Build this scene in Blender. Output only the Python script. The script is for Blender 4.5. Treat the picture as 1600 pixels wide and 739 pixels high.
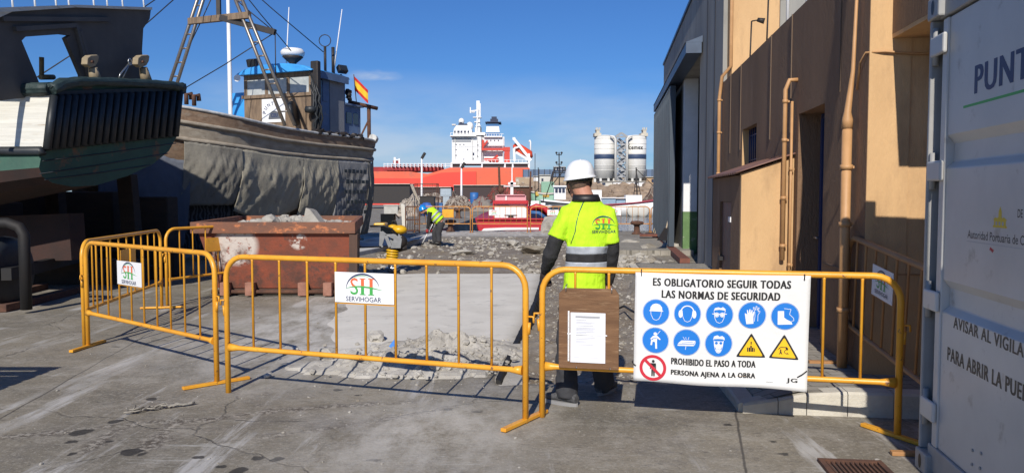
import bpy, bmesh, math, random
from mathutils import Vector, Matrix, noise
from mathutils.bvhtree import BVHTree
R = math.radians
for o in list(bpy.data.objects):
    bpy.data.objects.remove(o)
scene = bpy.context.scene
COL = scene.collection
rng = random.Random(7)

# ------------------------------------------------------------------ camera, sky, sun, exposure
CAM_H = 1.53
F = 1200.0
PITCH = math.atan((369.5 - 305.0) / F)
cam_data = bpy.data.cameras.new('camera')
cam_data.sensor_width = 36.0
cam_data.lens = F / 1600.0 * 36.0
cam_data.clip_start = 0.05
cam_data.clip_end = 9000
cam = bpy.data.objects.new('camera', cam_data)
cam.location = (0, 0, CAM_H)
cam.rotation_euler = (R(90) - PITCH, 0, 0)
COL.objects.link(cam)
scene.camera = cam

SUN_AZ, SUN_EL = 10.0, 34.5          # light travels towards +Y and a little +X
world = bpy.data.worlds.new('World')
scene.world = world
world.use_nodes = True
nt = world.node_tree
nt.nodes.clear()
wout = nt.nodes.new('ShaderNodeOutputWorld')
wbg = nt.nodes.new('ShaderNodeBackground')
sky = nt.nodes.new('ShaderNodeTexSky')
sky.sky_type = 'NISHITA'
sky.sun_disc = False
sky.sun_elevation = R(SUN_EL)
sky.sun_rotation = R(180 + SUN_AZ)
sky.altitude = 0
sky.air_density = 1.0
sky.dust_density = 0.35
sky.ozone_density = 2.2
wbg.inputs['Strength'].default_value = 0.085
tc = nt.nodes.new('ShaderNodeTexCoord')
mp = nt.nodes.new('ShaderNodeMapping')
mp.inputs['Scale'].default_value = (2.2, 2.2, 8.0)
mp.inputs['Location'].default_value = (3.1, 0.4, 0.3)
cn = nt.nodes.new('ShaderNodeTexNoise')
cn.inputs['Scale'].default_value = 1.3
cn.inputs['Detail'].default_value = 7
cn.inputs['Roughness'].default_value = 0.55
cr = nt.nodes.new('ShaderNodeMapRange')
cr.inputs['From Min'].default_value = 0.40
cr.inputs['From Max'].default_value = 0.60
sep = nt.nodes.new('ShaderNodeSeparateXYZ')
lo = nt.nodes.new('ShaderNodeMapRange')      # clouds only in a low band above the horizon
lo.inputs['From Min'].default_value = 0.16
lo.inputs['From Max'].default_value = 0.02
mul = nt.nodes.new('ShaderNodeMath'); mul.operation = 'MULTIPLY'
mul2 = nt.nodes.new('ShaderNodeMath'); mul2.operation = 'MULTIPLY'
mul2.inputs[1].default_value = 0.75
hz = nt.nodes.new('ShaderNodeHueSaturation')
hz.inputs['Saturation'].default_value = 1.0
tint = nt.nodes.new('ShaderNodeMix'); tint.data_type = 'RGBA'; tint.blend_type = 'MULTIPLY'
tint.inputs[0].default_value = 1.0
tint.inputs[7].default_value = (0.33, 0.62, 1.08, 1)
mx = nt.nodes.new('ShaderNodeMix'); mx.data_type = 'RGBA'
mx.inputs[7].default_value = (7.6, 8.1, 8.8, 1)
L = nt.links.new
L(tc.outputs['Generated'], mp.inputs['Vector']); L(mp.outputs[0], cn.inputs['Vector'])
L(cn.outputs[0], cr.inputs['Value']); L(tc.outputs['Generated'], sep.inputs[0])
L(sep.outputs['Z'], lo.inputs['Value']); L(cr.outputs[0], mul.inputs[0]); L(lo.outputs[0], mul.inputs[1])
# one small wisp high on the left of centre
wd_ = nt.nodes.new('ShaderNodeVectorMath'); wd_.operation = 'DISTANCE'
wm = nt.nodes.new('ShaderNodeMapping'); wm.inputs['Scale'].default_value = (1, 1, 3.6)
_w = Vector(((590 - 800) / F, 1.0, (305 - 122) / F)).normalized()
wd_.inputs[1].default_value = (_w.x, _w.y, _w.z * 3.6)
wr_ = nt.nodes.new('ShaderNodeMapRange'); wr_.inputs[1].default_value = .042; wr_.inputs[2].default_value = .0
wn_ = nt.nodes.new('ShaderNodeMath'); wn_.operation = 'MULTIPLY'
wmx = nt.nodes.new('ShaderNodeMath'); wmx.operation = 'MAXIMUM'
L(tc.outputs['Generated'], wm.inputs[0]); L(wm.outputs[0], wd_.inputs[0]); L(wd_.outputs['Value'], wr_.inputs[0]); cn2 = nt.nodes.new('ShaderNodeTexNoise'); cn2.inputs['Scale'].default_value = 22; cn2.inputs['Detail'].default_value = 6; L(wm.outputs[0], cn2.inputs['Vector'])
cr2 = nt.nodes.new('ShaderNodeMapRange'); cr2.inputs[1].default_value = .40; cr2.inputs[2].default_value = .72; L(cn2.outputs[0], cr2.inputs[0])
L(wr_.outputs[0], wn_.inputs[0]); L(cr2.outputs[0], wn_.inputs[1])
L(mul.outputs[0], wmx.inputs[0]); L(wn_.outputs[0], wmx.inputs[1])
L(wmx.outputs[0], mul2.inputs[0]); L(sky.outputs[0], hz.inputs['Color']); L(hz.outputs[0], tint.inputs[6]); L(tint.outputs[2], mx.inputs[6])
L(mul2.outputs[0], mx.inputs[0]); L(mx.outputs[2], wbg.inputs['Color']); L(wbg.outputs[0], wout.inputs[0])

sun_data = bpy.data.lights.new('sun', 'SUN')
sun_data.energy = 4.8
sun_data.angle = R(0.53)
sun_data.color = (1.0, 0.93, 0.83)
sun = bpy.data.objects.new('sun', sun_data)
az, el = R(SUN_AZ), R(SUN_EL)
LDIR = Vector((math.sin(az) * math.cos(el), math.cos(az) * math.cos(el), -math.sin(el)))
sun.rotation_euler = LDIR.to_track_quat('-Z', 'Y').to_euler()
sun.location = (-5, -20, 20)
COL.objects.link(sun)
scene.view_settings.view_transform = 'Standard'
scene.view_settings.look = 'None'
scene.view_settings.exposure = 0.05
scene.view_settings.gamma = 1.0
scene.view_settings.use_curve_mapping = False
scene.cycles.max_bounces = 6
scene.cycles.use_denoising = True

# ------------------------------------------------------------------ measuring helpers (photo pixel -> place)
cp, sp = math.cos(PITCH), math.sin(PITCH)
def P(px, py, Y):
    a = (px - 800) / F; b = (369.5 - py) / F
    t = Y / (cp + b * sp)
    return Vector((a * t, Y, CAM_H + (-sp + b * cp) * t))
def G(px, py, z=0.0):
    a = (px - 800) / F; b = (369.5 - py) / F
    t = (z - CAM_H) / (-sp + b * cp)
    return Vector((a * t, (cp + b * sp) * t, z))
def lerp(a, b, t): return a + (b - a) * t
def interp(x, pts):
    if x <= pts[0][0]: return pts[0][1]
    for (x0, y0), (x1, y1) in zip(pts, pts[1:]):
        if x <= x1: return lerp(y0, y1, (x - x0) / (x1 - x0))
    return pts[-1][1]
def sstep(a, b, x):
    t = max(0, min(1, (x - a) / (b - a))); return t * t * (3 - 2 * t)

# ------------------------------------------------------------------ mesh builder
class MB:
    def __init__(s): s.v = []; s.f = []; s.m = []; s.s = []
    def add(s, vs, fs, m=0, smooth=False):
        n = len(s.v); s.v += [tuple(v) for v in vs]
        for f in fs:
            s.f.append([i + n for i in f]); s.m.append(m); s.s.append(smooth)
        return s
    def box(s, c, d, M=None, m=0):
        x, y, z = d[0] / 2, d[1] / 2, d[2] / 2
        c = Vector(c)
        vs = [Vector((a, b, e)) for a in (-x, x) for b in (-y, y) for e in (-z, z)]
        if M is not None: vs = [M @ v for v in vs]
        return s.add([c + v for v in vs], [(0, 1, 3, 2), (4, 6, 7, 5), (0, 4, 5, 1), (2, 3, 7, 6), (0, 2, 6, 4), (1, 5, 7, 3)], m)
    def span(s, lo, hi, m=0):
        return s.box([(a + b) / 2 for a, b in zip(lo, hi)], [abs(b - a) for a, b in zip(lo, hi)], None, m)
    def beam(s, p0, p1, w, h, up=(0, 0, 1), m=0):
        p0, p1 = Vector(p0), Vector(p1); d = p1 - p0
        y = d.normalized(); x = y.cross(Vector(up))
        if x.length < 1e-4: x = y.cross(Vector((1, 0, 0)))
        x.normalize(); z = x.cross(y)
        return s.box((p0 + p1) / 2, (w, d.length, h), Matrix((x, y, z)).transposed(), m)
    def tube(s, pts, r, n=8, closed=False, m=0, smooth=True):
        pts = [Vector(p) for p in pts]; k = len(pts)
        rs = r if isinstance(r, (list, tuple)) else [r] * k
        tang = []
        for i in range(k):
            a = pts[(i - 1) % k] if (closed or i > 0) else pts[i]
            b = pts[(i + 1) % k] if (closed or i < k - 1) else pts[i]
            t = (b - a)
            tang.append(t.normalized() if t.length > 1e-9 else Vector((0, 0, 1)))
        ref = Vector((0, 0, 1)) if abs(tang[0].z) < 0.9 else Vector((1, 0, 0))
        x = tang[0].cross(ref).normalized()
        vs = []
        for i in range(k):
            t = tang[i]; x = (x - t * x.dot(t))
            if x.length < 1e-6: x = t.orthogonal()
            x.normalize(); y = t.cross(x)
            for j in range(n):
                a = 2 * math.pi * j / n
                vs.append(pts[i] + (x * math.cos(a) + y * math.sin(a)) * rs[i])
        fs = []
        for i in range(k if closed else k - 1):
            b0, b1 = i * n, ((i + 1) % k) * n
            for j in range(n):
                fs.append((b0 + j, b0 + (j + 1) % n, b1 + (j + 1) % n, b1 + j))
        s.add(vs, fs, m, smooth)
        if not closed:
            base = len(s.v) - len(vs)
            s.f.append([base + j for j in range(n)][::-1]); s.m.append(m); s.s.append(False)
            s.f.append([base + (k - 1) * n + j for j in range(n)]); s.m.append(m); s.s.append(False)
        return s
    def loft(s, rings, m=0, smooth=True, caps=True, closed=True):
        n = len(rings[0]); vs = [p for r_ in rings for p in r_]; fs = []
        for i in range(len(rings) - 1):
            for j in range(n if closed else n - 1):
                fs.append((i * n + j, i * n + (j + 1) % n, (i + 1) * n + (j + 1) % n, (i + 1) * n + j))
        s.add(vs, fs, m, smooth)
        if caps:
            base = len(s.v) - len(vs)
            s.f.append([base + j for j in range(n)][::-1]); s.m.append(m); s.s.append(False)
            s.f.append([base + (len(rings) - 1) * n + j for j in range(n)]); s.m.append(m); s.s.append(False)
        return s
    def lathe(s, prof, c=(0, 0, 0), n=24, m=0, smooth=True, M=None, sx=1, sy=1):
        c = Vector(c); rings = []
        for r_, z in prof:
            ring = [Vector((r_ * sx * math.cos(2 * math.pi * j / n), r_ * sy * math.sin(2 * math.pi * j / n), z)) for j in range(n)]
            rings.append([c + (M @ v if M is not None else v) for v in ring])
        return s.loft(rings, m, smooth)
    def prism(s, pts, ext, m=0):
        pts = [Vector(p) for p in pts]; ext = Vector(ext); n = len(pts)
        vs = pts + [p + ext for p in pts]
        fs = [list(range(n))[::-1], list(range(n, 2 * n))] + [(i, (i + 1) % n, n + (i + 1) % n, n + i) for i in range(n)]
        return s.add(vs, fs, m)
    def grid(s, fn, nu, nv, m=0, smooth=True):
        vs = [fn(i / (nu - 1), j / (nv - 1)) for j in range(nv) for i in range(nu)]
        fs = [(j * nu + i, j * nu + i + 1, (j + 1) * nu + i + 1, (j + 1) * nu + i) for j in range(nv - 1) for i in range(nu - 1)]
        return s.add(vs, fs, m, smooth)
    def rock(s, c, d, r_, m=0, sub=1, rough=0.32):
        bm = bmesh.new(); bmesh.ops.create_icosphere(bm, subdivisions=sub, radius=0.5)
        rot = Matrix.Rotation(r_.uniform(0, 6.3), 3, 'Z') @ Matrix.Rotation(r_.uniform(-.5, .5), 3, 'X')
        off = Vector((r_.uniform(0, 99), r_.uniform(0, 99), 0)); c = Vector(c)
        vs = []
        for v in bm.verts:
            q = v.co.copy()
            k = max(abs(q.x), abs(q.y), abs(q.z)); q = q.lerp(q * (0.42 / k), 0.55)
            q *= 1 + rough * noise.noise(q * 3.1 + off) + rough * .6 * noise.noise(q * 7 + off)
            vs.append(c + rot @ Vector((q.x * d[0], q.y * d[1], q.z * d[2])))
        s.add(vs, [[v.index for v in f.verts] for f in bm.faces], m, False); bm.free()
        return s
    def ball(s, c, r_, nu=16, nv=10, m=0):
        c = Vector(c); rr = r_ if isinstance(r_, (tuple, list)) else (r_, r_, r_)
        rings = []
        for i in range(nv + 1):
            t = math.pi * i / nv; t = min(max(t, .02), math.pi - .02)
            rings.append([c + Vector((rr[0] * math.sin(t) * math.cos(2 * math.pi * j / nu), rr[1] * math.sin(t) * math.sin(2 * math.pi * j / nu), -rr[2] * math.cos(t))) for j in range(nu)])
        return s.loft(rings, m, True)

def rootloc(o):
    while o is not None and o.parent is not None: o = o.parent
    return o.location.copy() if o is not None else Vector((0, 0, 0))
SPLIT = {'corner_posts': 'corner_post', 'sleeves': 'sleeve', 'seam': 'seam', 'loop_aerial': 'aerial_post', 'whip_aerial': 'whip_aerial', 'bolts': 'bolt', 'posts': 'post', 'hinge': 'hinge', 'legs': 'leg',
         'fenders': 'fender', 'boots': 'boot', 'gloves': 'glove', 'railing': 'railing_post', 'deck_boxes': 'deck_box', 'bellows_ring': 'bellows_ring', 'piping': 'piping', 'mooring_bitts': 'mooring_bitt', 'roof_railing': 'railing_post', 'cloth_patches': 'patch', 'reveal': 'reveal', 'door_reveal': 'door_reveal', 'stiffener': 'stiffener', 'cabin_fittings': 'cabin_fitting'}
def build(name, mb, mats, parent=None, local=False, bevel=0, recalc=True, mods=()):
    if name not in SPLIT: return build1(name, mb, mats, parent, local, bevel, recalc)
    par = list(range(len(mb.v)))                     # one object for each separate piece
    def find(a):
        while par[a] != a: par[a] = par[par[a]]; a = par[a]
        return a
    for f in mb.f:
        for b in f[1:]: par[find(b)] = find(f[0])
    grp = {}
    for f, m_, s_ in zip(mb.f, mb.m, mb.s): grp.setdefault(find(f[0]), []).append((f, m_, s_))
    out = []
    for fs in grp.values():
        k = MB(); ix = {}
        for f, m_, s_ in fs:
            k.f.append([ix.setdefault(a, len(ix)) for a in f]); k.m.append(m_); k.s.append(s_)
        k.v = [None] * len(ix)
        for a, b in ix.items(): k.v[b] = mb.v[a]
        out.append(build1(SPLIT[name], k, mats, parent, local, bevel, recalc))
    return out
def build1(name, mb, mats, parent=None, local=False, bevel=0, recalc=True):
    me = bpy.data.meshes.new(name)
    off = Vector((0, 0, 0)) if (local or parent is None) else rootloc(parent)
    me.from_pydata([tuple(Vector(v) - off) for v in mb.v], [], mb.f)
    mats = mats if isinstance(mats, (list, tuple)) else [mats]
    for m in mats: me.materials.append(m)
    me.polygons.foreach_set('material_index', mb.m)
    me.polygons.foreach_set('use_smooth', mb.s)
    if recalc:
        bm = bmesh.new(); bm.from_mesh(me); bmesh.ops.recalc_face_normals(bm, faces=bm.faces); bm.to_mesh(me); bm.free()
    me.update()
    o = bpy.data.objects.new(name, me); COL.objects.link(o)
    if parent is not None: o.parent = parent
    if bevel:
        b = o.modifiers.new('bevel', 'BEVEL'); b.width = bevel; b.segments = 2; b.limit_method = 'ANGLE'; b.angle_limit = R(40)
    return o
def tag(o, label, cat, group=None, kind=None):
    if label: o['label'] = label
    if cat: o['category'] = cat
    if group: o['group'] = group
    if kind: o['kind'] = kind
    return o
def thing(name, label, cat, loc=(0, 0, 0), group=None, rz=0.0):
    o = bpy.data.objects.new(name, None); COL.objects.link(o)
    o.location = loc; o.rotation_euler = (0, 0, rz); o.empty_display_size = .2
    return tag(o, label, cat, group)
def struct(name, mb, mats, **k):
    o = build(name, mb, mats, **k); o['kind'] = 'structure'; return o
def rmod(o, voxel, smooth=4, disp=0, dscale=.15):
    if isinstance(o, list): return [rmod(q, voxel, smooth, disp, dscale) for q in o]
    m = o.modifiers.new('remesh', 'REMESH'); m.mode = 'VOXEL'; m.voxel_size = voxel; m.use_smooth_shade = True
    if smooth:
        k = o.modifiers.new('smooth', 'SMOOTH'); k.iterations = smooth; k.factor = .5
    if disp:
        t = bpy.data.textures.new('folds', 'CLOUDS'); t.noise_scale = dscale; t.noise_depth = 2
        d = o.modifiers.new('folds', 'DISPLACE'); d.texture = t; d.strength = disp; d.mid_level = .5; d.texture_coords = 'LOCAL'
    return o
def copy_tree(o, parent=None):
    c = o.copy(); COL.objects.link(c); c.parent = parent
    for ch in list(o.children): copy_tree(ch, c)
    return c

# ------------------------------------------------------------------ materials
def mat(name, col, col2=None, rough=.7, metal=0.0, nscale=4.0, bump=0.0, bscale=40.0, spots=None, sscale=6.0, sth=(.58, .66), stretch=(1, 1, 1), spec=.5, trans=0, detail=6, mixr=(.35, .65)):
    m = bpy.data.materials.new(name); m.use_nodes = True
    t = m.node_tree; b = t.nodes['Principled BSDF']
    b.inputs['Roughness'].default_value = rough; b.inputs['Metallic'].default_value = metal
    b.inputs['Specular IOR Level'].default_value = spec
    c4 = lambda c: (c[0], c[1], c[2], 1)
    b.inputs['Base Color'].default_value = c4(col)
    if trans: b.inputs['Transmission Weight'].default_value = trans
    tcn = t.nodes.new('ShaderNodeTexCoord'); mpn = t.nodes.new('ShaderNodeMapping'); mpn.inputs['Scale'].default_value = stretch
    t.links.new(tcn.outputs['Object'], mpn.inputs[0]); vec = mpn.outputs[0]
    def nz(scale, det=detail, ro=.6):
        n = t.nodes.new('ShaderNodeTexNoise'); n.inputs['Scale'].default_value = scale; n.inputs['Detail'].default_value = det
        n.inputs['Roughness'].default_value = ro; t.links.new(vec, n.inputs['Vector']); return n
    def rng_(sock, a, c):
        r_ = t.nodes.new('ShaderNodeMapRange'); r_.inputs[1].default_value = a; r_.inputs[2].default_value = c
        t.links.new(sock, r_.inputs[0]); return r_.outputs[0]
    cur = None
    def mix(fac, a, c):
        x = t.nodes.new('ShaderNodeMix'); x.data_type = 'RGBA'
        t.links.new(fac, x.inputs[0])
        if a is None: x.inputs[6].default_value = c4(col)
        else: t.links.new(a, x.inputs[6])
        x.inputs[7].default_value = c4(c); return x.outputs[2]
    if col2 is not None: cur = mix(rng_(nz(nscale).outputs[0], *mixr), cur, col2)
    if spots is not None:
        cur = mix(rng_(nz(sscale, 8, .65).outputs[0], *sth), cur, spots)
    if cur is not None: t.links.new(cur, b.inputs['Base Color'])
    if bump:
        bn = t.nodes.new('ShaderNodeBump'); bn.inputs['Strength'].default_value = bump; bn.inputs['Distance'].default_value = .02
        t.links.new(nz(bscale, 5, .65).outputs[0], bn.inputs['Height']); t.links.new(bn.outputs[0], b.inputs['Normal'])
    m['vec'] = 0
    return m
M = {}
M['yellow'] = mat('yellow_paint', (.80, .395, .035), (.70, .31, .025), .38, nscale=5, spots=(.22, .11, .05), sscale=22, sth=(.63, .67), bump=.05, bscale=60)
M['faded_yellow'] = mat('faded_yellow_paint', (.64, .30, .07), (.54, .23, .05), .5, nscale=3)
M['white'] = mat('white_paint', (.78, .79, .80), (.70, .71, .72), .5, nscale=3, spots=(.45, .40, .34), sscale=5, sth=(.66, .8))
M['sign_white'] = mat('sign_white', (.78, .79, .80), rough=.4)
M['black'] = mat('black_print', (.012, .012, .013), rough=.5)
M['navy'] = mat('navy_print', (.015, .03, .10), rough=.5)
M['blue_print'] = mat('blue_print', (.01, .18, .62), rough=.45)
M['green_print'] = mat('green_print', (.06, .38, .08), rough=.5)
M['red_print'] = mat('red_print', (.72, .14, .05), rough=.5)
M['red_sign'] = mat('red_sign', (.55, .02, .04), rough=.5)
M['yellow_sign'] = mat('yellow_sign', (.85, .50, .01), rough=.5)
M['grey_print'] = mat('grey_print', (.35, .36, .38), rough=.6)
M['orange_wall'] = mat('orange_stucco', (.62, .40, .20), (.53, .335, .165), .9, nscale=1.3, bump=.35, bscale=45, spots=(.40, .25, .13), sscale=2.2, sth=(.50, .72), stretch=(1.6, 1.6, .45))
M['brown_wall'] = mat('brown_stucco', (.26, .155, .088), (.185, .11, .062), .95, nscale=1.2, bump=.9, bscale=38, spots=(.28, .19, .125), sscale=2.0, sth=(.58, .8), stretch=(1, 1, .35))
M['grey_wall'] = mat('grey_concrete_wall', (.34, .335, .31), (.24, .235, .22), .9, nscale=1.1, bump=.25, bscale=30, stretch=(1, 1, .22), spots=(.19, .185, .175), sscale=2.5, sth=(.55, .75))
M['shutter'] = mat('slate_sheet_metal', (.065, .085, .11), (.05, .065, .085), .45, nscale=3, stretch=(1, 1, .2), metal=.3)
M['awning'] = mat('blue_grey_flashing', (.055, .085, .14), (.04, .06, .10), .45, nscale=3, metal=.2)
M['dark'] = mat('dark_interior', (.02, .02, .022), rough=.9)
M['green_wall'] = mat('green_wall_paint', (.12, .22, .08), (.09, .17, .06), .7, nscale=4, spots=(.35, .36, .30), sscale=5, sth=(.6, .7))
M['pipe'] = mat('tan_pipe', (.52, .29, .13), (.44, .24, .10), .55, nscale=6, spots=(.30, .17, .08), sscale=7, sth=(.62, .75))
M['steel'] = mat('galvanised_steel', (.48, .49, .50), (.40, .41, .42), .35, metal=.9, nscale=12)
M['unlit_joint_black'] = mat('unlit_iron_joint_black', (.008, .008, .009), (.012, .010, .009), .7, nscale=6)  # iron blackened so the trolley reads as unlit; also the joint strip's own black
M['iron'] = mat('dark_iron', (.03, .032, .036), (.05, .04, .035), .6, metal=.5, nscale=8)
M['rust'] = mat('rusty_iron', (.13, .06, .035), (.07, .035, .025), .9, nscale=9, bump=.3, bscale=40)
M['navy_door'] = mat('navy_door_paint', (.022, .035, .11), (.028, .045, .13), .4, nscale=4)
M['red_door'] = mat('red_brown_door', (.13, .05, .035), (.08, .06, .055), .55, nscale=2.5, stretch=(3, 3, .5), spots=(.28, .22, .18), sscale=3, sth=(.6, .75))
M['roof_red'] = mat('brown_roof_sheet', (.22, .12, .09), (.17, .09, .07), .6, nscale=6)
M['glass'] = mat('dark_glass', (.02, .025, .03), rough=.08, spec=.8)
M['kerb'] = mat('kerb_concrete', (.58, .55, .47), (.46, .43, .37), .9, nscale=4, bump=.4, bscale=45, spots=(.2, .19, .16), sscale=9, sth=(.62, .75))
M['rubble'] = mat('broken_concrete', (.45, .43, .39), (.30, .28, .245), .95, nscale=2.3, bump=.6, bscale=35)
M['rubble_dark'] = mat('earthy_rubble', (.22, .19, .15), (.33, .31, .27), .95, nscale=1.3, bump=.6, bscale=35)
# ------------------------------------------------------------------ ground, trench, slab, pavement, quay, water
def slab_edge(Y): return interp(Y, [(5.9, -.15), (6.16, -.128), (10.8, .315), (14.9, .60)])
def walk_edge(Y): return 1.6 + .077 * (Y - 5.35)
def dig(X, Y):
    """0..1: how far the pavement has been dug away here."""
    n = .16 * noise.noise(Vector((X * 2.1, Y * 1.4, 3))) + .06 * noise.noise(Vector((X * 7, Y * 5, 8)))
    a = min(sstep(-.02, .05, X - slab_edge(Y) + n * .12), sstep(-.05, .12, walk_edge(Y) - .05 - X + n), sstep(6.05, 6.75, Y + n * .5), sstep(15.6, 15.0, Y))
    left = interp(Y, [(15, -2.6), (16.2, -3.2), (18.9, -3.75), (27, -2.85), (29.5, -2.7)])
    b = min(sstep(-.05, .15, X - left + n * .5), sstep(14.85, 15.1, Y + n), sstep(29.0, 27.0, Y + n * 2), sstep(.1, -.2, X - 3.35 + n * 2 - .02 * (Y - 15)))
    c = 0
    if 15.6 < Y < 20 and X > 1.2: c = min(sstep(4.1, 3.6, X - .08 * (Y - 16)), 1) * min(sstep(15.8, 16.3, Y), sstep(19.8, 19.2, Y))
    return max(a, b, c)
def ground_z(X, Y):
    n = noise.noise(Vector((X * .5, Y * .5, 0))) * .008 + noise.noise(Vector((X * 2.3, Y * 2.3, 5))) * .003
    d = dig(X, Y)
    if d > 0:
        k = noise.noise(Vector((X * 1.2, Y * .8, 11))) * .05 + noise.noise(Vector((X * 4, Y * 3, 2))) * .03 + noise.noise(Vector((X * 11, Y * 9, 4))) * .012
        depth = -.13 if Y < 15 else lerp(-.13, -.07, sstep(15, 20, Y))
        n = n * (1 - d) + d * (depth + k)
    return n
xs = [-9 + i * .05 for i in range(int(12.6 / .05) + 1)]
ys = [1.0]
while ys[-1] < 33.0: ys.append(ys[-1] + max(.03, .0075 * ys[-1]))
ys[-1] = 33.0
g = MB(); cols = []
for y in ys:
    for x in xs:
        edge = (x == xs[0] or x == xs[-1] or y == ys[0] or y == ys[-1])
        g.v.append((x, y, 0 if edge else ground_z(x, y)))
nx = len(xs)
for j in range(len(ys) - 1):
    for i in range(nx - 1): g.f.append((j * nx + i, j * nx + i + 1, (j + 1) * nx + i + 1, (j + 1) * nx + i))
X0, X1, Y0, Y1 = xs[0], xs[-1], ys[0], ys[-1]
JE = [(-3.25, 33.0), (-1.9, 66.0), (1.0, 120.0)]           # edge of the long quay on the left
nb = len(g.v)
g.m = [0] * len(g.f); g.s = [True] * len(g.f)
g.add([(-200, -40, 0), (X0, -40, 0), (X0, 33, 0), (-200, 33, 0)], [(0, 1, 2, 3)])
g.add([(X1, -40, 0), (80, -40, 0), (80, 33, 0), (X1, 33, 0)], [(0, 1, 2, 3)])
g.add([(X0, -40, 0), (X1, -40, 0), (X1, Y0, 0), (X0, Y0, 0)], [(0, 1, 2, 3)])
g.add([(-200, 33, 0), (JE[0][0], 33, 0), (JE[1][0], 66, 0), (JE[2][0], 120, 0), (-200, 120, 0)], [(0, 1, 2, 3, 4)])
wl = [(80, 33), (JE[0][0], 33), JE[1], JE[2], (-200, 120)]
for (a, b), (c, d) in zip(wl, wl[1:]): g.add([(a, b, 0), (c, d, 0), (c, d, -4), (a, b, -4)], [(0, 1, 2, 3)])

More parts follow.
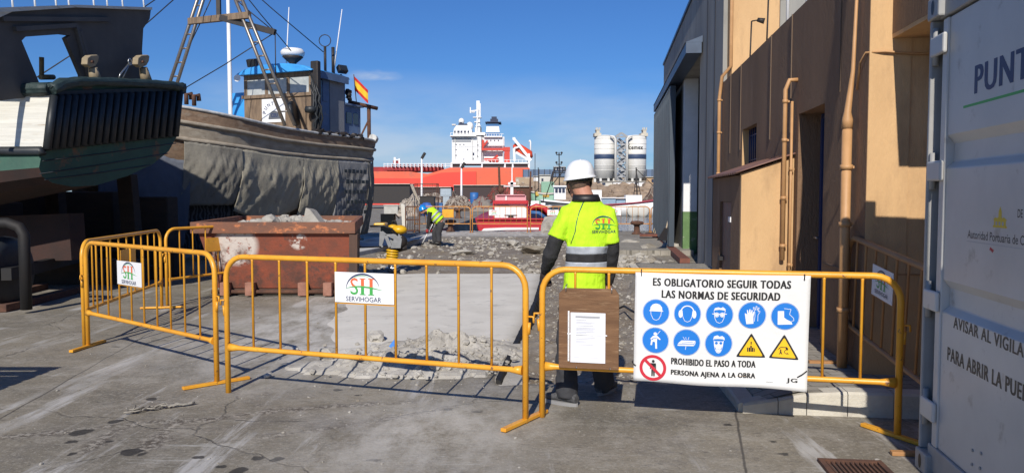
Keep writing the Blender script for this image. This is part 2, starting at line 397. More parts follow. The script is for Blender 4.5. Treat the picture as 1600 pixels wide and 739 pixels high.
def ground_material():
    m = bpy.data.materials.new('worn_yard_concrete'); m.use_nodes = True
    t = m.node_tree; b = t.nodes['Principled BSDF']; Lk = t.links.new
    tcn = t.nodes.new('ShaderNodeTexCoord')
    at = t.nodes.new('ShaderNodeVertexColor'); at.layer_name = 'zones'
    sepc = t.nodes.new('ShaderNodeSeparateColor'); Lk(at.outputs[0], sepc.inputs[0])
    def nz(scale, det=6, ro=.6, st=(1, 1, 1), rot=0):
        mpn = t.nodes.new('ShaderNodeMapping'); mpn.inputs['Scale'].default_value = st; mpn.inputs['Rotation'].default_value = (0, 0, rot)
        Lk(tcn.outputs['Object'], mpn.inputs[0])
        n = t.nodes.new('ShaderNodeTexNoise'); n.inputs['Scale'].default_value = scale; n.inputs['Detail'].default_value = det; n.inputs['Roughness'].default_value = ro
        Lk(mpn.outputs[0], n.inputs['Vector']); return n.outputs[0]
    def mr(sock, a, c, d0=0, d1=1):
        r_ = t.nodes.new('ShaderNodeMapRange'); r_.inputs[1].default_value = a; r_.inputs[2].default_value = c; r_.inputs[3].default_value = d0; r_.inputs[4].default_value = d1
        Lk(sock, r_.inputs[0]); return r_.outputs[0]
    def mth(op, a, c):
        n = t.nodes.new('ShaderNodeMath'); n.operation = op
        for i, q in enumerate((a, c)):
            if isinstance(q, (int, float)): n.inputs[i].default_value = q
            else: Lk(q, n.inputs[i])
        return n.outputs[0]
    def mix(fac, a, c):
        x = t.nodes.new('ShaderNodeMix'); x.data_type = 'RGBA'
        Lk(fac, x.inputs[0])
        for i, q in ((6, a), (7, c)):
            if isinstance(q, tuple): x.inputs[i].default_value = (*q, 1)
            else: Lk(q, x.inputs[i])
        return x.outputs[2]
    c = mix(mr(nz(.55, 5, .55), .38, .62), (.255, .225, .172), (.172, .155, .122))
    c = mix(mr(nz(2.6, 9, .78), .48, .62, 0, .8), c, (.32, .295, .25))
    c = mix(mr(nz(1.3, 9, .76, (1, 1.4, 1), .9), .53, .66, 0, .7), c, (.13, .118, .10))
    c = mix(mr(nz(9, 9, .78, (1, 2.2, 1), .5), .53, .64, 0, .7), c, (.105, .095, .08))
    c = mix(mr(nz(34, 6, .8), .53, .62, 0, .7), c, (.36, .335, .285))
    c = mix(mr(nz(60, 5, .8), .55, .64, 0, .7), c, (.09, .082, .07))
    # pale scrapes dragged across the yard
    c = mix(mth('MULTIPLY', mr(nz(3.0, 9, .7, (1, .10, 1), -.45), .55, .62), mr(nz(.6, 3), .44, .56, 0, .8)), c, (.47, .46, .44))
    c = mix(mth('MULTIPLY', mr(nz(7.0, 9, .72, (.14, 1, 1), .28), .58, .65), mr(nz(.8, 3), .46, .58, 0, .7)), c, (.42, .41, .38))
    # dark oil drips
    vo = t.nodes.new('ShaderNodeTexVoronoi'); vo.inputs['Scale'].default_value = 1.7; vo.inputs['Randomness'].default_value = 1
    dw = t.nodes.new('ShaderNodeMapping'); dw.inputs['Scale'].default_value = (1, 1.5, 1)
    Lk(tcn.outputs['Object'], dw.inputs[0])
    wp = t.nodes.new('ShaderNodeVectorMath'); wp.operation = 'ADD'
    wn = t.nodes.new('ShaderNodeTexNoise'); wn.inputs['Scale'].default_value = 9; wn.inputs['Detail'].default_value = 4
    Lk(tcn.outputs['Object'], wn.inputs['Vector'])
    ws = t.nodes.new('ShaderNodeVectorMath'); ws.operation = 'SCALE'; ws.inputs['Scale'].default_value = .16
    Lk(wn.outputs['Color'], ws.inputs[0]); Lk(dw.outputs[0], wp.inputs[0]); Lk(ws.outputs[0], wp.inputs[1])
    Lk(wp.outputs[0], vo.inputs['Vector'])
    spots = mth('MULTIPLY', mr(vo.outputs['Distance'], .085, .06, 0, .85), mr(nz(.9, 2), .46, .52))
    c = mix(spots, c, (.035, .034, .033))
    # cracks and joints
    cv = t.nodes.new('ShaderNodeTexVoronoi'); cv.feature = 'DISTANCE_TO_EDGE'; cv.inputs['Scale'].default_value = .30
    wp2 = t.nodes.new('ShaderNodeVectorMath'); wp2.operation = 'ADD'
    ws2 = t.nodes.new('ShaderNodeVectorMath'); ws2.operation = 'SCALE'; ws2.inputs['Scale'].default_value = .35
    wn2 = t.nodes.new('ShaderNodeTexNoise'); wn2.inputs['Scale'].default_value = 2.2; wn2.inputs['Detail'].default_value = 7
    Lk(tcn.outputs['Object'], wn2.inputs['Vector']); Lk(wn2.outputs['Color'], ws2.inputs[0]); Lk(tcn.outputs['Object'], wp2.inputs[0]); Lk(ws2.outputs[0], wp2.inputs[1]); Lk(wp2.outputs[0], cv.inputs['Vector'])
    crack = mth('MULTIPLY', mr(cv.outputs['Distance'], .0032, .0008), mr(nz(.7, 3), .42, .55))
    c = mix(mth('MULTIPLY', crack, .5), c, (.05, .046, .04))
    crumb = mth('MULTIPLY', sepc.outputs['Blue'], mr(nz(22, 6, .75), .46, .56))
    c = mix(mth('MULTIPLY', mth('MULTIPLY', sepc.outputs['Blue'], mr(nz(7, 7, .7), .42, .52)), .9), c, (.085, .07, .055))
    c = mix(crumb, c, (.36, .33, .28))
    sx = t.nodes.new('ShaderNodeSeparateXYZ'); Lk(tcn.outputs['Object'], sx.inputs[0])
    wob = mth('MULTIPLY', mth('SUBTRACT', nz(1.6, 4), .5), .05)
    for a, b2, lo_, hi_ in ((G(0, 655), G(200, 540), -9, -2.6), (G(1150, 648), G(1166, 739), .9, 1.8)):
        d = (b2 - a).normalized(); n_x, n_y = -d.y, d.x; c0 = a.x * n_x + a.y * n_y
        dist = mth('ABSOLUTE', mth('ADD', mth('SUBTRACT', mth('ADD', mth('MULTIPLY', sx.outputs[0], n_x), mth('MULTIPLY', sx.outputs[1], n_y)), c0), wob), 0)
        ln = mth('MULTIPLY', mr(dist, .011, .004), mth('MULTIPLY', mth('GREATER_THAN', sx.outputs[0], lo_), mth('LESS_THAN', sx.outputs[0], hi_)))
        if hi_ > 1: ln = mth('MULTIPLY', ln, mth('LESS_THAN', sx.outputs[1], 5.4))
        c = mix(mth('MULTIPLY', ln, .8), c, (.05, .045, .04))
    # long joint on the left and paved joint near the kerb
    wv = t.nodes.new('ShaderNodeVectorMath'); wv.operation = 'SCALE'; wv.inputs['Scale'].default_value = .10
    wn3 = t.nodes.new('ShaderNodeTexNoise'); wn3.inputs['Scale'].default_value = 11; wn3.inputs['Detail'].default_value = 5
    Lk(tcn.outputs['Object'], wn3.inputs['Vector']); Lk(wn3.outputs['Color'], wv.inputs[0])
    wa = t.nodes.new('ShaderNodeVectorMath'); wa.operation = 'ADD'; Lk(tcn.outputs['Object'], wa.inputs[0]); Lk(wv.outputs[0], wa.inputs[1])
    flat = t.nodes.new('ShaderNodeMapping'); flat.inputs['Scale'].default_value = (1, 1, 0); Lk(wa.outputs[0], flat.inputs[0])
    best = None
    for px, py, r_ in ((234, 624, .045), (180, 658, .045), (126, 675, .07), (112, 690, .03), (203, 706, .06), (222, 709, .028), (115, 709, .03), (372, 735, .05), (402, 716, .035), (432, 718, .04), (310, 714, .03), (345, 729, .03), (527, 609, .035), (170, 690, .03), (1140, 664, .03), (700, 640, .03), (560, 617, .025), (1206, 690, .02)):
        q = G(px, py); dv = t.nodes.new('ShaderNodeVectorMath'); dv.operation = 'DISTANCE'; dv.inputs[1].default_value = (q.x + .05, q.y + .05, 0); Lk(flat.outputs[0], dv.inputs[0])
        s_ = mth('SUBTRACT', dv.outputs['Value'], r_); best = s_ if best is None else mth('MINIMUM', best, s_)
    c = mix(mr(best, .006, -.006, 0, .88), c, (.03, .028, .026))
    # dug earth and dust
    earth = mix(mr(nz(1.7, 6, .65), .4, .68), (.20, .16, .115), (.31, .28, .235))
    earth = mix(mr(nz(8, 6, .7), .45, .68), earth, (.16, .13, .10))
    earth = mix(mr(nz(30, 4, .7), .55, .7), earth, (.42, .40, .36))
    c = mix(sepc.outputs['Red'], c, earth)
    dust = mth('MULTIPLY', sepc.outputs['Green'], mr(nz(3.2, 9, .76, (1, .5, 1), -.4), .36, .58))
    c = mix(dust, c, (.53, .51, .47))
    Lk(c, b.inputs['Base Color'])
    rr = mr(nz(1.4, 5), .35, .7, .62, .95); Lk(rr, b.inputs['Roughness']); b.inputs['Specular IOR Level'].default_value = .35
    h = mth('ADD', mth('MULTIPLY', nz(42, 6, .7), .5), mth('MULTIPLY', nz(7, 6, .65), .9))
    h = mth('SUBTRACT', h, mth('MULTIPLY', crack, .9))
    h = mth('ADD', h, mth('MULTIPLY', crumb, .5))
    h = mth('ADD', h, mth('MULTIPLY', sepc.outputs['Red'], mth('MULTIPLY', nz(18, 8, .75), 2.5)))
    bn = t.nodes.new('ShaderNodeBump'); bn.inputs['Strength'].default_value = .55; bn.inputs['Distance'].default_value = .012
    Lk(h, bn.inputs['Height']); Lk(bn.outputs[0], b.inputs['Normal'])
    return m
M['ground'] = ground_material()
go = struct('ground', g, M['ground'], recalc=False)
def _seam(pts, w): 
    q = [G(*p) for p in pts]; return [((a.x, a.y), (b.x, b.y), w) for a, b in zip(q, q[1:])]
SEAMS = [_seam([(0, 682), (90, 676), (180, 664), (250, 658), (330, 655), (420, 642), (520, 634), (640, 628)], .06), _seam([(232, 700), (262, 672), (275, 660)], .09), _seam([(132, 704), (160, 684), (178, 672)], .07), _seam([(400, 634), (412, 618), (420, 606)], .03), _seam([(340, 692), (520, 668), (700, 640)], .03)]
vc = go.data.color_attributes.new('zones', 'FLOAT_COLOR', 'POINT')
dat = []
for k, v in enumerate(go.data.vertices):
    x, y = v.co.x, v.co.y
    r_ = dig(x, y) if k < nb else 0
    # pale cement dust trodden out of the works, and the strip left by the quay
    gr = max(0, 1 - math.hypot((x + .55 - (y - 5) * .1) / 1.0, (y - 4.9) / 1.5)) * .85
    gr = max(gr, max(0, min(1, 1.6 * (1 - math.hypot((x + 1.9) / 2.3, (y - 8.5) / 3.0)))) * .9)
    gr = max(gr, .95 * sstep(-3.6, -2.2, x) * sstep(.3, -.3, x) * sstep(6.4, 7.6, y) * sstep(15, 13, y))
    gr = max(gr, sstep(28.2, 29.5, y) * (1 if -3.2 < x < 4 else 0))
    gr = max(gr, max(0, 1 - math.hypot((x + 3.3) / 1.0, (y - 7.7) / 1.8)) * .5)
    if k >= nb: gr = 0
    bl = 0
    if k < nb and y < 9:
        for pl_ in SEAMS:
            for (ax, ay), (bx_, by_), w in pl_:
                dx, dy = bx_ - ax, by_ - ay; t_ = max(0, min(1, ((x - ax) * dx + (y - ay) * dy) / (dx * dx + dy * dy)))
                dd = math.hypot(x - ax - dx * t_, y - ay - dy * t_) + .05 * noise.noise(Vector((x * 5, y * 5, 3)))
                bl = max(bl, math.exp(-max(0, dd) ** 2 / w ** 2))
    dat += [r_, min(1, gr), bl, 1]
vc.data.foreach_set('color', dat)

# fresh concrete slab laid in the cut
M['slab'] = mat('fresh_concrete', (.66, .635, .575), (.57, .545, .49), .9, nscale=1.6, bump=.15, bscale=35, spots=(.36, .345, .31), sscale=3, sth=(.56, .75))
s = MB()
n_ = 60
left, right = [], []
for i in range(n_ + 1):
    Y = lerp(6.2, 14.75, i / n_)
    xr = slab_edge(Y) - .015 + .02 * noise.noise(Vector((Y * 5, 1, 1)))
    xl = interp(Y, [(6.2, -1.1), (6.8, -1.7), (9, -2.45), (11.5, -2.7), (14.75, -2.6)]) + .1 * noise.noise(Vector((Y * 2, 4, 1)))
    left.append((xl, Y)); right.append((xr, Y))
ring = left + right[::-1]
vs = []
for i in range(n_ + 1):
    (xl, y0), (xr, y1) = left[i], right[i]
    k = sstep(6.2, 7.2, y0)
    for q in range(15):
        t_ = q / 14; x = lerp(xl, xr, t_)
        vs.append((x, y0, -.012 + .030 * k * sstep(0, .25, t_)  + .003 * noise.noise(Vector((x, y0, 9)))))
fs = [(i * 15 + q, i * 15 + q + 1, (i + 1) * 15 + q + 1, (i + 1) * 15 + q) for i in range(n_) for q in range(14)]
s.add(vs, fs, 0, True)
nn = len(s.v)
for i in range(n_ + 1): s.v.append((right[i][0] + .01, right[i][1], -.2))
for i in range(n_): s.f.append((i * 15 + 14, nn + i, nn + i + 1, (i + 1) * 15 + 14)); s.m.append(0); s.s.append(False)
struct('concrete_slab', s, M['slab'], recalc=False)

# raised concrete strip along the far left of the dug area
s = MB()
pts = [(-5.2, 16.3), (-3.95, 18.6), (-3.05, 24.0), (-2.65, 29.0), (-2.9, 29.3), (-3.5, 24.4), (-4.5, 18.9), (-5.9, 16.8)]
s.prism([(x, y, -.15) for x, y in pts], (0, 0, .27))
struct('concrete_strip', s, mat('pale_concrete_strip', (.55, .55, .54), (.45, .44, .42), .9, nscale=3, bump=.2, bscale=20), bevel=.02)

# paved footway with its kerb
def paver_material():
    m = bpy.data.materials.new('grey_pavers'); m.use_nodes = True
    t = m.node_tree; b = t.nodes['Principled BSDF']; Lk = t.links.new
    tcn = t.nodes.new('ShaderNodeTexCoord'); mpn = t.nodes.new('ShaderNodeMapping'); mpn.inputs['Rotation'].default_value = (0, 0, R(-5)); Lk(tcn.outputs['Object'], mpn.inputs[0])
    br = t.nodes.new('ShaderNodeTexBrick'); br.inputs['Scale'].default_value = 1; br.inputs['Brick Width'].default_value = .21; br.inputs['Row Height'].default_value = .105
    br.inputs['Mortar Size'].default_value = .006; br.inputs['Color1'].default_value = (.34, .315, .27, 1); br.inputs['Color2'].default_value = (.27, .25, .215, 1); br.inputs['Mortar'].default_value = (.13, .12, .10, 1)
    Lk(mpn.outputs[0], br.inputs['Vector'])
    n = t.nodes.new('ShaderNodeTexNoise'); n.inputs['Scale'].default_value = 5; n.inputs['Detail'].default_value = 7; Lk(tcn.outputs['Object'], n.inputs['Vector'])
    x = t.nodes.new('ShaderNodeMix'); x.data_type = 'RGBA'; x.inputs[7].default_value = (.20, .185, .155, 1)
    mr = t.nodes.new('ShaderNodeMapRange'); mr.inputs[1].default_value = .42; mr.inputs[2].default_value = .75; Lk(n.outputs[0], mr.inputs[0]); Lk(mr.outputs[0], x.inputs[0]); Lk(br.outputs['Color'], x.inputs[6])
    Lk(x.outputs[2], b.inputs['Base Color']); b.inputs['Roughness'].default_value = .9
    bn = t.nodes.new('ShaderNodeBump'); bn.inputs['Strength'].default_value = .6; bn.inputs['Distance'].default_value = .006; bn.invert = True
    Lk(br.outputs['Fac'], bn.inputs['Height']); Lk(bn.outputs[0], b.inputs['Normal'])
    return m
M['pavers'] = paver_material()
def W(Y): return 1.955 + .125 * Y
s = MB(); rows = []
for i in range(61):
    Y = lerp(5.35, 15.7, i / 60); row = []
    for q in range(13):
        t_ = q / 12
        x0 = walk_edge(Y) + .14; x1 = max(3.4, W(Y) + .3)
        x = lerp(x0, x1, t_)
        yy = Y - (0.13 * (x - 1.74) if i == 0 else 0.13 * (x - 1.74) * (1 - i / 60))
        z = .16 if x > 2.15 or Y > 7 else .16 * sstep(1.0, 0, max(0, (2.25 - x) / .75) * (1 - sstep(5.6, 7, Y))) + .04
        row.append((x, yy, min(.16, z) - .02 * (Y > 14.5) + .004 * noise.noise(Vector((x * 2, yy * 2, 0)))))
    rows.append(row)
s.add([p for r_ in rows for p in r_], [(i * 13 + q, i * 13 + q + 1, (i + 1) * 13 + q + 1, (i + 1) * 13 + q) for i in range(60) for q in range(12)], 0, True)
nn = len(s.v)
for i in range(61): s.v.append((rows[i][0][0], rows[i][0][1], -.2))
for i in range(60): s.f.append((i * 13, (i + 1) * 13, nn + i + 1, nn + i)); s.m.append(0); s.s.append(False)
nn = len(s.v)
for q in range(13): s.v.append((rows[60][q][0], rows[60][q][1], -.2))
for q in range(12): s.f.append((60 * 13 + q, 60 * 13 + q + 1, nn + q + 1, nn + q)); s.m.append(0); s.s.append(False)
struct('footway', s, M['pavers'], recalc=False)
s = MB()
s.add([(2.55, 19.6, .13), (4.6, 19.4, .13), (5.1, 25.5, .13), (2.75, 25.5, .13)], [(0, 1, 2, 3)])
s.add([(2.55, 19.6, .13), (4.6, 19.4, .13), (4.6, 19.4, -.2), (2.55, 19.6, -.2), (2.75, 25.5, .13), (2.75, 25.5, -.2)], [(0, 3, 2, 1), (0, 4, 5, 3)])
struct('far_footway', s, M['pavers'])
# kerb stones: front run, rising to the right, then the run along the footway
def kerb_line(t_):
    x = lerp(1.60, 3.4, t_); return Vector((x, 5.33 - .13 * (x - 1.6), 0))
def kerb_h(x): return lerp(.065, .172, sstep(1.55, 2.25, x))
s = MB(); x = 1.62; first = True
stones = [1.62, 1.86, 2.05, 2.32, 2.62, 2.95, 3.4]
for a, b_ in zip(stones, stones[1:]):
    a2, b2 = a + .003, b_ - .003
    q = []
    for xx in (a2, b2):
        y = 5.33 - .13 * (xx - 1.6); h = kerb_h(xx)
        q.append([(xx, y, -.1), (xx, y, h - .015), (xx + .002, y + .018, h), (xx + .018, y + .15, h), (xx + .018, y + .15, -.1)])
    s.loft([[Vector(p) for p in q[0]], [Vector(p) for p in q[1]]], smooth=False)
yy = 5.36
while yy < 15.5:
    q = []
    for Y in (yy + .003, min(yy + .5, 15.6) - .003):
        x0 = walk_edge(Y); h = lerp(.065, .155, sstep(5.3, 7, Y)) - .03 * (Y > 14.6)
        q.append([(x0, Y, -.25), (x0, Y, h - .012), (x0 + .015, Y, h), (x0 + .135, Y, h), (x0 + .135, Y, -.25)])
    s.loft([[Vector(p) for p in q[0]], [Vector(p) for p in q[1]]], smooth=False); yy += .5
struct('kerb', s, M['kerb'])
# drain grate in the yard
s = MB(); gp = [G(1306, 731), G(1376, 733), G(1392, 752), G(1300, 750)]
c_ = sum(gp, Vector()) / 4
th = thing('drain_grate', 'square iron drain grate set in the ground before the container', 'drain', (c_.x, c_.y, 0))
f_ = MB(); ex = Vector((.99, -.12, 0)); ey = Vector((.12, .99, 0))
for k in (-1, 1):
    f_.beam(c_ + ex * .16 * k - ey * .16 + Vector((0, 0, .012)), c_ + ex * .16 * k + ey * .16 + Vector((0, 0, .012)), .03, .024)
    f_.beam(c_ + ey * .175 * k - ex * .175 + Vector((0, 0, .012)), c_ + ey * .175 * k + ex * .175 + Vector((0, 0, .012)), .03, .022)
build('frame', f_, M['rust'], th)
f_ = MB()
for i in range(11):
    d_ = ex * (-.13 + i * .026)
    f_.beam(c_ + d_ - ey * .16 + Vector((0, 0, .01)), c_ + d_ + ey * .16 + Vector((0, 0, .01)), .012, .014)
build('bars', f_, M['rust'], th)

# water of the basin and of the outer harbour
def water_material():
    m = mat('harbour_water', (.012, .030, .040), rough=.06, spec=.6)
    t = m.node_tree; b = t.nodes['Principled BSDF']
    tcn = t.nodes.new('ShaderNodeTexCoord'); mpn = t.nodes.new('ShaderNodeMapping'); mpn.inputs['Scale'].default_value = (1, 2.4, 1)
    n = t.nodes.new('ShaderNodeTexNoise'); n.inputs['Scale'].default_value = .9; n.inputs['Detail'].default_value = 5
    bn = t.nodes.new('ShaderNodeBump'); bn.inputs['Strength'].default_value = .45; bn.inputs['Distance'].default_value = .25
    t.links.new(tcn.outputs['Object'], mpn.inputs[0]); t.links.new(mpn.outputs[0], n.inputs['Vector']); t.links.new(n.outputs[0], bn.inputs['Height']); t.links.new(bn.outputs[0], b.inputs['Normal'])
    return m
s = MB(); s.add([(-4000, 33.2, -1.2), (4000, 33.2, -1.2), (4000, 6000, -1.2), (-4000, 6000, -1.2)], [(0, 1, 2, 3)])
struct('water', s, water_material(), recalc=False)
# ------------------------------------------------------------------ orange and brown building, grey warehouse
WD = Vector((.124, .992, 0)).normalized()
WI = Vector((WD.y, -WD.x, 0))                 # into the building
WM = Matrix((WI, WD, Vector((0, 0, 1)))).transposed()
def WP(Y, inn=0.0, z=0.0):
    return Vector((W(Y), Y, z)) + WI * inn
def wslab(mb, Ya, Yb, z0, z1, i0=0.0, i1=.3, m=0):
    a, b = WP(Ya), WP(Yb)
    c = (a + b) / 2 + WI * ((i0 + i1) / 2); c.z = (z0 + z1) / 2
    return mb.box(c, (i1 - i0, (b - a).length, z1 - z0), WM, m)
bld = thing('harbour_building', 'low harbour building in brown and orange stucco with terrace and navy door', 'building', (3.5, 9, 0))
YN, YF = 5.84, 13.4
D0, D1, DZ = 7.0, 7.95, 2.36
N0, N1, NZ0, NZ1 = 10.2, 11.3, 1.93, 2.48
TOP = 3.45
b_ = MB()
wslab(b_, YN, D0, -.2, TOP); wslab(b_, D0, D1, DZ, TOP); wslab(b_, D1, N0, -.2, TOP)
wslab(b_, N0, N1, -.2, NZ0); wslab(b_, N0, N1, NZ1, TOP); wslab(b_, N1, YF, -.2, TOP)
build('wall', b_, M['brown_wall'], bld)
# grooves between the render panels: thin raised seams
b_ = MB()
for Y in (6.55, 8.3, 9.35, 11.45, 12.4):
    b_.beam(WP(Y, -.004, 2.4 if Y < 8 else 2.2), WP(Y, -.004, TOP), .012, .012)
b_.beam(WP(5.9, -.004, .92), WP(6.95, -.004, .92), .012, .012)
build('seam', b_, mat('seam_mortar', (.16, .11, .075), rough=.95), bld)
# front: orange wall that faces the yard, with the overhanging corner above it
fr = MB(); A = WP(YN + .001)
def FP(t_, dep=0.0, z=0.0): return A + WI * t_ + WD * dep + Vector((0, 0, z))
fr.box((FP(2.65, .15, 1.3) + FP(2.65, .15, 1.32)) / 2, (4.7, .3, 3.02), WM)
build('front_wall', fr, M['orange_wall'], bld)
fr = MB(); fr.box(FP(.1505, -.003, 1.62), (.297, .012, 3.65), WM)
# corner pilaster in orange, full height
build('corner_pilaster', fr, M['orange_wall'], bld)
fr = MB(); fr.beam(FP(.16, -.006, .93), FP(4.9, -.006, .93), .012, .012)
build('seam', fr, mat('front_seam', (.40, .22, .09), rough=.95), bld)
oh = MB(); oh.box(FP(2.609, -.65, 3.09), (4.9, 1.5, .72), WM)
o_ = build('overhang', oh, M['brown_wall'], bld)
so = MB(); so.box(FP(2.609, -.65, 2.715), (4.896, 1.496, .03), WM)
build('soffit', so, M['orange_wall'], bld)
# terrace slab and set-back upper storey
t_ = MB(); t_.add([WP(YN, .3, 3.1), WP(YF, .3, 3.1), WP(YF, 7, 3.1), WP(YN, 7, 3.1)], [(0, 1, 2, 3)])
build('terrace_floor', t_, M['kerb'], bld)
up = MB()
UY = 13.1
up.span((W(UY) + .12, UY, 3.1), (4.50, UY + .3, 7.2)); up.span((5.55, UY, 3.1), (9.5, UY + .3, 7.2)); up.span((4.50, UY, 6.4), (5.55, UY + .3, 7.2)); up.span((4.50, UY, 3.1), (5.55, UY + .3, 3.5))
build('upper_wall', up, M['orange_wall'], bld)
wn = MB(); wn.span((4.5, UY + .22, 3.5), (5.55, UY + .25, 6.4)); w_ = build('window', wn, M['glass'], bld)
wf = MB()
for x in (4.53, 5.02, 5.52): wf.span((x - .03, UY + .14, 3.5), (x + .03, UY + .22, 6.4))
for z in (3.53, 4.9, 6.37): wf.span((4.56, UY + .15, z - .03), (5.49, UY + .213, z + .03))
build('frame', wf, mat('brown_frame', (.08, .045, .03), rough=.5), w_)
# terrace posts and small spot lamps on stems
pm = MB()
for Y, px in ((9.2, 1214), (8.3, 1262)):
    x = W(Y) + .15; pm.tube([(x, Y, TOP - .1), (x, Y, 5.4)], .018)
build('railing', pm, M['white'], bld)
def spot(Y, x, z0, z1):
    q = thing('stem_lamp', 'small spot lamp on a thin stem above the brown parapet', 'lamp', (x, Y, z0), 'stem lamps on the terrace edge')
    k = MB(); k.tube([(x, Y, z0), (x + .02, Y, z1)], .012); k.tube([(x + .02, Y, z1), (x + .14, Y - .02, z1 + .02)], .01); build('stem', k, M['iron'], q)
    k = MB(); k.tube([(x + .10, Y - .02, z1 + .02), (x + .2, Y - .05, z1 - .01)], [.03, .045], 10); build('lamp_head', k, M['iron'], q)
    return q
q = spot(11.9, W(11.9) + .2, TOP - .05, 4.18); q['label'] = 'small spot lamp on a short stem, left one on the terrace'
q = spot(10.9, W(10.9) + .25, TOP - .05, 4.38); q['label'] = 'small spot lamp on a taller thin stem nearer the balcony window'
# door in its recess
rv = MB()
wslab(rv, D0 - .2, D0 - .003, -.1, DZ, .302, .6); wslab(rv, D1 + .003, D1 + .2, -.1, DZ, .302, .6); wslab(rv, D0, D1, DZ, DZ + .2, .302, .6)
build('door_reveal', rv, M['orange_wall'], bld)
dr = MB(); wslab(dr, D0 + .005, D1 - .005, .13, DZ - .005, .22, .26); d_ = build('door', dr, M['navy_door'], bld)
k = MB()
for i in range(5):
    Y = lerp(D0 + .1, D1 - .1, i / 4); wslab(k, Y - .03, Y + .03, .2, DZ - .06, .20, .218)
build('slats', k, M['navy_door'], d_)
k = MB(); k.tube([WP(D1 - .1, .20, 1.1), WP(D1 - .1, .15, 1.1), WP(D1 - .22, .15, 1.1)], .01); build('handle', k, M['steel'], d_)
# barred window
wd = MB(); wslab(wd, N0 + .003, N1 - .003, NZ0 + .003, NZ1 - .003, .24, .26); w_ = build('window', wd, M['glass'], bld)
k = MB()
for i in range(8):
    Y = lerp(N0 + .05, N1 - .05, i / 7); k.tube([WP(Y, .1, NZ0), WP(Y, .1, NZ1)], .011, 6)
for z in (NZ0 + .1, NZ1 - .1): k.tube([WP(N0, .1, z), WP(N1, .1, z)], .009, 6)
build('bars', k, M['navy_door'], w_)
k = MB(); wslab(k, N1 - .012, N1 - .001, NZ0, NZ1, .002, .24); wslab(k, N0 + .001, N0 + .012, NZ0, NZ1, .002, .24); build('reveal', k, M['orange_wall'], w_)
# lean-to hutch
SY, SYF, SX = 8.09, 10.2, .54
hut = thing('meter_hutch', 'small orange lean-to hutch with brown sheet roof and old red door', 'hutch', WP(9, -.27))
k = MB()
k.prism([WP(SY, -SX, .1), WP(SY, -.004, .1), WP(SY, -.004, 1.93), WP(SY, -SX, 1.76)], WD * .08)
build('front_wall', k, M['orange_wall'], hut)
k = MB(); HD0, HD1 = 8.75, 9.62
for a, b2, z0, z1 in ((SY + .082, HD0, .1, 1.745), (HD1, SYF, .1, 1.745), (HD0, HD1, 1.45, 1.745)): wslab(k, a, b2, z0, z1, -SX, -SX + .1)
k.prism([WP(SYF + .002, -SX, .1), WP(SYF + .002, -.004, .1), WP(SYF + .002, -.004, 1.93), WP(SYF + .002, -SX, 1.76)], WD * .08)
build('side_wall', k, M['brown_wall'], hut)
k = MB(); wslab(k, HD0 + .004, HD1 - .004, .15, 1.446, -SX + .03, -SX + .07); d_ = build('door', k, M['red_door'], hut)
k = MB()
for z in (.4, 1.25): wslab(k, HD0 - .02, HD0 + .12, z - .03, z + .03, -SX - .012, -SX + .03)
build('hinge', k, M['white'], d_)
k = MB(); wslab(k, HD1 - .16, HD1 + .02, .72, .77, -SX - .02, -SX + .03); build('bolt', k, M['iron'], d_)
k = MB()
def roof(u, v):
    Y = lerp(SY - .06, SYF + .14, u); i = lerp(-SX - .07, -.005, v)
    return WP(Y, i, lerp(1.765, 1.965, v) + .012 * math.sin(u * 2.3 / .076 * 6.283 * .5))
k.grid(roof, 121, 4)
rf = build('roof', k, M['roof_red'], hut); sm = rf.modifiers.new('thickness', 'SOLIDIFY'); sm.thickness = .008
# pipes on the walls
def pipe(label, pts, r_, clips, name='drain_pipe', cat='pipe'):
    c = pts[0]; q = thing(name, label, cat, c)
    k = MB(); k.tube(pts, r_, 10); build('pipe', k, M['pipe'], q)
    for p in clips:
        k = MB(); k.tube([Vector(p) - Vector((0, 0, .018)), Vector(p) + Vector((0, 0, .018))], r_ * 1.28, 10); k.beam(Vector(p), Vector(p) + WI * (.02 + r_), .02, .02); build('clamp', k, M['pipe'], q)
    return q
pipe('long tan downpipe at the join of brown wall and grey warehouse', [WP(13.25, -.06, .2), WP(13.25, -.06, 3.2), WP(13.25, -.02, 3.55), WP(13.1, .10, 3.7), WP(13.0, .08, 7.0)], .03, [WP(13.25, -.06, z) for z in (1.9, 2.6, 3.15)])
pp = WP(SY - .01, -.12); pp2 = pp - WD * .05
pipe('capped tan pipe running up from the front of the orange hutch', [pp2 + Vector((0, 0, .85)), pp2 + Vector((0, 0, 2.62)), pp2 + Vector((0, 0, 2.72)) + WI * .04, pp2 + Vector((0, 0, 2.72)) + WI * .12], .023, [pp2 + Vector((0, 0, z)) for z in (1.0, 1.5, 2.1, 2.5)])
pipe('thin tan conduit beside the capped pipe on the hutch wall', [pp2 + WI * .07 + Vector((0, 0, .16)), pp2 + WI * .07 + Vector((0, 0, 2.5))], .014, [pp2 + WI * .07 + Vector((0, 0, z)) for z in (.8, 1.8)], 'conduit', 'conduit')
q = pipe('thick tan downpipe with a narrow upper section beside the navy door', [WP(6.06, -.08, .16), WP(6.06, -.08, 2.05)], .038, [WP(6.06, -.08, z) for z in (.62, 1.3, 1.75)])
k = MB(); k.tube([WP(6.06, -.08, 2.05), WP(6.06, -.08, 2.12), WP(6.06, -.08, 2.18), WP(6.05, -.05, 2.5), WP(6.03, -.025, 3.6)], [.042, .042, .028, .016, .009], 10); build('upper_section', k, M['pipe'], q)
k = MB(); k.tube([WP(6.04, -.02, 2.35), WP(5.98, -.02, 2.55), WP(5.85, -.02, 2.6), FP(.1, -.03, 2.6), FP(.3, -.03, 2.58), FP(2, -.03, 2.55)], .009, 6)
tag(build('wall_cable', k, M['pipe']), 'tan cable strung from the thick downpipe around the orange corner', 'cable')

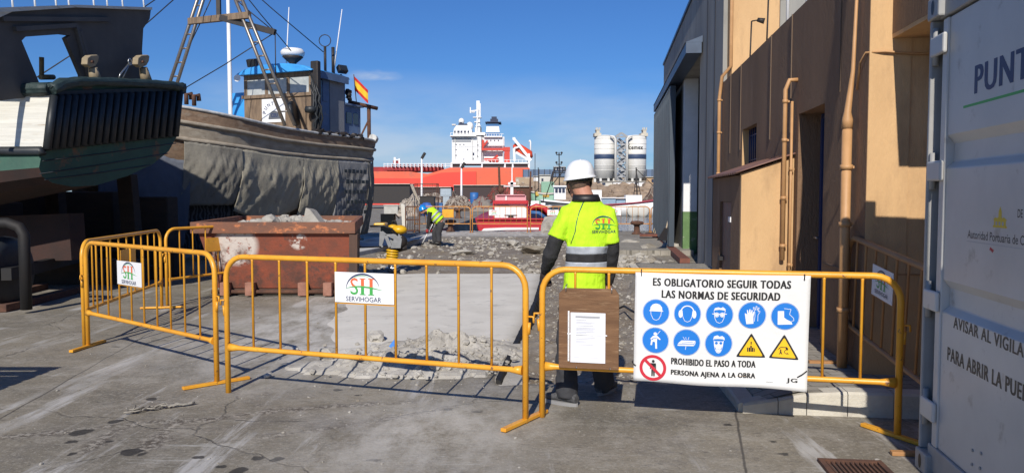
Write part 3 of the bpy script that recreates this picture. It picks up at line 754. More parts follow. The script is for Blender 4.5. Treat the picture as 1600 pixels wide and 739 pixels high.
# warehouse
wh = thing('warehouse', 'grey concrete warehouse with dark sliding door and blue flashing', 'warehouse', WP(20, 3))
GY0, GY1, GT = 13.4, 27.5, 6.15
O0, O1, OZ = 16.75, 20.4, 4.55
k = MB()
wslab(k, GY0 + .004, O0, -.2, GT, .01, .35); wslab(k, O0, O1, OZ, GT, .01, .35); wslab(k, O1, GY1, -.2, GT, .01, .35)
wslab(k, GY1, GY1 + .3, -.2, GT, .01, 12); wslab(k, GY0 + .01, GY0 + .3, 3.0, GT, .36, 12)
wslab(k, O0 - 1, O0 - .8, -.2, OZ, .352, 5); wslab(k, O1 + .8, O1 + 1, -.2, OZ, .352, 5)
build('wall', k, M['grey_wall'], wh)
k = MB(); wslab(k, GY0 + .31, GY1 - .01, GT - .12, GT - .02, .36, 12); wslab(k, GY0 + .02, GY1 + .28, GT, GT + .08, -.03, .4)
build('roof', k, M['awning'], wh)
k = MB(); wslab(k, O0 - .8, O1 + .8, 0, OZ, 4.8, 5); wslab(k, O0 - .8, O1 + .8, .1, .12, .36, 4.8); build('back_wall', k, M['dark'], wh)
k = MB(); wslab(k, O1 - .30, O1 - .006, 1.10, OZ - .01, .012, .36); build('white_jamb', k, M['white'], wh)
k = MB(); wslab(k, O1 - .305, O1 - .004, 0.02, 1.098, .01, .365); build('green_jamb', k, M['green_wall'], wh)
k = MB(); wslab(k, O1 + .1, GY1 + .1, .16, 4.42, -.32, -.18); d_ = build('sliding_door', k, M['shutter'], wh)
k = MB()
Y = O1 + .25
while Y < GY1: wslab(k, Y, Y + .05, .2, 4.38, -.345, -.322); Y += .42
build('ribs', k, M['shutter'], d_)
k = MB(); wslab(k, O0 - .5, GY1 + .2, 4.5, 4.72, -.34, -.02); a, b2 = WP(O0 - .5), WP(GY1 + .2)
k.prism([a + Vector((0, 0, 4.723)) - WI * .36, a + Vector((0, 0, 4.723)) + WI * .0, a + Vector((0, 0, 4.86)) + WI * .0], WD * ((b2 - a).length))
build('door_canopy', k, M['awning'], wh)
k = MB(); wslab(k, O0 + .1, GY1, .02, .14, -.36, -.14); build('door_rail', k, mat('red_lead_steel', (.20, .07, .045), (.12, .05, .035), .8, nscale=6), wh)
k = MB()
for Y in (14.4, 15.5): wslab(k, Y, Y + .02, .2, GT - .1, .0, .012)
build('seam', k, M['dark'], wh)
# ------------------------------------------------------------------ lettering and emblem helpers
def text_mesh(body, bold=0.0, gap=1.0):
    cu = bpy.data.curves.new('lettering', 'FONT'); cu.body = body; cu.space_character = gap; cu.offset = bold; cu.resolution_u = 3
    o = bpy.data.objects.new('lettering', cu); COL.objects.link(o)
    bpy.context.view_layer.update()
    me = bpy.data.meshes.new_from_object(o.evaluated_get(bpy.context.evaluated_depsgraph_get()))
    vs = [(v.co.x, v.co.y) for v in me.vertices]; fs = [list(p.vertices) for p in me.polygons]
    bpy.data.objects.remove(o); bpy.data.curves.remove(cu); bpy.data.meshes.remove(me)
    x0 = min(v[0] for v in vs); x1 = max(v[0] for v in vs); y0 = min(v[1] for v in vs); y1 = max(v[1] for v in vs)
    return [((x - x0) / (x1 - x0), (y - y0) / (y1 - y0)) for x, y in vs], fs
class Flat:
    """2-D drawing: coloured polygons, later laid on a surface by a mapping."""
    def __init__(s): s.items = []
    def poly(s, pts, m, lay=0): s.items.append((list(pts), [list(range(len(pts)))], m, lay)); return s
    def disc(s, c, r_, m, lay=0, n=28, rx=1.0):
        return s.poly([(c[0] + r_ * rx * math.cos(2 * math.pi * i / n), c[1] + r_ * math.sin(2 * math.pi * i / n)) for i in range(n)], m, lay)
    def ring(s, c, r0, r1, m, lay=0, n=32, a0=0, a1=360, rx=1.0):
        vs, fs = [], []
        k = n + 1
        for i in range(k):
            a = R(lerp(a0, a1, i / n)); ca, sa = math.cos(a), math.sin(a)
            vs += [(c[0] + r0 * rx * ca, c[1] + r0 * sa), (c[0] + r1 * rx * ca, c[1] + r1 * sa)]
        for i in range(n): fs.append([2 * i, 2 * i + 1, 2 * i + 3, 2 * i + 2])
        s.items.append((vs, fs, m, lay)); return s
    def text(s, body, x, y, w, h, m, lay=0, bold=0.0):
        vs, fs = text_mesh(body, min(bold, .008), 1.13 if bold > .008 else 1.0)
        k = h * .05 if bold > .008 else 0          # heavy lettering: overprinted three times
        for i, d in enumerate((0, -k, k) if k else (0,)):
            s.items.append(([(x + k + u * (w - 2 * k) + d, y + v * h) for u, v in vs], fs, m, lay + i * .5))
        return s
    def line(s, p, q, w, m, lay=0):
        dx, dy = q[0] - p[0], q[1] - p[1]; l = math.hypot(dx, dy) or 1; nx_, ny_ = -dy / l * w / 2, dx / l * w / 2
        return s.poly([(p[0] + nx_, p[1] + ny_), (p[0] - nx_, p[1] - ny_), (q[0] - nx_, q[1] - ny_), (q[0] + nx_, q[1] + ny_)], m, lay)
    def crescent(s, c, r_, w, m, a0, a1, lay=0, n=26, rx=1.0):
        vs, fs = [], []
        for i in range(n + 1):
            t_ = i / n; a = R(lerp(a0, a1, t_)); ww = w * math.sin(math.pi * min(1, max(0, t_ * .92 + .04)))
            vs += [(c[0] + (r_ - ww) * rx * math.cos(a), c[1] + (r_ - ww) * math.sin(a)), (c[0] + r_ * rx * math.cos(a), c[1] + r_ * math.sin(a))]
        for i in range(n): fs.append([2 * i, 2 * i + 1, 2 * i + 3, 2 * i + 2])
        s.items.append((vs, fs, m, lay)); return s
    def lay(s, fn, mats, name, parent, step=.0008, base=.0012):
        mb = MB()
        order = {}
        for vs, fs, m, lay in s.items:
            mb.add([fn(u, v, base + lay * step) for u, v in vs], fs, m)
        return build(name, mb, mats, parent, recalc=False)
EMB = ['navy', 'red_print', 'green_print', 'black']
def emblem(text=True, simple=False):
    """unit drawing about 1 wide (0..1) x 0.62 high: arc, SH split red over green, swoosh and the name."""
    f = Flat()
    f.crescent((.47, .30), .325, .035, 0, 182, 8, 0, rx=1.25)
    f.crescent((.46, .31), .27, .012, 2, 150, 40, 0, rx=1.25)
    yc = .335
    for body, x, w in (('S', .17, .19),):
        vs, fs = text_mesh(body)
        for lo_, hi_, m in ((0, yc, 2), (yc, 9, 1)):
            bm = bmesh.new(); vv = [bm.verts.new((x + u * w, .16 + v * .36, 0)) for u, v in vs]
            for q in fs:
                try: bm.faces.new([vv[i] for i in q])
                except ValueError: pass
            bmesh.ops.bisect_plane(bm, geom=bm.verts[:] + bm.edges[:] + bm.faces[:], plane_co=(0, yc, 0), plane_no=(0, 1, 0), clear_outer=(m == 2), clear_inner=(m == 1))
            bm.verts.index_update()
            f.items.append(([(v.co.x, v.co.y) for v in bm.verts], [[v.index for v in q.verts] for q in bm.faces], m, 1)); bm.free()
    for x in (.43, .64):
        f.poly([(x, yc), (x + .075, yc), (x + .075, .50), (x + .11, .50), (x + .11, .52), (x - .035, .52), (x - .035, .50), (x, .50)], 1, 1)
        f.poly([(x, .18), (x - .035, .18), (x - .035, .16), (x + .11, .16), (x + .11, .18), (x + .075, .18), (x + .075, yc), (x, yc)], 2, 1)
    f.poly([(.505, .325), (.64, .325), (.64, .345), (.505, .345)], 2, 1)
    top = [(lerp(.02, .98, i / 18), .27 + .085 * math.sin(math.pi * (i / 18) ** .8)) for i in range(19)]
    bot = [(x, y - .032 * math.sin(math.pi * i / 18)) for i, (x, y) in enumerate(top)]
    vs = top + bot; f.items.append((vs, [[i, i + 1, 19 + i + 1, 19 + i] for i in range(18)], 2, 2))
    if text: f.text('SERVIHOGAR', .06, .015, .86, .105, 0, 1, .004)
    return f

# ------------------------------------------------------------------ yellow crowd barriers
SIGNS = {}
def barrier(label, group, a, b_, z0=0.0, z1=0.0, plate=None, feet=(True, True), bars=9, mat_='yellow', H=1.06, foot_rot=(0, 0), front=-1, logo=True, thin=False, plate_mat='sign_white'):
    a, b_ = Vector((*a, z0)), Vector((*b_, z1)); d = b_ - a; Lh = math.hypot(d.x, d.y); ang = math.atan2(d.y, d.x)
    q = thing('crowd_barrier', label, 'barrier', a, group, ang)
    q.rotation_euler = (0, -math.atan2(d.z, Lh), ang)
    m = M[mat_]; r_ = .0215; Lb = d.length; n = 6 if thin else 10
    cr_ = .16; pts = [(0, 0, 0), (0, 0, H - cr_)]
    for i in range(1, 7): t_ = R(180 - 15 * i); pts.append((cr_ + cr_ * math.cos(t_), 0, H - cr_ + cr_ * math.sin(t_)))
    for i in range(7): t_ = R(90 - 15 * i); pts.append((Lb - cr_ + cr_ * math.cos(t_), 0, H - cr_ + cr_ * math.sin(t_)))
    pts += [(Lb, 0, 0)]
    k = MB(); k.tube(pts, r_, n); build('frame', k, m, q, local=True)
    k = MB(); k.tube([(.022, 0, .355), (.07, 0, .355), (.11, 0, .355), (Lb - .11, 0, .355), (Lb - .07, 0, .355), (Lb - .022, 0, .355)], [.034, .026, .019, .019, .026, .034], n)
    build('lower_rail', k, m, q, local=True)
    xs_ = [Lb * (i + 1) / (bars + 1) for i in range(bars)]
    for i, x in enumerate(xs_):
        k = MB(); k.tube([(x, 0, .36), (x, 0, H - .03), (x, 0, H - .012)], [.0095, .0095, .014], 6)
        build('baluster', k, m, q, local=True)
    for x, f_, rt in ((.0, feet[0], foot_rot[0]), (Lb, feet[1], foot_rot[1])):
        if not f_: continue
        k = MB(); c, s_ = math.cos(rt), math.sin(rt)
        k.beam((x + s_ * .27, -c * .27, .018), (x - s_ * .27, c * .27, .018), .042, .024)
        build('foot', k, m, q, local=True, bevel=.004)
    for x, sg in ((0, -1), (Lb, 1)):
        k = MB(); k.tube([(x + sg * .015, 0, .72), (x + sg * .055, 0, .72), (x + sg * .058, 0, .68)], .008, 6); k.tube([(x + sg * .022, 0, .60), (x + sg * .026, 0, .68)], .012, 6)
        build('hook', k, m, q, local=True)
    if plate:
        i0, i1, zb, zt = plate[:4]
        x0, x1 = xs_[i0] + .003, xs_[i1] - .003
        k = MB(); k.span((x0, front * .016 - .002, zb), (x1, front * .016 + .002, zt)); p_ = build('sign_plate', k, M[plate_mat], q, local=True)
        k = MB(); k.span((x0, -.009, zb - .012), (x1, .009, zb - .002)); build('plate_strip', k, m, q, local=True)
        if logo:
            w = (x1 - x0); hgt = zt - zb; sc = min(w / 1.35, hgt / .66)
            cx, cz = (x0 + x1) / 2, (zt + zb) / 2
            def fn(u, v, o_): return Vector((cx + (u - .5) * sc * front * -1, front * (.018 + o_), cz + (v - .31) * sc))
            lo_ = emblem().lay(fn, [M[e] for e in EMB], 'printed_emblem', p_)
            # parent offset: drawing is in barrier space, plate has no offset
            lo_.data.transform(Matrix.Translation(rootloc(q)))
    return q
GA = 'yellow barriers closing off the works in the foreground'
A0, A1 = G(138, 543), G(339, 601)
D0_, D1_ = G(357, 613), G(821, 660)
E0, E1 = G(847, 651), G(1402, 685)
Bq0, Bq1 = G(131, 541), G(253, 482)
C0 = G(257, 477)
barrier('slanted yellow barrier on the left with small white emblem plate', GA, A0.xy, A1.xy, plate=(2, 4, .70, .92), foot_rot=(.6, -.15))
barrier('yellow barrier running back along the boatyard side, no foreground plate', GA, (Bq0.x - .02, Bq0.y + .05), Bq1.xy, plate=(3, 5, .70, .90), logo=False, plate_mat='yellow', foot_rot=(0, .1), feet=(False, True))
barrier('yellow barrier partly behind the left end of the rusty skip', GA, (C0.x + .03, C0.y + .02), (C0.x + 1.0, C0.y + 2.2), plate=(2, 4, .70, .90), logo=False, plate_mat='yellow', feet=(False, True))
barrier('middle yellow barrier in front of the rubble with white emblem plate', GA, D0_.xy, D1_.xy, plate=(3, 5, .755, .975), foot_rot=(0, -.25), feet=(False, True))
barrier('right yellow barrier carrying the large safety banner and wooden board', GA, E0.xy, E1.xy, feet=(False, True), foot_rot=(0, .62), H=1.025)
M['shaded_yellow'] = mat('shade_dimmed_yellow', (.42, .22, .09), (.36, .18, .07), .6, nscale=4)  # yellow paint dimmed in colour to stand in for shade on the barrier
barrier('barrier standing close along the building wall beside the white container', GA, (2.70, 6.2), (2.50, 4.42), .15, .0, plate=(2, 4, .72, .94), bars=8, mat_='shaded_yellow', front=-1, feet=(True, True), H=1.06)
GF = 'yellow barriers along the quay edge in the distance'
def far_pt(px): return (px - 800) / F * 31.5
edges = [(647, 735, 'far quay barrier behind the bent worker, with a yellow plate'), (738, 824, 'far quay barrier in front of the red and white boat'), (829, 917, 'far quay barrier just left of the standing worker'), (926, 1015, 'far quay barrier before the white fishing boat and water'), (1018, 1105, 'far quay barrier mostly hidden by the warehouse door')]
for i, (a, b_, lb) in enumerate(edges):
    barrier(lb, GF, (far_pt(a), 31.6), (far_pt(b_), 31.5), plate=((2, 4, .70, .93) if i else (4, 6, .62, .95)), mat_='faded_yellow', thin=True, logo=i > 0, plate_mat='sign_white' if i else 'yellow')

# ------------------------------------------------------------------ safety banner tied to the right barrier
ed = (E1 - E0).normalized(); en = Vector((ed.y, -ed.x, 0)); en = en if en.y < 0 else -en
def banner_pt(u, v, off=0.0):
    s0 = ((P(997, 420, 5.1).x) - E0.x); Lx = 1.10
    top = 1.02 - .004 * math.sin(u * 3.14); bot = .29 - .012 * u + .012 * math.sin(u * 9 + 1) * .4
    z = lerp(top, bot, v)
    s_ = lerp(s0 - .008 * v, s0 + Lx - .012 * v, u)
    wave = .009 * math.sin(u * 5.2 + v * 1.2) + .006 * math.sin(v * 4.4 + u * 2) + .010 * v * v * u
    return E0 + ed * s_ + en * (.026 + wave + off) + Vector((0, 0, z))
bn_ = thing('safety_banner', 'white safety banner with blue circular symbols and black Spanish wording', 'banner', banner_pt(.5, .5))
k = MB(); k.grid(lambda u, v: banner_pt(u, v), 41, 29)
sheet = build('sheet', k, mat('banner_vinyl', (.75, .75, .74), (.70, .70, .69), .42, nscale=2, bump=.25, bscale=6), bn_)
sm = sheet.modifiers.new('thickness', 'SOLIDIFY'); sm.thickness = .0012; sm.offset = -1
BW, BH = 1.10, .735
fl = Flat()          # metres, origin at the top left, y up (negative down)
BM = ['black', 'blue_print', 'sign_white', 'yellow_sign', 'red_sign', 'grey_print']
fl.text('ES OBLIGATORIO SEGUIR TODAS', .104 * BW, -.085, .79 * BW, .052, 0, 0, .018)
fl.text('LAS NORMAS DE SEGURIDAD', .157 * BW, -.163, .68 * BW, .052, 0, 0, .018)
fl.text('PROHIBIDO EL PASO A TODA', .222 * BW, -.605, .49 * BW, .044, 0, 0, .018)
fl.text('PERSONA AJENA A LA OBRA', .222 * BW, -.685, .49 * BW, .044, 0, 0, .018)
fl.text('JG', .885 * BW, -.690, .062 * BW, .034, 0, 0, .014)
for i in range(9): fl.poly([(.772 * BW + i * .0048, -.697), (.772 * BW + i * .0048 + .003, -.697), (.772 * BW + i * .0048 + .004, -.690), (.772 * BW + i * .0048 + .001, -.690)], 5)
CX = [.127, .311, .496, .682, .867]; RAD = .088
def sym(i, row): return (CX[i] * BW, -.262 if row == 0 else -.452)
for row, cnt in ((0, 5), (1, 3)):
    for i in range(cnt):
        c = sym(i, row)
        fl.disc(c, RAD - .004, 1, 0, 40); fl.ring(c, RAD - .0015, RAD, 1, 0, 40)
def pl(c, pts, m, lay=2, s_=.001): fl.poly([(c[0] + x * s_, c[1] + y * s_) for x, y in pts], m, lay)
def hd(c, w=38, lay=2, m=2):      # outline face
    out = [(-w, 22), (-w + 4, -18), (-18, -46), (0, -54), (18, -46), (w - 4, -18), (w, 22)]
    for (x0, y0), (x1, y1) in zip(out, out[1:]): fl.line((c[0] + x0 * .001, c[1] + y0 * .001), (c[0] + x1 * .001, c[1] + y1 * .001), .003, m, lay)
c = sym(0, 0); hd(c, 36)
pl(c, [(-46, 8), (-38, 14), (-36, 34), (-22, 52), (-4, 58), (6, 58), (24, 52), (38, 34), (40, 14), (48, 8), (40, 6), (-38, 6)], 2)
c = sym(1, 0); hd(c, 34)
fl.ring((c[0], c[1] + .012), .037, .044, 2, 2, 20, 0, 180)
for s_ in (-1, 1): fl.disc((c[0] + s_ * .044, c[1] - .002), .026, 2, 3, 20, .5)
c = sym(2, 0); hd(c, 34); pl(c, [(-38, 20), (-30, 44), (-8, 50), (8, 44), (20, 52), (36, 40), (38, 20), (30, 30), (0, 34), (-30, 30)], 2)
for s_ in (-1, 1): fl.disc((c[0] + s_ * .018, c[1]), .016, 2, 3, 18); fl.ring((c[0] + s_ * .018, c[1]), .010, .0118, 1, 4, 18)
fl.line((c[0] - .046, c[1] + .006), (c[0] + .046, c[1] + .006), .005, 2, 3)
c = sym(3, 0)
pl(c, [(-34, -58), (-44, -2), (-46, 14), (-36, 10), (-30, 2), (-34, 34), (-28, 36), (-22, 12), (-18, 40), (-12, 40), (-10, 12), (-4, 36), (2, 34), (0, 8), (8, 26), (14, 22), (8, -10), (10, -54)], 2)
pts = [(14, -40), (18, -6), (16, 24), (4, 52), (10, 54), (20, 34), (22, 60), (28, 60), (30, 32), (38, 52), (42, 50), (36, 24), (46, 30), (48, 24), (36, 2), (36, -38)]
for a, b_ in zip(pts, pts[1:]): fl.line((c[0] + a[0] * .001, c[1] + a[1] * .001), (c[0] + b_[0] * .001, c[1] + b_[1] * .001), .0028, 2, 2)
c = sym(4, 0)
pl(c, [(-46, 32), (-8, 34), (-6, -8), (10, -20), (40, -34), (46, -50), (-44, -56)], 2)
pts = [(-8, 50), (34, 46), (26, 14), (52, -10), (54, -26), (40, -28)]
for a, b_ in zip(pts, pts[1:]): fl.line((c[0] + a[0] * .001, c[1] + a[1] * .001), (c[0] + b_[0] * .001, c[1] + b_[1] * .001), .003, 2, 2)
c = sym(0, 1)
fl.disc((c[0] - .002, c[1] + .044), .011, 2, 2, 16)
pl(c, [(-16, 30), (12, 32), (10, -8), (12, -56), (0, -56), (-2, -12), (-18, -8), (-22, -34), (-32, -32), (-28, 2), (-14, 6)], 2)
pl(c, [(-16, 30), (-34, 10), (-28, 4), (-12, 18)], 2, 3); pl(c, [(12, 32), (34, 10), (30, 4), (10, 16)], 2, 3)
fl.line((c[0] + .002, c[1] + .03), (c[0] + .03, c[1] + .066), .003, 2, 2); fl.line((c[0] - .016, c[1] + .012), (c[0] + .012, c[1] + .02), .003, 1, 4)
c = sym(1, 1)
pl(c, [(-58, -12), (-34, 12), (56, 14), (46, -8)], 2); pl(c, [(-58, -16), (46, -12), (46, -22), (-58, -26)], 2); pl(c, [(48, -10), (58, 12), (58, 4), (50, -20)], 2)
for x in (-14, -4, 8): fl.line((c[0] + x * .001, c[1] + .018), (c[0] + (x * 1.7) * .001, c[1] + .036), .0026, 2, 2)
fl.line((c[0] - .004, c[1] - .024), (c[0] - .008, c[1] - .05), .003, 2, 2); fl.line((c[0] - .03, c[1] - .004), (c[0] + .04, c[1] + .006), .002, 1, 4)
c = sym(2, 1); hd(c, 30)
pl(c, [(-36, 24), (-30, 48), (-8, 56), (4, 46), (22, 52), (36, 40), (38, 22), (28, 30), (0, 32), (-30, 30)], 2)
pl(c, [(-30, 16), (30, 16), (28, -12), (14, -34), (-14, -34), (-28, -12)], 2)
for s_ in (-1, 1): fl.disc((c[0] + s_ * .014, c[1] + .004), .0095, 1, 3, 18)
fl.disc((c[0], c[1] - .046), .017, 2, 3, 18); fl.ring((c[0], c[1] - .046), .010, .0115, 1, 4, 18)
for i in (3, 4):
    c = (CX[i] * BW, -.475)
    for m, sc, lay in ((0, 1.0, 0), (3, .80, 1)):
        pts = []
        for (x, y) in ((0, .098), (-.094, -.062), (.094, -.062)):
            pts.append((c[0] + x * sc, c[1] + (y - .0) * sc - (0 if sc == 1 else .003)))
        # rounded tips
        rp = []
        for j in range(3):
            p0, p1, p2 = pts[j - 1], pts[j], pts[(j + 1) % 3]
            for t_ in (.07, 0, -.07):
                if t_ > 0: rp.append((lerp(p1[0], p0[0], t_), lerp(p1[1], p0[1], t_)))
                elif t_ < 0: rp.append((lerp(p1[0], p2[0], -t_), lerp(p1[1], p2[1], -t_)))
                else: rp.append((lerp(p1[0], (p0[0] + p2[0]) / 2, .03), lerp(p1[1], (p0[1] + p2[1]) / 2, .03)))
        fl.poly(rp, m, lay)
    if i == 3:
        pl(c, [(-4, 40), (4, 40), (3, 20), (-3, 20)], 0); pl(c, [(-5, 14), (5, 14), (5, 2), (-5, 2)], 0)
        pl(c, [(-24, 2), (24, 2), (24, -26), (-24, -26)], 0, 2)
        for x in (-15, 0, 15): fl.line((c[0] + x * .001, c[1] + .001), (c[0] + x * .001, c[1] - .025), .003, 3, 3)
    else:
        fl.line((c[0] - .034, c[1] - .002), (c[0] - .02, c[1] + .012), .005, 0, 2); fl.line((c[0] - .02, c[1] + .012), (c[0] + .012, c[1] + .012), .005, 0, 2)
        pl(c, [(8, 16), (34, 14), (34, -6), (12, -4)], 0); fl.disc((c[0] - .020, c[1] - .006), .005, 0, 2, 12)
        pl(c, [(-26, -12), (-15, -12), (-14, -22), (-8, -34), (-13, -34), (-19, -26), (-26, -34), (-31, -34), (-24, -22)], 0)
        fl.ring((c[0] + .014, c[1] - .016), .009, .013, 0, 2, 14, 90, 330); fl.line((c[0] + .012, c[1] - .028), (c[0] + .030, c[1] - .028), .004, 0, 2)
c = (.115 * BW, -.640)
fl.ring(c, .068, .088, 4, 0, 40); fl.disc((c[0] + .002, c[1] + .045), .0095, 0, 1, 16)
pl(c, [(-18, 32), (20, 32), (22, -8), (16, -8), (14, 20), (13, -56), (4, -56), (2, -14), (0, -56), (-9, -56), (-10, 20), (-13, -8), (-19, -8)], 0, 1)
fl.line((c[0] - .056, c[1] + .056), (c[0] + .056, c[1] - .056), .019, 4, 2)
fl.lay(lambda x, y, o_: banner_pt(x / BW, -y / BH, .0022 + o_), [M[e] for e in BM], 'printed_symbols', bn_)
for (u, v), (du, dv) in (((.035, .03), (0, -.055)), ((.965, .04), (0, -.05)), ((.012, .86), (-.02, -.03)), ((.945, .88), (.05, -.06))):
    k = MB(); p0 = banner_pt(u, v, .004); p1 = banner_pt(u + du, v + dv, .006); p1b = p1 - en * .05
    k.tube([p0, (p0 + p1) / 2 + en * .006, p1, p1b], .004, 6); build('cable_tie', k, M['black'], bn_)

# wooden notice board with a paper sheet
def brd(u, v, off=0.0):
    s0 = P(874, 500, 5.3).x - E0.x
    return E0 + ed * (s0 + u * .405) + en * (.03 + off) + Vector((0, 0, lerp(.36, .905, v)))
wb = thing('notice_board', 'worn wooden board with a printed paper sheet wired to the barrier', 'notice board', brd(.5, 0))
k = MB(); out = [(.0, .0), (1, .0), (1.0, .93), (.93, 1.0), (.09, 1.0), (.0, .93)]
k.prism([brd(u, v) for u, v in out], en * .014)
M['ply'] = mat('weathered_plywood', (.20, .105, .05), (.13, .065, .03), .8, nscale=3, stretch=(1, 1, 9), bump=.3, bscale=20, spots=(.32, .20, .11), sscale=5, sth=(.56, .7))
build('panel', k, M['ply'], wb, bevel=.003)
k = MB()
def pap(u, v, off=0.0): return brd(lerp(.20, .78, u), lerp(.08, .70, v), .0195 + .003 * math.sin(v * 5 + u) * math.sin(u * 3.1) + off)
k.grid(pap, 9, 9); build('paper_sheet', k, mat('paper', (.78, .79, .84), rough=.35), wb, recalc=False)
f = Flat(); f.poly([(.14, .90), (.84, .90), (.84, .935), (.14, .935)], 0); f.poly([(-.075, .02), (-.03, .02), (-.03, 1.03), (-.075, 1.03)], 2, 0)
r2 = random.Random(3)
y = .85
while y > .32:
    w = r2.choice((.12, .3, .45, .5, .55)); f.poly([(.16, y), (.16 + w, y), (.16 + w, y + .006), (.16, y + .006)], 0); y -= r2.choice((.024, .03, .045))
f.poly([(.1, .1), (.82, .1), (.82, .104), (.1, .104)], 0); f.poly([(-.09, .56), (1.05, .545), (1.05, .57), (-.09, .585)], 1, 1)
for i in range(8): f.disc((-.052, .08 + i * .125), .008, 3, 1, 10, .8)
f.lay(lambda u, v, o_: pap(u, v, .001 + o_), [M['grey_print'], M['sign_white'], M['paper_w'] if 'paper_w' in M else M['sign_white'], M['black']], 'printed_lines', wb)
for u, v in ((.12, .975), (.88, .97), (.3, .02), (.86, .02)):
    k = MB(); k.tube([brd(u, v - .02, .016), brd(u, v + (.05 if v > .5 else -.0), .018), brd(u, v + (.06 if v > .5 else -.01), -.04)], .004, 6); build('wire_tie', k, M['steel'], wb)

# ------------------------------------------------------------------ white shipping container, door end towards the yard
ct = thing('shipping_container', 'white shipping container with hinged doors and dark lettering', 'container', (2.28, 4.27, 0))
KC = Vector((2.28, 4.27, 0)); KD = Vector((-.168, -.986, 0)).normalized(); KI = Vector((-KD.y, KD.x, 0)); KI = KI if KI.x > 0 else -KI
KM = Matrix((KI, KD, Vector((0, 0, 1)))).transposed()
def KP(s_, i, z): return KC + KD * s_ + KI * i + Vector((0, 0, z))
def kbox(mb, s0, s1, i0, i1, z0, z1, m=0): return mb.box(KP((s0 + s1) / 2, (i0 + i1) / 2, (z0 + z1) / 2), (i1 - i0, s1 - s0, z1 - z0), KM, m)
M['cwhite'] = mat('container_white', (.56, .55, .52), (.47, .465, .445), .42, nscale=1.5, bump=.06, bscale=9, spots=(.34, .32, .29), sscale=7, sth=(.60, .72))
M['cgrey'] = mat('container_frame_grey', (.34, .34, .33), (.27, .27, .265), .5, nscale=4, spots=(.25, .14, .08), sscale=14, sth=(.68, .72))
k = MB()
kbox(k, .06, 2.38, .10, 6.0, .16, 2.52)
ct_b = build('body', k, M['cwhite'], ct)
k = MB()
for s0, s1 in ((0, .09), (2.35, 2.44)): kbox(k, s0 + (.0 if s0 == 0 else .06), s0 + (.03 if s0 == 0 else .09), .012, .10, .118, 2.475); kbox(k, s0, s1, .10, .24, .118, 2.475); kbox(k, s0, s1, 5.8, 6.02, .12, 2.47)
kbox(k, .09, 2.35, .03, .2, .03, .17); kbox(k, .09, 2.35, .03, .2, 2.47, 2.59)
build('corner_posts', k, M['cgrey'], ct, bevel=.008)
for s0 in (-.005, 2.30):
    for z0 in (0, 2.475):
        k = MB(); kbox(k, s0, s0 + .165, -.002, .2, z0, z0 + .118)
        c = build('corner_casting', k, M['cgrey'], ct, bevel=.01)
        k = MB(); p0 = KP(s0 + .082, -.0035, z0 + .06)
        k.add([p0 + KD * (.022 * math.cos(a)) + Vector((0, 0, .04 * math.sin(a))) for a in [2 * math.pi * i / 14 for i in range(14)]], [list(range(14))]); build('hole', k, M['black'], c, recalc=False)
# door leaves with recessed bands
zb = [(.17, .86, .0), (.86, .90, .5), (.90, 1.03, 1), (1.03, 1.07, .5), (1.07, 1.68, 0), (1.68, 1.72, .5), (1.72, 1.85, 1), (1.85, 1.89, .5), (1.89, 2.46, 0)]
def door(s0, s1):
    k = MB()
    prof = [(.17, .045), (.912, .045), (.945, .080), (1.04, .080), (1.085, .045), (1.67, .045), (1.705, .080), (1.80, .080), (1.845, .045), (2.46, .045)]
    a, b2 = s0 + .07, s1 - .07
    ring0 = [KP(a, i, z) for z, i in prof] + [KP(a, .098, 2.46), KP(a, .098, .17)]
    ring1 = [KP(b2, i, z) for z, i in prof] + [KP(b2, .098, 2.46), KP(b2, .098, .17)]
    k.loft([ring0, ring1], smooth=False)
    kbox(k, s0, a, .035, .098, .17, 2.46); kbox(k, b2, s1, .035, .098, .17, 2.46)
    return build('door', k, M['cwhite'], ct, bevel=.006)
d1 = door(.13, 1.215); d2 = door(1.235, 2.31)
k = MB(); kbox(k, .095, .128, .05, .098, .17, 2.46); build('gasket', k, M['black'], d1)
for z in (.36, .96, 1.66, 2.33):
    k = MB(); kbox(k, .012, .205, .010, .034, z - .055, z + .055); build('hinge', k, M['cwhite'], d1, bevel=.012)
    k = MB(); k.tube([KP(.048, .03, z - .10), KP(.048, .03, z + .10)], .016, 8); build('hinge_pin', k, M['cgrey'], d1)
for s_ in (1.32, 1.62, 2.05):
    k = MB(); k.tube([KP(s_, .0, .1), KP(s_, .0, 2.52)], .017, 8); build('lock_rod', k, M['steel'], d2)
f = Flat()
def CT(body, s0, z, w, h, m, bold=.012): f.text(body, s0, z, w, h, m, 0, bold)
def s_at(px): # distance along the door plane seen at a photo column
    a = (px - 800) / F
    c0 = KC + KI * .045
    return (c0.x - a * c0.y) / (a * KD.y - KD.x)
def z_at(px, py):
    s_ = s_at(px); return P(px, py, (KC + KI * .045).y + KD.y * s_).z
s0 = s_at(1516); s1 = s_at(1600)
def_z = z_at(1516, 148)
wP = (s1 - s0) * 1.02
CT('PUNTO', s0, def_z, wP * 1.30, z_at(1516, 103) - def_z, 0)
f.poly([(s_at(1500), z_at(1500, 170)), (s_at(1500) + .9, z_at(1500, 170)), (s_at(1500) + .9, z_at(1500, 170) + .013), (s_at(1500), z_at(1500, 170) + .013)], 1)
zA = z_at(1514, 372); CT('Autoridad Portuaria de C', s_at(1513), zA, s_at(1600) - s_at(1513) + .01, z_at(1514, 359) - zA, 2, .004)
CT('DE', s_at(1590), z_at(1590, 340), .045, z_at(1590, 327) - z_at(1590, 340), 2, .008)
zB = z_at(1495, 512); CT('AVISAR AL VIGILANTE', s_at(1495), zB, (s_at(1600) - s_at(1495)) * 1.30, z_at(1495, 494) - zB, 2)
zC = z_at(1487, 562); CT('PARA ABRIR LA PUERTA', s_at(1487), zC, (s_at(1600) - s_at(1487)) * 1.27, z_at(1487, 541) - zC, 2)
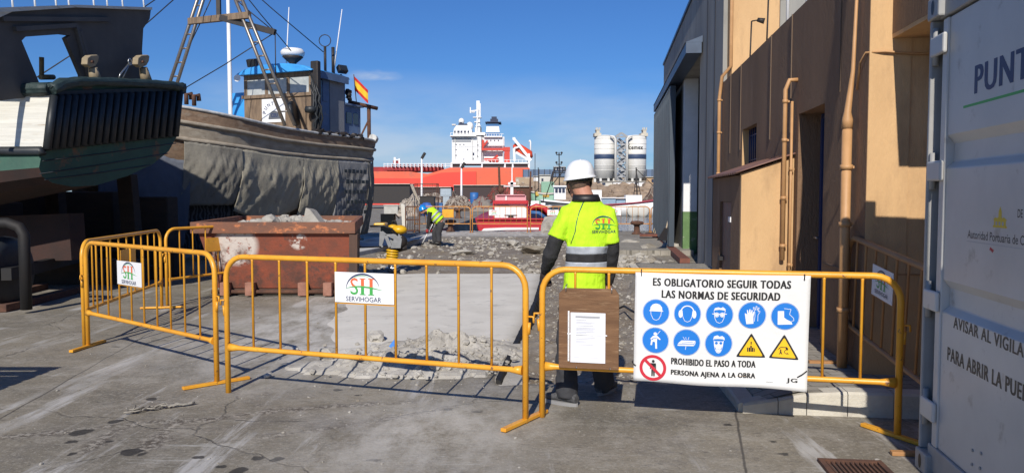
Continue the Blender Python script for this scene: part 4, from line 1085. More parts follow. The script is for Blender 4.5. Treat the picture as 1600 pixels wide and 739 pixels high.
sx, zx = s_at(1552), z_at(1552, 355); u_ = .0012
tw = [(0, 0), (26, 0), (26, 3), (24, 4), (24, 12), (26, 13), (20, 18), (17, 16), (16, 18), (16, 26), (15, 30), (13, 36), (11, 30), (10, 26), (10, 18), (8, 16), (4, 17), (0, 13), (2, 12), (2, 4), (0, 3)]
def_u = (s_at(1574) - s_at(1552)) / 26; vz = (z_at(1552, 322) - zx) / 36
f.poly([(sx + x * def_u, zx + y * vz) for x, y in tw], 3)
for x in (5, 11, 17): f.poly([(sx + x * def_u, zx + 4 * vz), (sx + (x + 3) * def_u, zx + 4 * vz), (sx + (x + 3) * def_u, zx + 10 * vz), (sx + x * def_u, zx + 10 * vz)], 4, 1)
f.poly([(s_at(1512), z_at(1512, 377)), (s_at(1600), z_at(1512, 377)), (s_at(1600), z_at(1512, 377) + .003), (s_at(1512), z_at(1512, 377) + .003)], 4)
for i in range(3):
    a = s_at(1548) + i * .013; zz = z_at(1548, 390) - i * .004
    f.poly([(a, zz), (a + .012, zz + .012), (a + .018, zz + .006), (a + .006, zz - .006)], 5); f.poly([(a + .006, zz + .014), (a + .012, zz + .010), (a + .006, zz - .006), (a, zz)], 5)
f.lay(lambda u, v, o_: KP(u, .045 - o_ * .8, v), [M['navy'], M['green_print'], M['black'], mat('crest_ochre', (.62, .45, .02), rough=.5), M['grey_print'], M['red_sign']], 'printed_lettering', d1, step=.0003, base=.0006)
# bolts on the lower door
k = MB()
for px, py in ((1532, 703), (1546, 708), (1532, 725), (1545, 731)):
    c = KP(s_at(px), .045, z_at(px, py)); k.tube([c, c - KI * .006], .008, 8)
build('bolts', k, M['cgrey'], d1)
# ------------------------------------------------------------------ rusty skip with rubble
M['skip'] = mat('skip_red_oxide', (.27, .062, .028), (.15, .05, .03), .75, nscale=3.2, bump=.3, bscale=25, spots=(.12, .05, .035), sscale=9, sth=(.56, .64))
M['skip_rim'] = mat('skip_rim_rust', (.22, .09, .05), (.13, .07, .05), .85, nscale=3, bump=.3, bscale=30, spots=(.48, .17, .07), sscale=5, sth=(.54, .62), stretch=(1, 1, 2))
M['skip_side'] = mat('skip_side_brown', (.11, .06, .042), (.07, .045, .035), .85, nscale=4, bump=.3, bscale=30, stretch=(2, 2, .4))
SA = Vector((-4.74, 11.5, 0)); SB = Vector((-2.36, 11.45, 0)); SD = Vector((-.16, 1, 0)).normalized() * 3.7
SU = (SB - SA); SL = SU.length; SU.normalize()
def add_patch(m, c, rad, col, scale=5.0, th=(.45, .55), st=(1, 1, 1)):
    t = m.node_tree; b = t.nodes['Principled BSDF']; src = b.inputs['Base Color'].links[0].from_socket
    tcn = t.nodes.new('ShaderNodeTexCoord'); d = t.nodes.new('ShaderNodeVectorMath'); d.operation = 'DISTANCE'; d.inputs[1].default_value = [a * q for a, q in zip(c, st)]
    mp_ = t.nodes.new('ShaderNodeMapping'); mp_.inputs['Scale'].default_value = st; t.links.new(tcn.outputs['Object'], mp_.inputs[0]); t.links.new(mp_.outputs[0], d.inputs[0])
    f1 = t.nodes.new('ShaderNodeMapRange'); f1.inputs[1].default_value = rad; f1.inputs[2].default_value = rad * .75; t.links.new(d.outputs['Value'], f1.inputs[0])
    n = t.nodes.new('ShaderNodeTexNoise'); n.inputs['Scale'].default_value = scale; n.inputs['Detail'].default_value = 9; n.inputs['Roughness'].default_value = .75; t.links.new(tcn.outputs['Object'], n.inputs['Vector'])
    f2 = t.nodes.new('ShaderNodeMapRange'); f2.inputs[1].default_value = th[0]; f2.inputs[2].default_value = th[1]; t.links.new(n.outputs[0], f2.inputs[0])
    f = t.nodes.new('ShaderNodeMath'); f.operation = 'MULTIPLY'; t.links.new(f1.outputs[0], f.inputs[0]); t.links.new(f2.outputs[0], f.inputs[1])
    x = t.nodes.new('ShaderNodeMix'); x.data_type = 'RGBA'; t.links.new(f.outputs[0], x.inputs[0]); t.links.new(src, x.inputs[6]); x.inputs[7].default_value = (*col, 1); t.links.new(x.outputs[2], b.inputs['Base Color'])
def SP(x, y, z): return SA + SU * x + SD * (y / 3.7) + Vector((0, 0, z))
sk = thing('waste_skip', 'rusty red-brown steel waste skip with white paint scrapes', 'skip', (SA + SB + SD) / 2)
ZR = 1.13
for _p, _r, _th in ((SP(.62, .1, .80), .36, (.40, .48)), (SP(.35, .1, .62), .26, (.46, .54)), (SP(1.55, .1, .86), .17, (.50, .55))):
    add_patch(M['skip'], _p - rootloc(sk), _r, (.56, .50, .45), 7, _th)
for _p, _r in ((SP(.5, .15, .25), .6), (SP(1.7, .15, .2), .55)):
    add_patch(M['skip'], _p - rootloc(sk), _r, (.09, .04, .028), 4, (.45, .6))
k = MB()      # shell: sloped front and back
def skin(a, b2, c, d, th_): k.prism([a, b2, c, d], th_)
fr_ = [SP(.28, .16, .12), SP(SL - .06, .16, .12), SP(SL - .04, -.0, ZR - .17), SP(.04, .0, ZR - .17)]
k.prism(fr_, SD.normalized() * .03)
build('front_panel', k, M['skip'], sk)
k = MB()
k.prism([SP(.28, .19, .12), SP(.04, .03, ZR - .17), SP(.04, 3.67, ZR - .17), SP(.28, 3.4, .12)], SU * .03)
k.prism([SP(SL - .09, .19, .12), SP(SL - .07, .03, ZR - .17), SP(SL - .07, 3.67, ZR - .17), SP(SL - .09, 3.4, .12)], SU * .03)
k.prism([SP(.28, 3.4, .12), SP(SL - .06, 3.4, .12), SP(SL - .04, 3.67, ZR - .17), SP(.04, 3.67, ZR - .17)], SD.normalized() * .03)
k.prism([SP(.3, .18, .09), SP(SL - .07, .18, .09), SP(SL - .07, 3.42, .09), SP(.3, 3.42, .09)], (0, 0, .028))
build('side_panels', k, M['skip_side'], sk)
k = MB(); k.beam(SP(-.06, -.03, ZR - .085), SP(SL + .03, -.03, ZR - .085), .09, .17); build('front_rim', k, M['skip_rim'], sk, bevel=.008)
k = MB(); k.beam(SP(-.02, .018, ZR - .085), SP(-.02, 3.7, ZR - .085), .08, .165); k.beam(SP(SL - .02, .018, ZR - .085), SP(SL - .02, 3.7, ZR - .085), .08, .165); k.beam(SP(.02, 3.7, ZR - .085), SP(SL - .06, 3.7, ZR - .085), .08, .165)
build('rim', k, M['skip_rim'], sk, bevel=.008)
k = MB(); k.beam(SP(SL - .0, -.02, ZR - .18), SP(SL - .02, .12, .05), .12, .10, up=(0, 1, 0)); k.prism([SP(SL - .05, -.04, ZR - .18), SP(SL + .05, -.04, ZR - .18), SP(SL + .01, .14, .05), SP(SL - .05, .14, .05)], SD.normalized() * .16)
build('corner_post', k, M['skip_side'], sk)
for x in (.42, .80, 1.60, 1.98):
    k = MB(); k.box(SP(x, .06, .12), (.13, .14, .2)); build('stop_block', k, mat('rusty_pink_block', (.34, .17, .12), (.22, .10, .07), .9, nscale=6, bump=.2) if x == .42 else bpy.data.materials['rusty_pink_block'], sk, bevel=.01)
k = MB(); k.tube([SP(.2, .1, .07), SP(SL - .1, .1, .07)], .03); build('axle', k, M['rust'], sk)
k = MB()
for px, py in ((.98, .20),): pass
hv = MB()
def heap(u, v):
    x = lerp(.06, SL - .1, u); y = lerp(.06, 3.64, v)
    h = .96 + .14 * math.sin(u * 3.1) * math.sin(v * 3.1) + .10 * noise.noise(Vector((u * 5, v * 6, 2)))
    return SP(x, y, h)
hv.grid(heap, 24, 36, smooth=False); r2 = random.Random(5)
for i in range(520): 
    u, v = r2.random(), r2.random(); sz = r2.choice((.05, .07, .1, .16)) * r2.uniform(.8, 1.2)
    hv.rock(heap(u * .94 + .03, v * .94 + .03), (sz, sz * r2.uniform(.6, 1), sz * .7), r2)
tag(build('skip_rubble', hv, M['rubble']), 'grey broken concrete filling the rusty skip', 'rubble', kind='stuff')
GC = 'large concrete lumps lying in the skip'
def lump(name, label, c, d, seed, group=None, m='rubble', sub=2):
    k = MB(); k.rock(c, d, random.Random(seed), sub=sub, rough=.4); return tag(build(name, k, M[m]), label, 'rubble lump', group)
lump('concrete_lump', 'rounded concrete lump on the rubble, left of the two in the skip', SP(.95, 1.2, 1.08), (.34, .26, .26), 1, GC)
lump('concrete_lump', 'concrete lump in the skip just right of the rounded one', SP(1.25, 1.5, 1.03), (.24, .22, .18), 3, GC)
k = MB(); k.prism([SP(1.48, .9, .95), SP(1.90, .9, .95), SP(1.62, 1.0, 1.30), SP(1.55, 1.0, 1.33)], (0.05, .25, -.02))
tag(build('concrete_lump', k, M['rubble'], bevel=.015), 'pointed triangular concrete lump sticking up from the skip', 'rubble lump', GC)

k = MB(); r_ = random.Random(15); rg = []
for i in range(90):
    Y = lerp(6.25, 14.6, i / 89); x = slab_edge(Y) - .004; w = .05 + .045 * abs(noise.noise(Vector((Y * 4, 2, 7)))) + .03 * noise.noise(Vector((Y * 13, 3, 1)))
    zt_ = .022 + .012 * noise.noise(Vector((Y * 9, 5, 5)))
    rg.append([Vector((x - .012, Y, zt_)), Vector((x + w * .5, Y, zt_ - .015)), Vector((x + w, Y, -.06 + .03 * noise.noise(Vector((Y * 7, 9, 2))))), Vector((x + w, Y, -.2)), Vector((x - .012, Y, -.2))])
k.loft(rg, smooth=False)
tag(build('joint_strip', k, M['unlit_joint_black']), 'jagged black joint strip along the right edge of the fresh slab', 'joint strip')

# ------------------------------------------------------------------ rubble on the ground
def field(name, label, n, region, size, seed, m='rubble'):
    k = MB(); r_ = random.Random(seed); cnt = 0; tries = 0; alt = 'rubble' if m == 'rubble_dark' else 'rubble_dark'
    while cnt < n and tries < n * 30:
        tries += 1
        x, y = r_.uniform(region[0], region[1]), r_.uniform(region[2], region[3])
        if not region[4](x, y, r_): continue
        s_ = r_.uniform(*size) * r_.choice((.5, .6, .8, 1, 1.3))
        k.rock((x, y, ground_z(x, y) + s_ * .12), (s_, s_ * r_.uniform(.6, 1), s_ * r_.uniform(.35, .75)), r_, m=int(r_.random() < .38), sub=1); cnt += 1
    return tag(build(name, k, [M[m], M[alt]], recalc=False), label, 'rubble', kind='stuff')
inb = lambda x, y, r_: dig(x, y) > .5
field('trench_rubble', 'small broken concrete covering the bottom of the open trench', 900, (-.2, 2.6, 6, 15.5, inb), (.02, .07), 11, 'rubble_dark')
field('works_rubble', 'broken concrete strewn across the dug up yard behind the slab', 1500, (-4, 4, 15, 28.8, lambda x, y, r_: dig(x, y) > .5 and r_.random() < .10 + 1.5 * max(0, noise.noise(Vector((x * .8, y * .45, 3)))) + (.25 if y > 22 else 0)), (.03, .17), 12)
field('footway_rubble', 'pale rubble heaped where the footway has been broken out', 420, (1.9, 3.9, 15.5, 19.6, lambda x, y, r_: x < W(y) - .15 and x > 2.0), (.08, .24), 13)
field('loose_chips', 'small loose chips of concrete scattered over the yard', 260, (-4.5, 2.2, 3.4, 9.5, lambda x, y, r_: dig(x, y) < .2 and not (x > 1.4 and y > 5) and r_.random() < .15 + math.exp(-((x + .9) ** 2 / 1.2 + (y - 6.6) ** 2 / 1.5))), (.008, .03), 14)
GX = 'larger broken concrete pieces in the dug up yard'
for i, (px, py, w, d, h, lb) in enumerate(((838, 396, .9, .6, .22, 'broad flat concrete piece left of the standing worker in the dug yard'), (722, 398, .7, .5, .16, 'flat brown concrete piece near the middle of the dug yard'), (800, 384, .6, .45, .25, 'tilted concrete piece at the back of the dug yard'), (1012, 398, .55, .4, .28, 'pale concrete piece heaped by the footway end'), (1046, 396, .5, .4, .25, 'pale concrete piece nearest the warehouse door rail'), (985, 388, .6, .4, .26, 'grey concrete piece right of the standing worker'), (650, 412, .4, .3, .14, 'small concrete piece beside the vibrating rammer'), (768, 412, .6, .4, .12, 'low concrete piece in front of the flat brown one'))):
    p = G(px, py, -.06); k = MB(); k.rock((p.x, p.y, ground_z(p.x, p.y) + h * .35), (w, d, h), random.Random(200 + i), sub=2, rough=.45); tag(build('concrete_piece', k, M['rubble' if i % 3 else 'rubble_dark']), lb, 'concrete piece', GX)
# heap in front of the slab with its own larger stones
hp = MB(); r_ = random.Random(21)
def hz_(x, y):
    a = .15 * math.exp(-((x + .62) ** 2 / .28 + (y - 7.55) ** 2 / .10)) + .09 * math.exp(-((x + 1.15) ** 2 / .35 + (y - 6.75) ** 2 / .07)) + .07 * math.exp(-((x + .55) ** 2 / .10 + (y - 6.75) ** 2 / .08))
    return max(0, a * (1 + .9 * noise.noise(Vector((x * 6, y * 6, 1))) + .5 * noise.noise(Vector((x * 17, y * 17, 4)))))
def heapf(u, v):
    x = lerp(-2.0, .12, u); y = lerp(6.2, 8.3, v); h = hz_(x, y)
    return Vector((x, y, h + .004 - (.03 if h < .012 else 0)))
hp.grid(heapf, 56, 50, smooth=False)
for i in range(900):
    x, y = r_.gauss(-.75, .45), r_.gauss(6.95, .42)
    if hz_(x, y) < .01 and r_.random() < .75: continue
    if x > .05: continue
    sz = r_.choice((.015, .02, .03, .045, .07)) * r_.uniform(.7, 1.2)
    hp.rock((x, y, max(hz_(x, y), .02) + sz * .1), (sz, sz * r_.uniform(.6, 1), sz * .65), r_)
tag(build('rubble_heap', hp, M['rubble'], recalc=False), 'low heap of crumbled concrete at the near end of the slab', 'rubble', kind='stuff')
GL = 'stones at the edge of the near rubble heap'
for i, (px, py, w, lb) in enumerate(((512, 563, .22, 'largest pale stone at the left end of the near rubble heap'), (553, 578, .14, 'small stone right of the largest stone at the heap'), (585, 577, .15, 'angular stone standing upright at the front of the heap'), (608, 577, .19, 'grey block stone lying at the front centre of the heap'), (681, 586, .12, 'dark stone among crumbs at the right front of the heap'), (588, 534, .24, 'smooth pale stone on top of the heap beside the blue scrap'))):
    p = G(px, py); lump('concrete_stone', lb, (p.x, p.y, w * .22 + hz_(p.x, p.y)), (w, w * .75, w * .55), 40 + i, GL)
p = P(614, 533, 7.45); zz = hz_(p.x, p.y) - .01; k = MB(); k.add([(p.x - .06, p.y, zz), (p.x + .06, p.y, zz - .01), (p.x + .01, p.y + .03, zz + .09), (p.x + .02, p.y - .05, zz + .02)], [(0, 1, 2), (1, 3, 2), (0, 2, 3), (0, 3, 1)])
tag(build('plastic_scrap', k, mat('blue_plastic', (.08, .25, .65), rough=.4)), 'scrap of bright blue plastic sticking out of the rubble heap', 'plastic scrap')
# frayed rope and debris on the yard
k = MB(); r_ = random.Random(9); p0, p1 = G(205, 645), G(305, 632)
for j in range(4):
    pts = []
    for i in range(16):
        t_ = i / 15; q = p0.lerp(p1, t_); w = .05 * (1 - t_) + .012
        pts.append((q.x + r_.uniform(-w, w) * .6, q.y + r_.uniform(-w, w), .012 + abs(r_.uniform(-.01, .03)) * (1.3 - t_)))
    k.tube(pts, .006, 5)
tag(build('frayed_rope', k, M['rubble_dark']), 'frayed length of grey rope lying on the yard concrete', 'rope')

# planks on the ground by the boat
GP = 'timbers lying on the ground by the beached boat'
for (a, b_, w, lb) in ((G(0, 488), G(128, 456), .16, 'long dark timber lying on the ground nearest the yard'), (G(14, 466), G(70, 452), .12, 'short dark timber lying behind the long one'), ):
    k = MB(); k.beam(a + Vector((0, 0, .05)), b_ + Vector((0, 0, .05)), w, .1); tag(build('timber', k, M['rust'], bevel=.008), lb, 'timber', GP)

# ------------------------------------------------------------------ green and white wooden boat, stern towards the works
M['bwhite'] = mat('boat_white_paint', (.66, .65, .59), (.52, .51, .46), .6, nscale=3, bump=.4, bscale=9, spots=(.30, .19, .09), sscale=5, sth=(.60, .70), stretch=(.3, .3, 5))
M['bgreen'] = mat('boat_green_paint', (.024, .085, .056), (.016, .055, .040), .6, nscale=2.5, bump=.2, bscale=14, spots=(.15, .075, .035), sscale=2.2, sth=(.56, .64))
M['shaded_red'] = mat('shaded_antifouling_red', (.045, .020, .015), (.026, .016, .014), .85, nscale=3, bump=.2, bscale=20)  # hull red, darkened in colour to stand in for shade on the underside
M['rubber'] = mat('fender_rubber', (.014, .018, .022), (.022, .026, .030), .5, nscale=10)
M['railgreen'] = mat('rail_dark_green', (.012, .028, .030), (.03, .05, .05), .6, nscale=8, bump=.4, bscale=18)
M['cabin_grey'] = mat('cabin_grey_paint', (.10, .095, .09), (.075, .07, .068), .75, nscale=2, bump=.1, bscale=15)
M['gunmetal'] = mat('sand_painted_iron', (.33, .27, .18), (.24, .19, .12), .7, nscale=8)
def TY(px): # transom plane: 1/Y linear in photo column
    return 1 / lerp(1 / 10.3, 1 / 13.3, (px - 72) / 213)
def TP0(px, py): return P(px, py, TY(px))
def TP(px, py, off=0.0):      # where the sight line of a photo point meets the plane parallel to the transom
    o = Vector((0, 0, CAM_H)); d = P(px, py, 10.0) - o
    if TNv.length < .5: return TP0(px, py)
    t_ = (T0 + TNv * off - o).dot(TNv) / d.dot(TNv)
    return o + d * t_
TNv = Vector((0, 0, 0)); _a, _b, _c = TP(72, 240), TP(285, 132), TP(100, 127)
TNv = (_b - _a).cross(_c - _a).normalized(); TNv = TNv if TNv.x > 0 else -TNv; T0 = _a
FW = -Vector((TNv.x, TNv.y, 0)).normalized()
gb = thing('green_white_boat', 'green and white wooden fishing boat propped ashore with black ribbed stern', 'boat', (-9, 12, 0))
out = [(79, 140), (72, 185), (66, 236), (61, 262), (66, 276), (82, 286), (112, 292), (150, 290), (200, 275), (240, 256), (264, 236), (276, 214), (282, 175), (286, 138), (235, 132), (150, 131)]
ring0 = [TP(*q) for q in out]
cen = sum(ring0, Vector()) / len(ring0)
rings = []
for s_ in (0, .6, 1.4, 2.6, 4.2, 6.0, 8.0, 9.3):
    rg = []
    beam_ = 1 + .22 * math.sin(min(1, s_ / 6) * 1.5) if s_ < 6 else lerp(1.22, .15, (s_ - 6) / 3.3)
    for p in ring0:
        d = p - cen; low = max(0, -d.z)
        q = cen + Vector((d.x * beam_, d.y * beam_, d.z)) + FW * s_
        if low > .3: q.z -= (low - .3) * 1.4 * min(1, s_ / 3)
        q.z += .04 * max(0, s_ - 3) ** 1.3 * (1 if d.z > 0 else .2) - (.05 * s_ if s_ < 3 else .15) * (1 if d.z > .2 else 0)
        rg.append(q)
    rings.append(rg)
# planking: white above, green band, red below, split by outline index (near side 0..4, far side 11..13)
def strake(idx, m, name):
    k = MB()
    for a, b_ in zip(idx, idx[1:]):
        k.loft([[rg[a], rg[b_]] for rg in rings], closed=False, caps=False, smooth=True)
    return build(name, k, M[m], gb)
strake([0, 1, 2], 'bwhite', 'white_topside'); strake([2, 3], 'bgreen', 'green_band'); strake([3, 4, 5, 6, 7, 8, 9, 10], 'shaded_red', 'hull_bottom'); strake([10, 11, 12, 13], 'bwhite', 'white_topside')
k = MB(); k.add(ring0, [list(range(len(ring0)))]); build('transom', k, M['bgreen'], gb, recalc=False)
k = MB(); k.loft([[rg[0] - Vector((0, 0, .05)), rg[13] - Vector((0, 0, .05))] for rg in rings], closed=False, caps=False, smooth=False); build('deck', k, M['rubble_dark'], gb)
k = MB(); pts = [TP(68, 241, .02) + Vector((0, 0, -.01))] + [rings[i][2] for i in range(8)]
k.tube([p - Vector((0, .03, 0)) for p in pts], .06, 8); build('rubbing_strake', k, M['rubber'], gb)
k = MB(); pts = [TP(x, y, .05) for x, y in ((286, 138), (270, 134), (235, 131), (190, 129), (150, 128), (120, 128), (98, 131), (79, 141))]
k.tube(pts, [.07, .07, .065, .065, .065, .07, .08, .085], 10); k.tube([TP(79, 139, .03)] + [rings[i][0] + Vector((0, 0, .03)) for i in range(1, 8)], .09, 10); k.tube([rings[i][13] for i in range(8)], .1, 8)
rc_ = build('rail_cap', k, M['railgreen'], gb); sb_ = rc_.modifiers.new('dense', 'SUBSURF'); sb_.levels = sb_.render_levels = 2; sb_.subdivision_type = 'SIMPLE'
tx_ = bpy.data.textures.new('worn', 'CLOUDS'); tx_.noise_scale = .07; ds_ = rc_.modifiers.new('worn', 'DISPLACE'); ds_.texture = tx_; ds_.strength = .05; ds_.texture_coords = 'LOCAL'
k = MB()
for a, b_ in (((62, 272), (262, 240)), ((70, 281), (236, 258)), ((66, 252), (275, 224))): k.tube([TP(*a, .004), TP((a[0] + b_[0]) / 2, (a[1] + b_[1]) / 2 + 1, .004), TP(*b_, .004)], .009, 5)
build('plank_seam', k, M['rubber'], gb)
n_f = 19
bk = MB(); bk.prism([TP(80, 143, .012), TP(284, 136, .012), TP(276, 213, .012), TP(70, 236, .012)], TNv * .02); build('fender_backing', bk, M['rubber'], gb)
for i in range(n_f):
    t_ = i / (n_f - 1); xt = lerp(84, 282, t_); xb = lerp(74, 275, t_)
    k = MB(); k.tube([TP(xt, lerp(150, 143, t_), .06), TP(xb, lerp(234, 213, t_), .06)], .050, 8); build('fender_bar', k, M['rubber'], gb)
# aft shelter with window hole, leaning over the stern
sh0 = MB()
IN = -.35
def HP(px, py): return TP(px, py, IN)
outer = [HP(-60, 165), HP(-62, 20), HP(0, 16), HP(120, 10), HP(236, 14), HP(234, 30), HP(224, 45), HP(222, 80), HP(226, 126), HP(227, 150)]
hole = [(64, 136), (34, 64), (40, 58), (95, 54), (103, 60), (128, 118), (127, 136)]
hl = [HP(*q) for q in hole]
# panel as strips round the opening
def strip(*pp): sh0.prism([HP(*q) for q in pp], -TNv * .07)
strip((-60, 165), (-62, 20), (34, 14), (34, 64), (64, 136), (64, 150))
strip((34, 14), (120, 10), (110, 56), (95, 54), (40, 58), (34, 64))
strip((120, 10), (236, 14), (234, 30), (224, 45), (222, 80), (226, 126), (227, 150), (127, 150), (128, 118), (103, 60), (110, 56))
strip((64, 136), (127, 136), (127, 150), (64, 150))
shl = build('shelter_panel', sh0, M['cabin_grey'], gb)
k = MB()
for a, b_ in (((20, 46), (116, 40)), ((116, 40), (136, 120)), ((0, 30), (168, 31)), ((122, 48), (145, 132))):
    k.beam(HP(*a) + TNv * .03, HP(*b_) + TNv * .03, .05, .06)
build('stiffener', k, M['cabin_grey'], shl)
k = MB(); k.prism([TP(-60, 18, -.28), TP(-20, 13, -.28), TP(120, 8, -.28), TP(238, 12, -.28), TP(238, 16, -.28), TP(120, 12, -.28), TP(-60, 24, -.28)], FW * 3.2); build('roof', k, M['bwhite'], gb)
k = MB(); a = HP(-62, 20); k.prism([TP(30, 14, -.30), TP(-70, 22, -.30), TP(-70, 44, -.30), TP(-10, 32, -.30)], FW * 3); build('near_side_panel', k, M['bwhite'], gb)
k = MB()
for px in (20, 55, 88, 108, 147, 168, 192, 225): k.tube([TP(px, 12, -.34), TP(px - 2, -14, -.34)], .012, 6)
build('roof_railing', k, M['white'], gb)
for px, py, lb in ((146, 98, ''), (225, 98, '')):
    k = MB(); b0 = TP(px + 4, 128, -.05); b1 = TP(px - 1, 106, -.05)
    k.tube([b0, b1], [.09, .06], 10); st = build('gallows_post', k, M['gunmetal'], gb)
    k = MB(); o8 = [(-10, 3), (-9, -7), (-4, -11), (6, -12), (9, -10), (8, -2), (4, 5), (-4, 8)]
    k.prism([TP(px + x, py + y, -.0) for x, y in o8], -TNv * .10); build('sheave_block', k, M['gunmetal'], st, bevel=.01)
    k = MB(); c = TP(px - 3, py - 1, .01); k.tube([c, c + TNv * .03], .02, 8); build('pin', k, M['rust'], st)
k = MB(); k.tube([TP(65, 118, -1.2), TP(65, 90, -1.2)], .035); k.tube([TP(63, 121, -1.2), TP(84, 121, -1.2)], .04); build('davit_post', k, M['gunmetal'], gb)
k = MB(); k.tube([TP(186, 122, 0), TP(188, 116, 0), TP(203, 98, 0)], .012, 6); k.tube([TP(203, 98, 0), TP(192, 122, 0)], .01, 6); k.tube([TP(203, 97, 0) + Vector((0, .05 * math.cos(t_ * .785), .05 * math.sin(t_ * .785))) for t_ in range(9)], .01, 6); build('hook_bracket', k, M['steel'], gb)
M['shade_timber'] = mat('shade_darkened_timber', (.040, .026, .018), (.025, .018, .014), .9, nscale=4, bump=.4, bscale=12, stretch=(1, 1, 3))  # timber darkened in colour to carry the shade under the boat
# cradle, keel blocks and a dark backing added as shade below
k = MB(); k.beam(cen + FW * .6 + Vector((0, 0, -1.45)), cen + FW * 8 + Vector((0, 0, -1.75)), .32, .7); build('keel', k, M['shaded_red'], gb)
GK = 'timber props under the beached boats'
props = [(-6.9, 14.0, 'thick timber prop under the stern of the green boat'), (-8.6, 14.6, 'timber prop deeper in shade beneath the green boat'), (-9.9, 14.2, 'timber prop near the frame edge beneath the green boat')]
for x, y, lb in props:
    q = thing('timber_prop', lb, 'prop', (x, y, 0), GK)
    k = MB(); k.beam((x, y, .25), (x - .1, y, 1.9), .26, .26, up=(0, 1, 0)); build('post', k, M['shade_timber'], q, bevel=.01)
    k = MB(); k.box((x, y, .125), (.9, .34, .25)); build('base_block', k, M['shade_timber'], q, bevel=.01)
k = MB(); 
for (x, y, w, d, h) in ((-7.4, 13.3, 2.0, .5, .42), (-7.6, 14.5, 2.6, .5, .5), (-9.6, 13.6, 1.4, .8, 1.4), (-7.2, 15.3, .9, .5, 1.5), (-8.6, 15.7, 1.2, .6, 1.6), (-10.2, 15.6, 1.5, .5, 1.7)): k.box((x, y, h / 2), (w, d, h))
tag(build('keel_blocks_shade_backing', k, M['shade_timber'], bevel=.03), 'dark baulks under the green boat keel, partly added as backing for shade', 'blocks')
# drum-like trolley at the left edge: dark wheel and guard
q = thing('boat_trolley', 'dark steel boat trolley with rubber tyre at the left edge', 'trolley', (-6.6, 9.6, 0))
k = MB(); a = G(20, 500); 
k.tube([(-6.3, 9.9, .05), (-6.3, 9.9, 1.02), (-6.36, 9.9, 1.12), (-6.5, 9.9, 1.17), (-7.8, 9.9, 1.17)], .07, 8); k.beam((-6.6, 9.98, .5), (-7.4, 13.5, .5), .12, .16); k.beam((-7.7, 9.98, .5), (-8.4, 13.5, .5), .12, .16); build('frame', k, M['unlit_joint_black'], q)
for y in (10.35,):
    k = MB(); Mx = Matrix.Rotation(R(90), 3, 'Y'); k.lathe([(.2, -.13), (.40, -.14), (.47, -.10), (.49, 0), (.47, .10), (.40, .14), (.2, .13)], (-6.85, y, .49), 28, M=Mx); w_ = build('tyre', k, M['rubber'], q)
    k = MB(); k.lathe([(.02, -.11), (.2, -.12), (.2, .12), (.02, .11)], (-6.85, y, .49), 20, M=Mx); build('rim', k, M['rust'], w_)

# wire cages between the boats
GW = 'wire mesh cages standing between the boats'
def cage(label, x0, x1, Y, z0, z1, dep, step=.09, m='steel'):
    q = thing('wire_cage', label, 'cage', ((x0 + x1) / 2, Y, z0), GW)
    k = MB()
    for a, b_ in (((x0, Y), (x1, Y)), ((x0, Y + dep), (x1, Y + dep)), ((x0, Y), (x0, Y + dep)), ((x1, Y), (x1, Y + dep))):
        for z in (z0 + .02, z1): k.beam((*a, z), (*b_, z), .03, .03)
    for x in (x0, x1):
        for y in (Y, Y + dep): k.beam((x, y, z0), (x, y, z1), .03, .03, up=(0, 1, 0))
    build('frame', k, M['rust'], q)
    k = MB(); x = x0
    while x < x1:
        for y in (Y, Y + dep): k.tube([(x, y, z0), (x, y, z1)], .006, 4)
        x += step
    z = z0
    while z < z1:
        for y in (Y, Y + dep): k.tube([(x0, y, z), (x1, y, z)], .006, 4)
        for x in (x0, x1): k.tube([(x, Y, z), (x, Y + dep, z)], .006, 4)
        z += step
    y = Y
    while y < Y + dep:
        for x in (x0, x1): k.tube([(x, y, z0), (x, y, z1)], .006, 4)
        y += step
    build('mesh', k, M[m], q); return q
p0, p1 = P(155, 364, 16.8), P(222, 314, 16.8)
cage('rusty framed wire cage, lower of the two stacked by the denim sheet', p0.x, p1.x, 16.8, .02, .72, 1.0)
cage('wire cage stacked on top of the lower one beside the denim sheet', p0.x, p1.x, 16.8, .74, 1.42, 1.0)

# ------------------------------------------------------------------ long wooden fishing boat under repair
def wood_material():
    m = mat('weathered_planking', (.30, .205, .135), (.19, .125, .082), .85, nscale=2.5, stretch=(4, .35, 5), bump=.25, bscale=8, spots=(.33, .28, .22), sscale=1.6, sth=(.52, .72))
    return m
M['planks'] = wood_material()
M['planks_grey'] = mat('grey_planking', (.40, .355, .285), (.29, .245, .19), .85, nscale=2, stretch=(4, .35, 5), bump=.25, bscale=8, spots=(.16, .12, .09), sscale=1.6, sth=(.55, .75))
M['white_trim'] = mat('chipped_white_trim', (.62, .63, .62), (.40, .40, .39), .6, nscale=8)
GA0 = Vector((-7.2, 15.5, 0)); GA1 = Vector((-3.675, 24.5, 0)); AX = (GA1 - GA0).normalized(); NS = Vector((AX.y, -AX.x, 0))   # NS: towards the near side
BL = (GA1 - GA0).length; BMX = 2.3
CL0 = GA0 - NS * BMX
def hbw(t_):
    if t_ < .30: return BMX * math.sin(math.pi / 2 * (t_ / .30) ** .62) if t_ > 0 else .02
    if t_ < .80: return BMX
    return BMX * math.sqrt(max(.02, 1 - ((t_ - .80) / .205) ** 2 * .9))
def gun_z(t_): return interp(t_, [(0, 3.62), (.073, 3.49), (.22, 3.32), (.376, 3.20), (.56, 3.16), (.755, 3.18), (1, 3.14)])
BLt = BL * 1.02
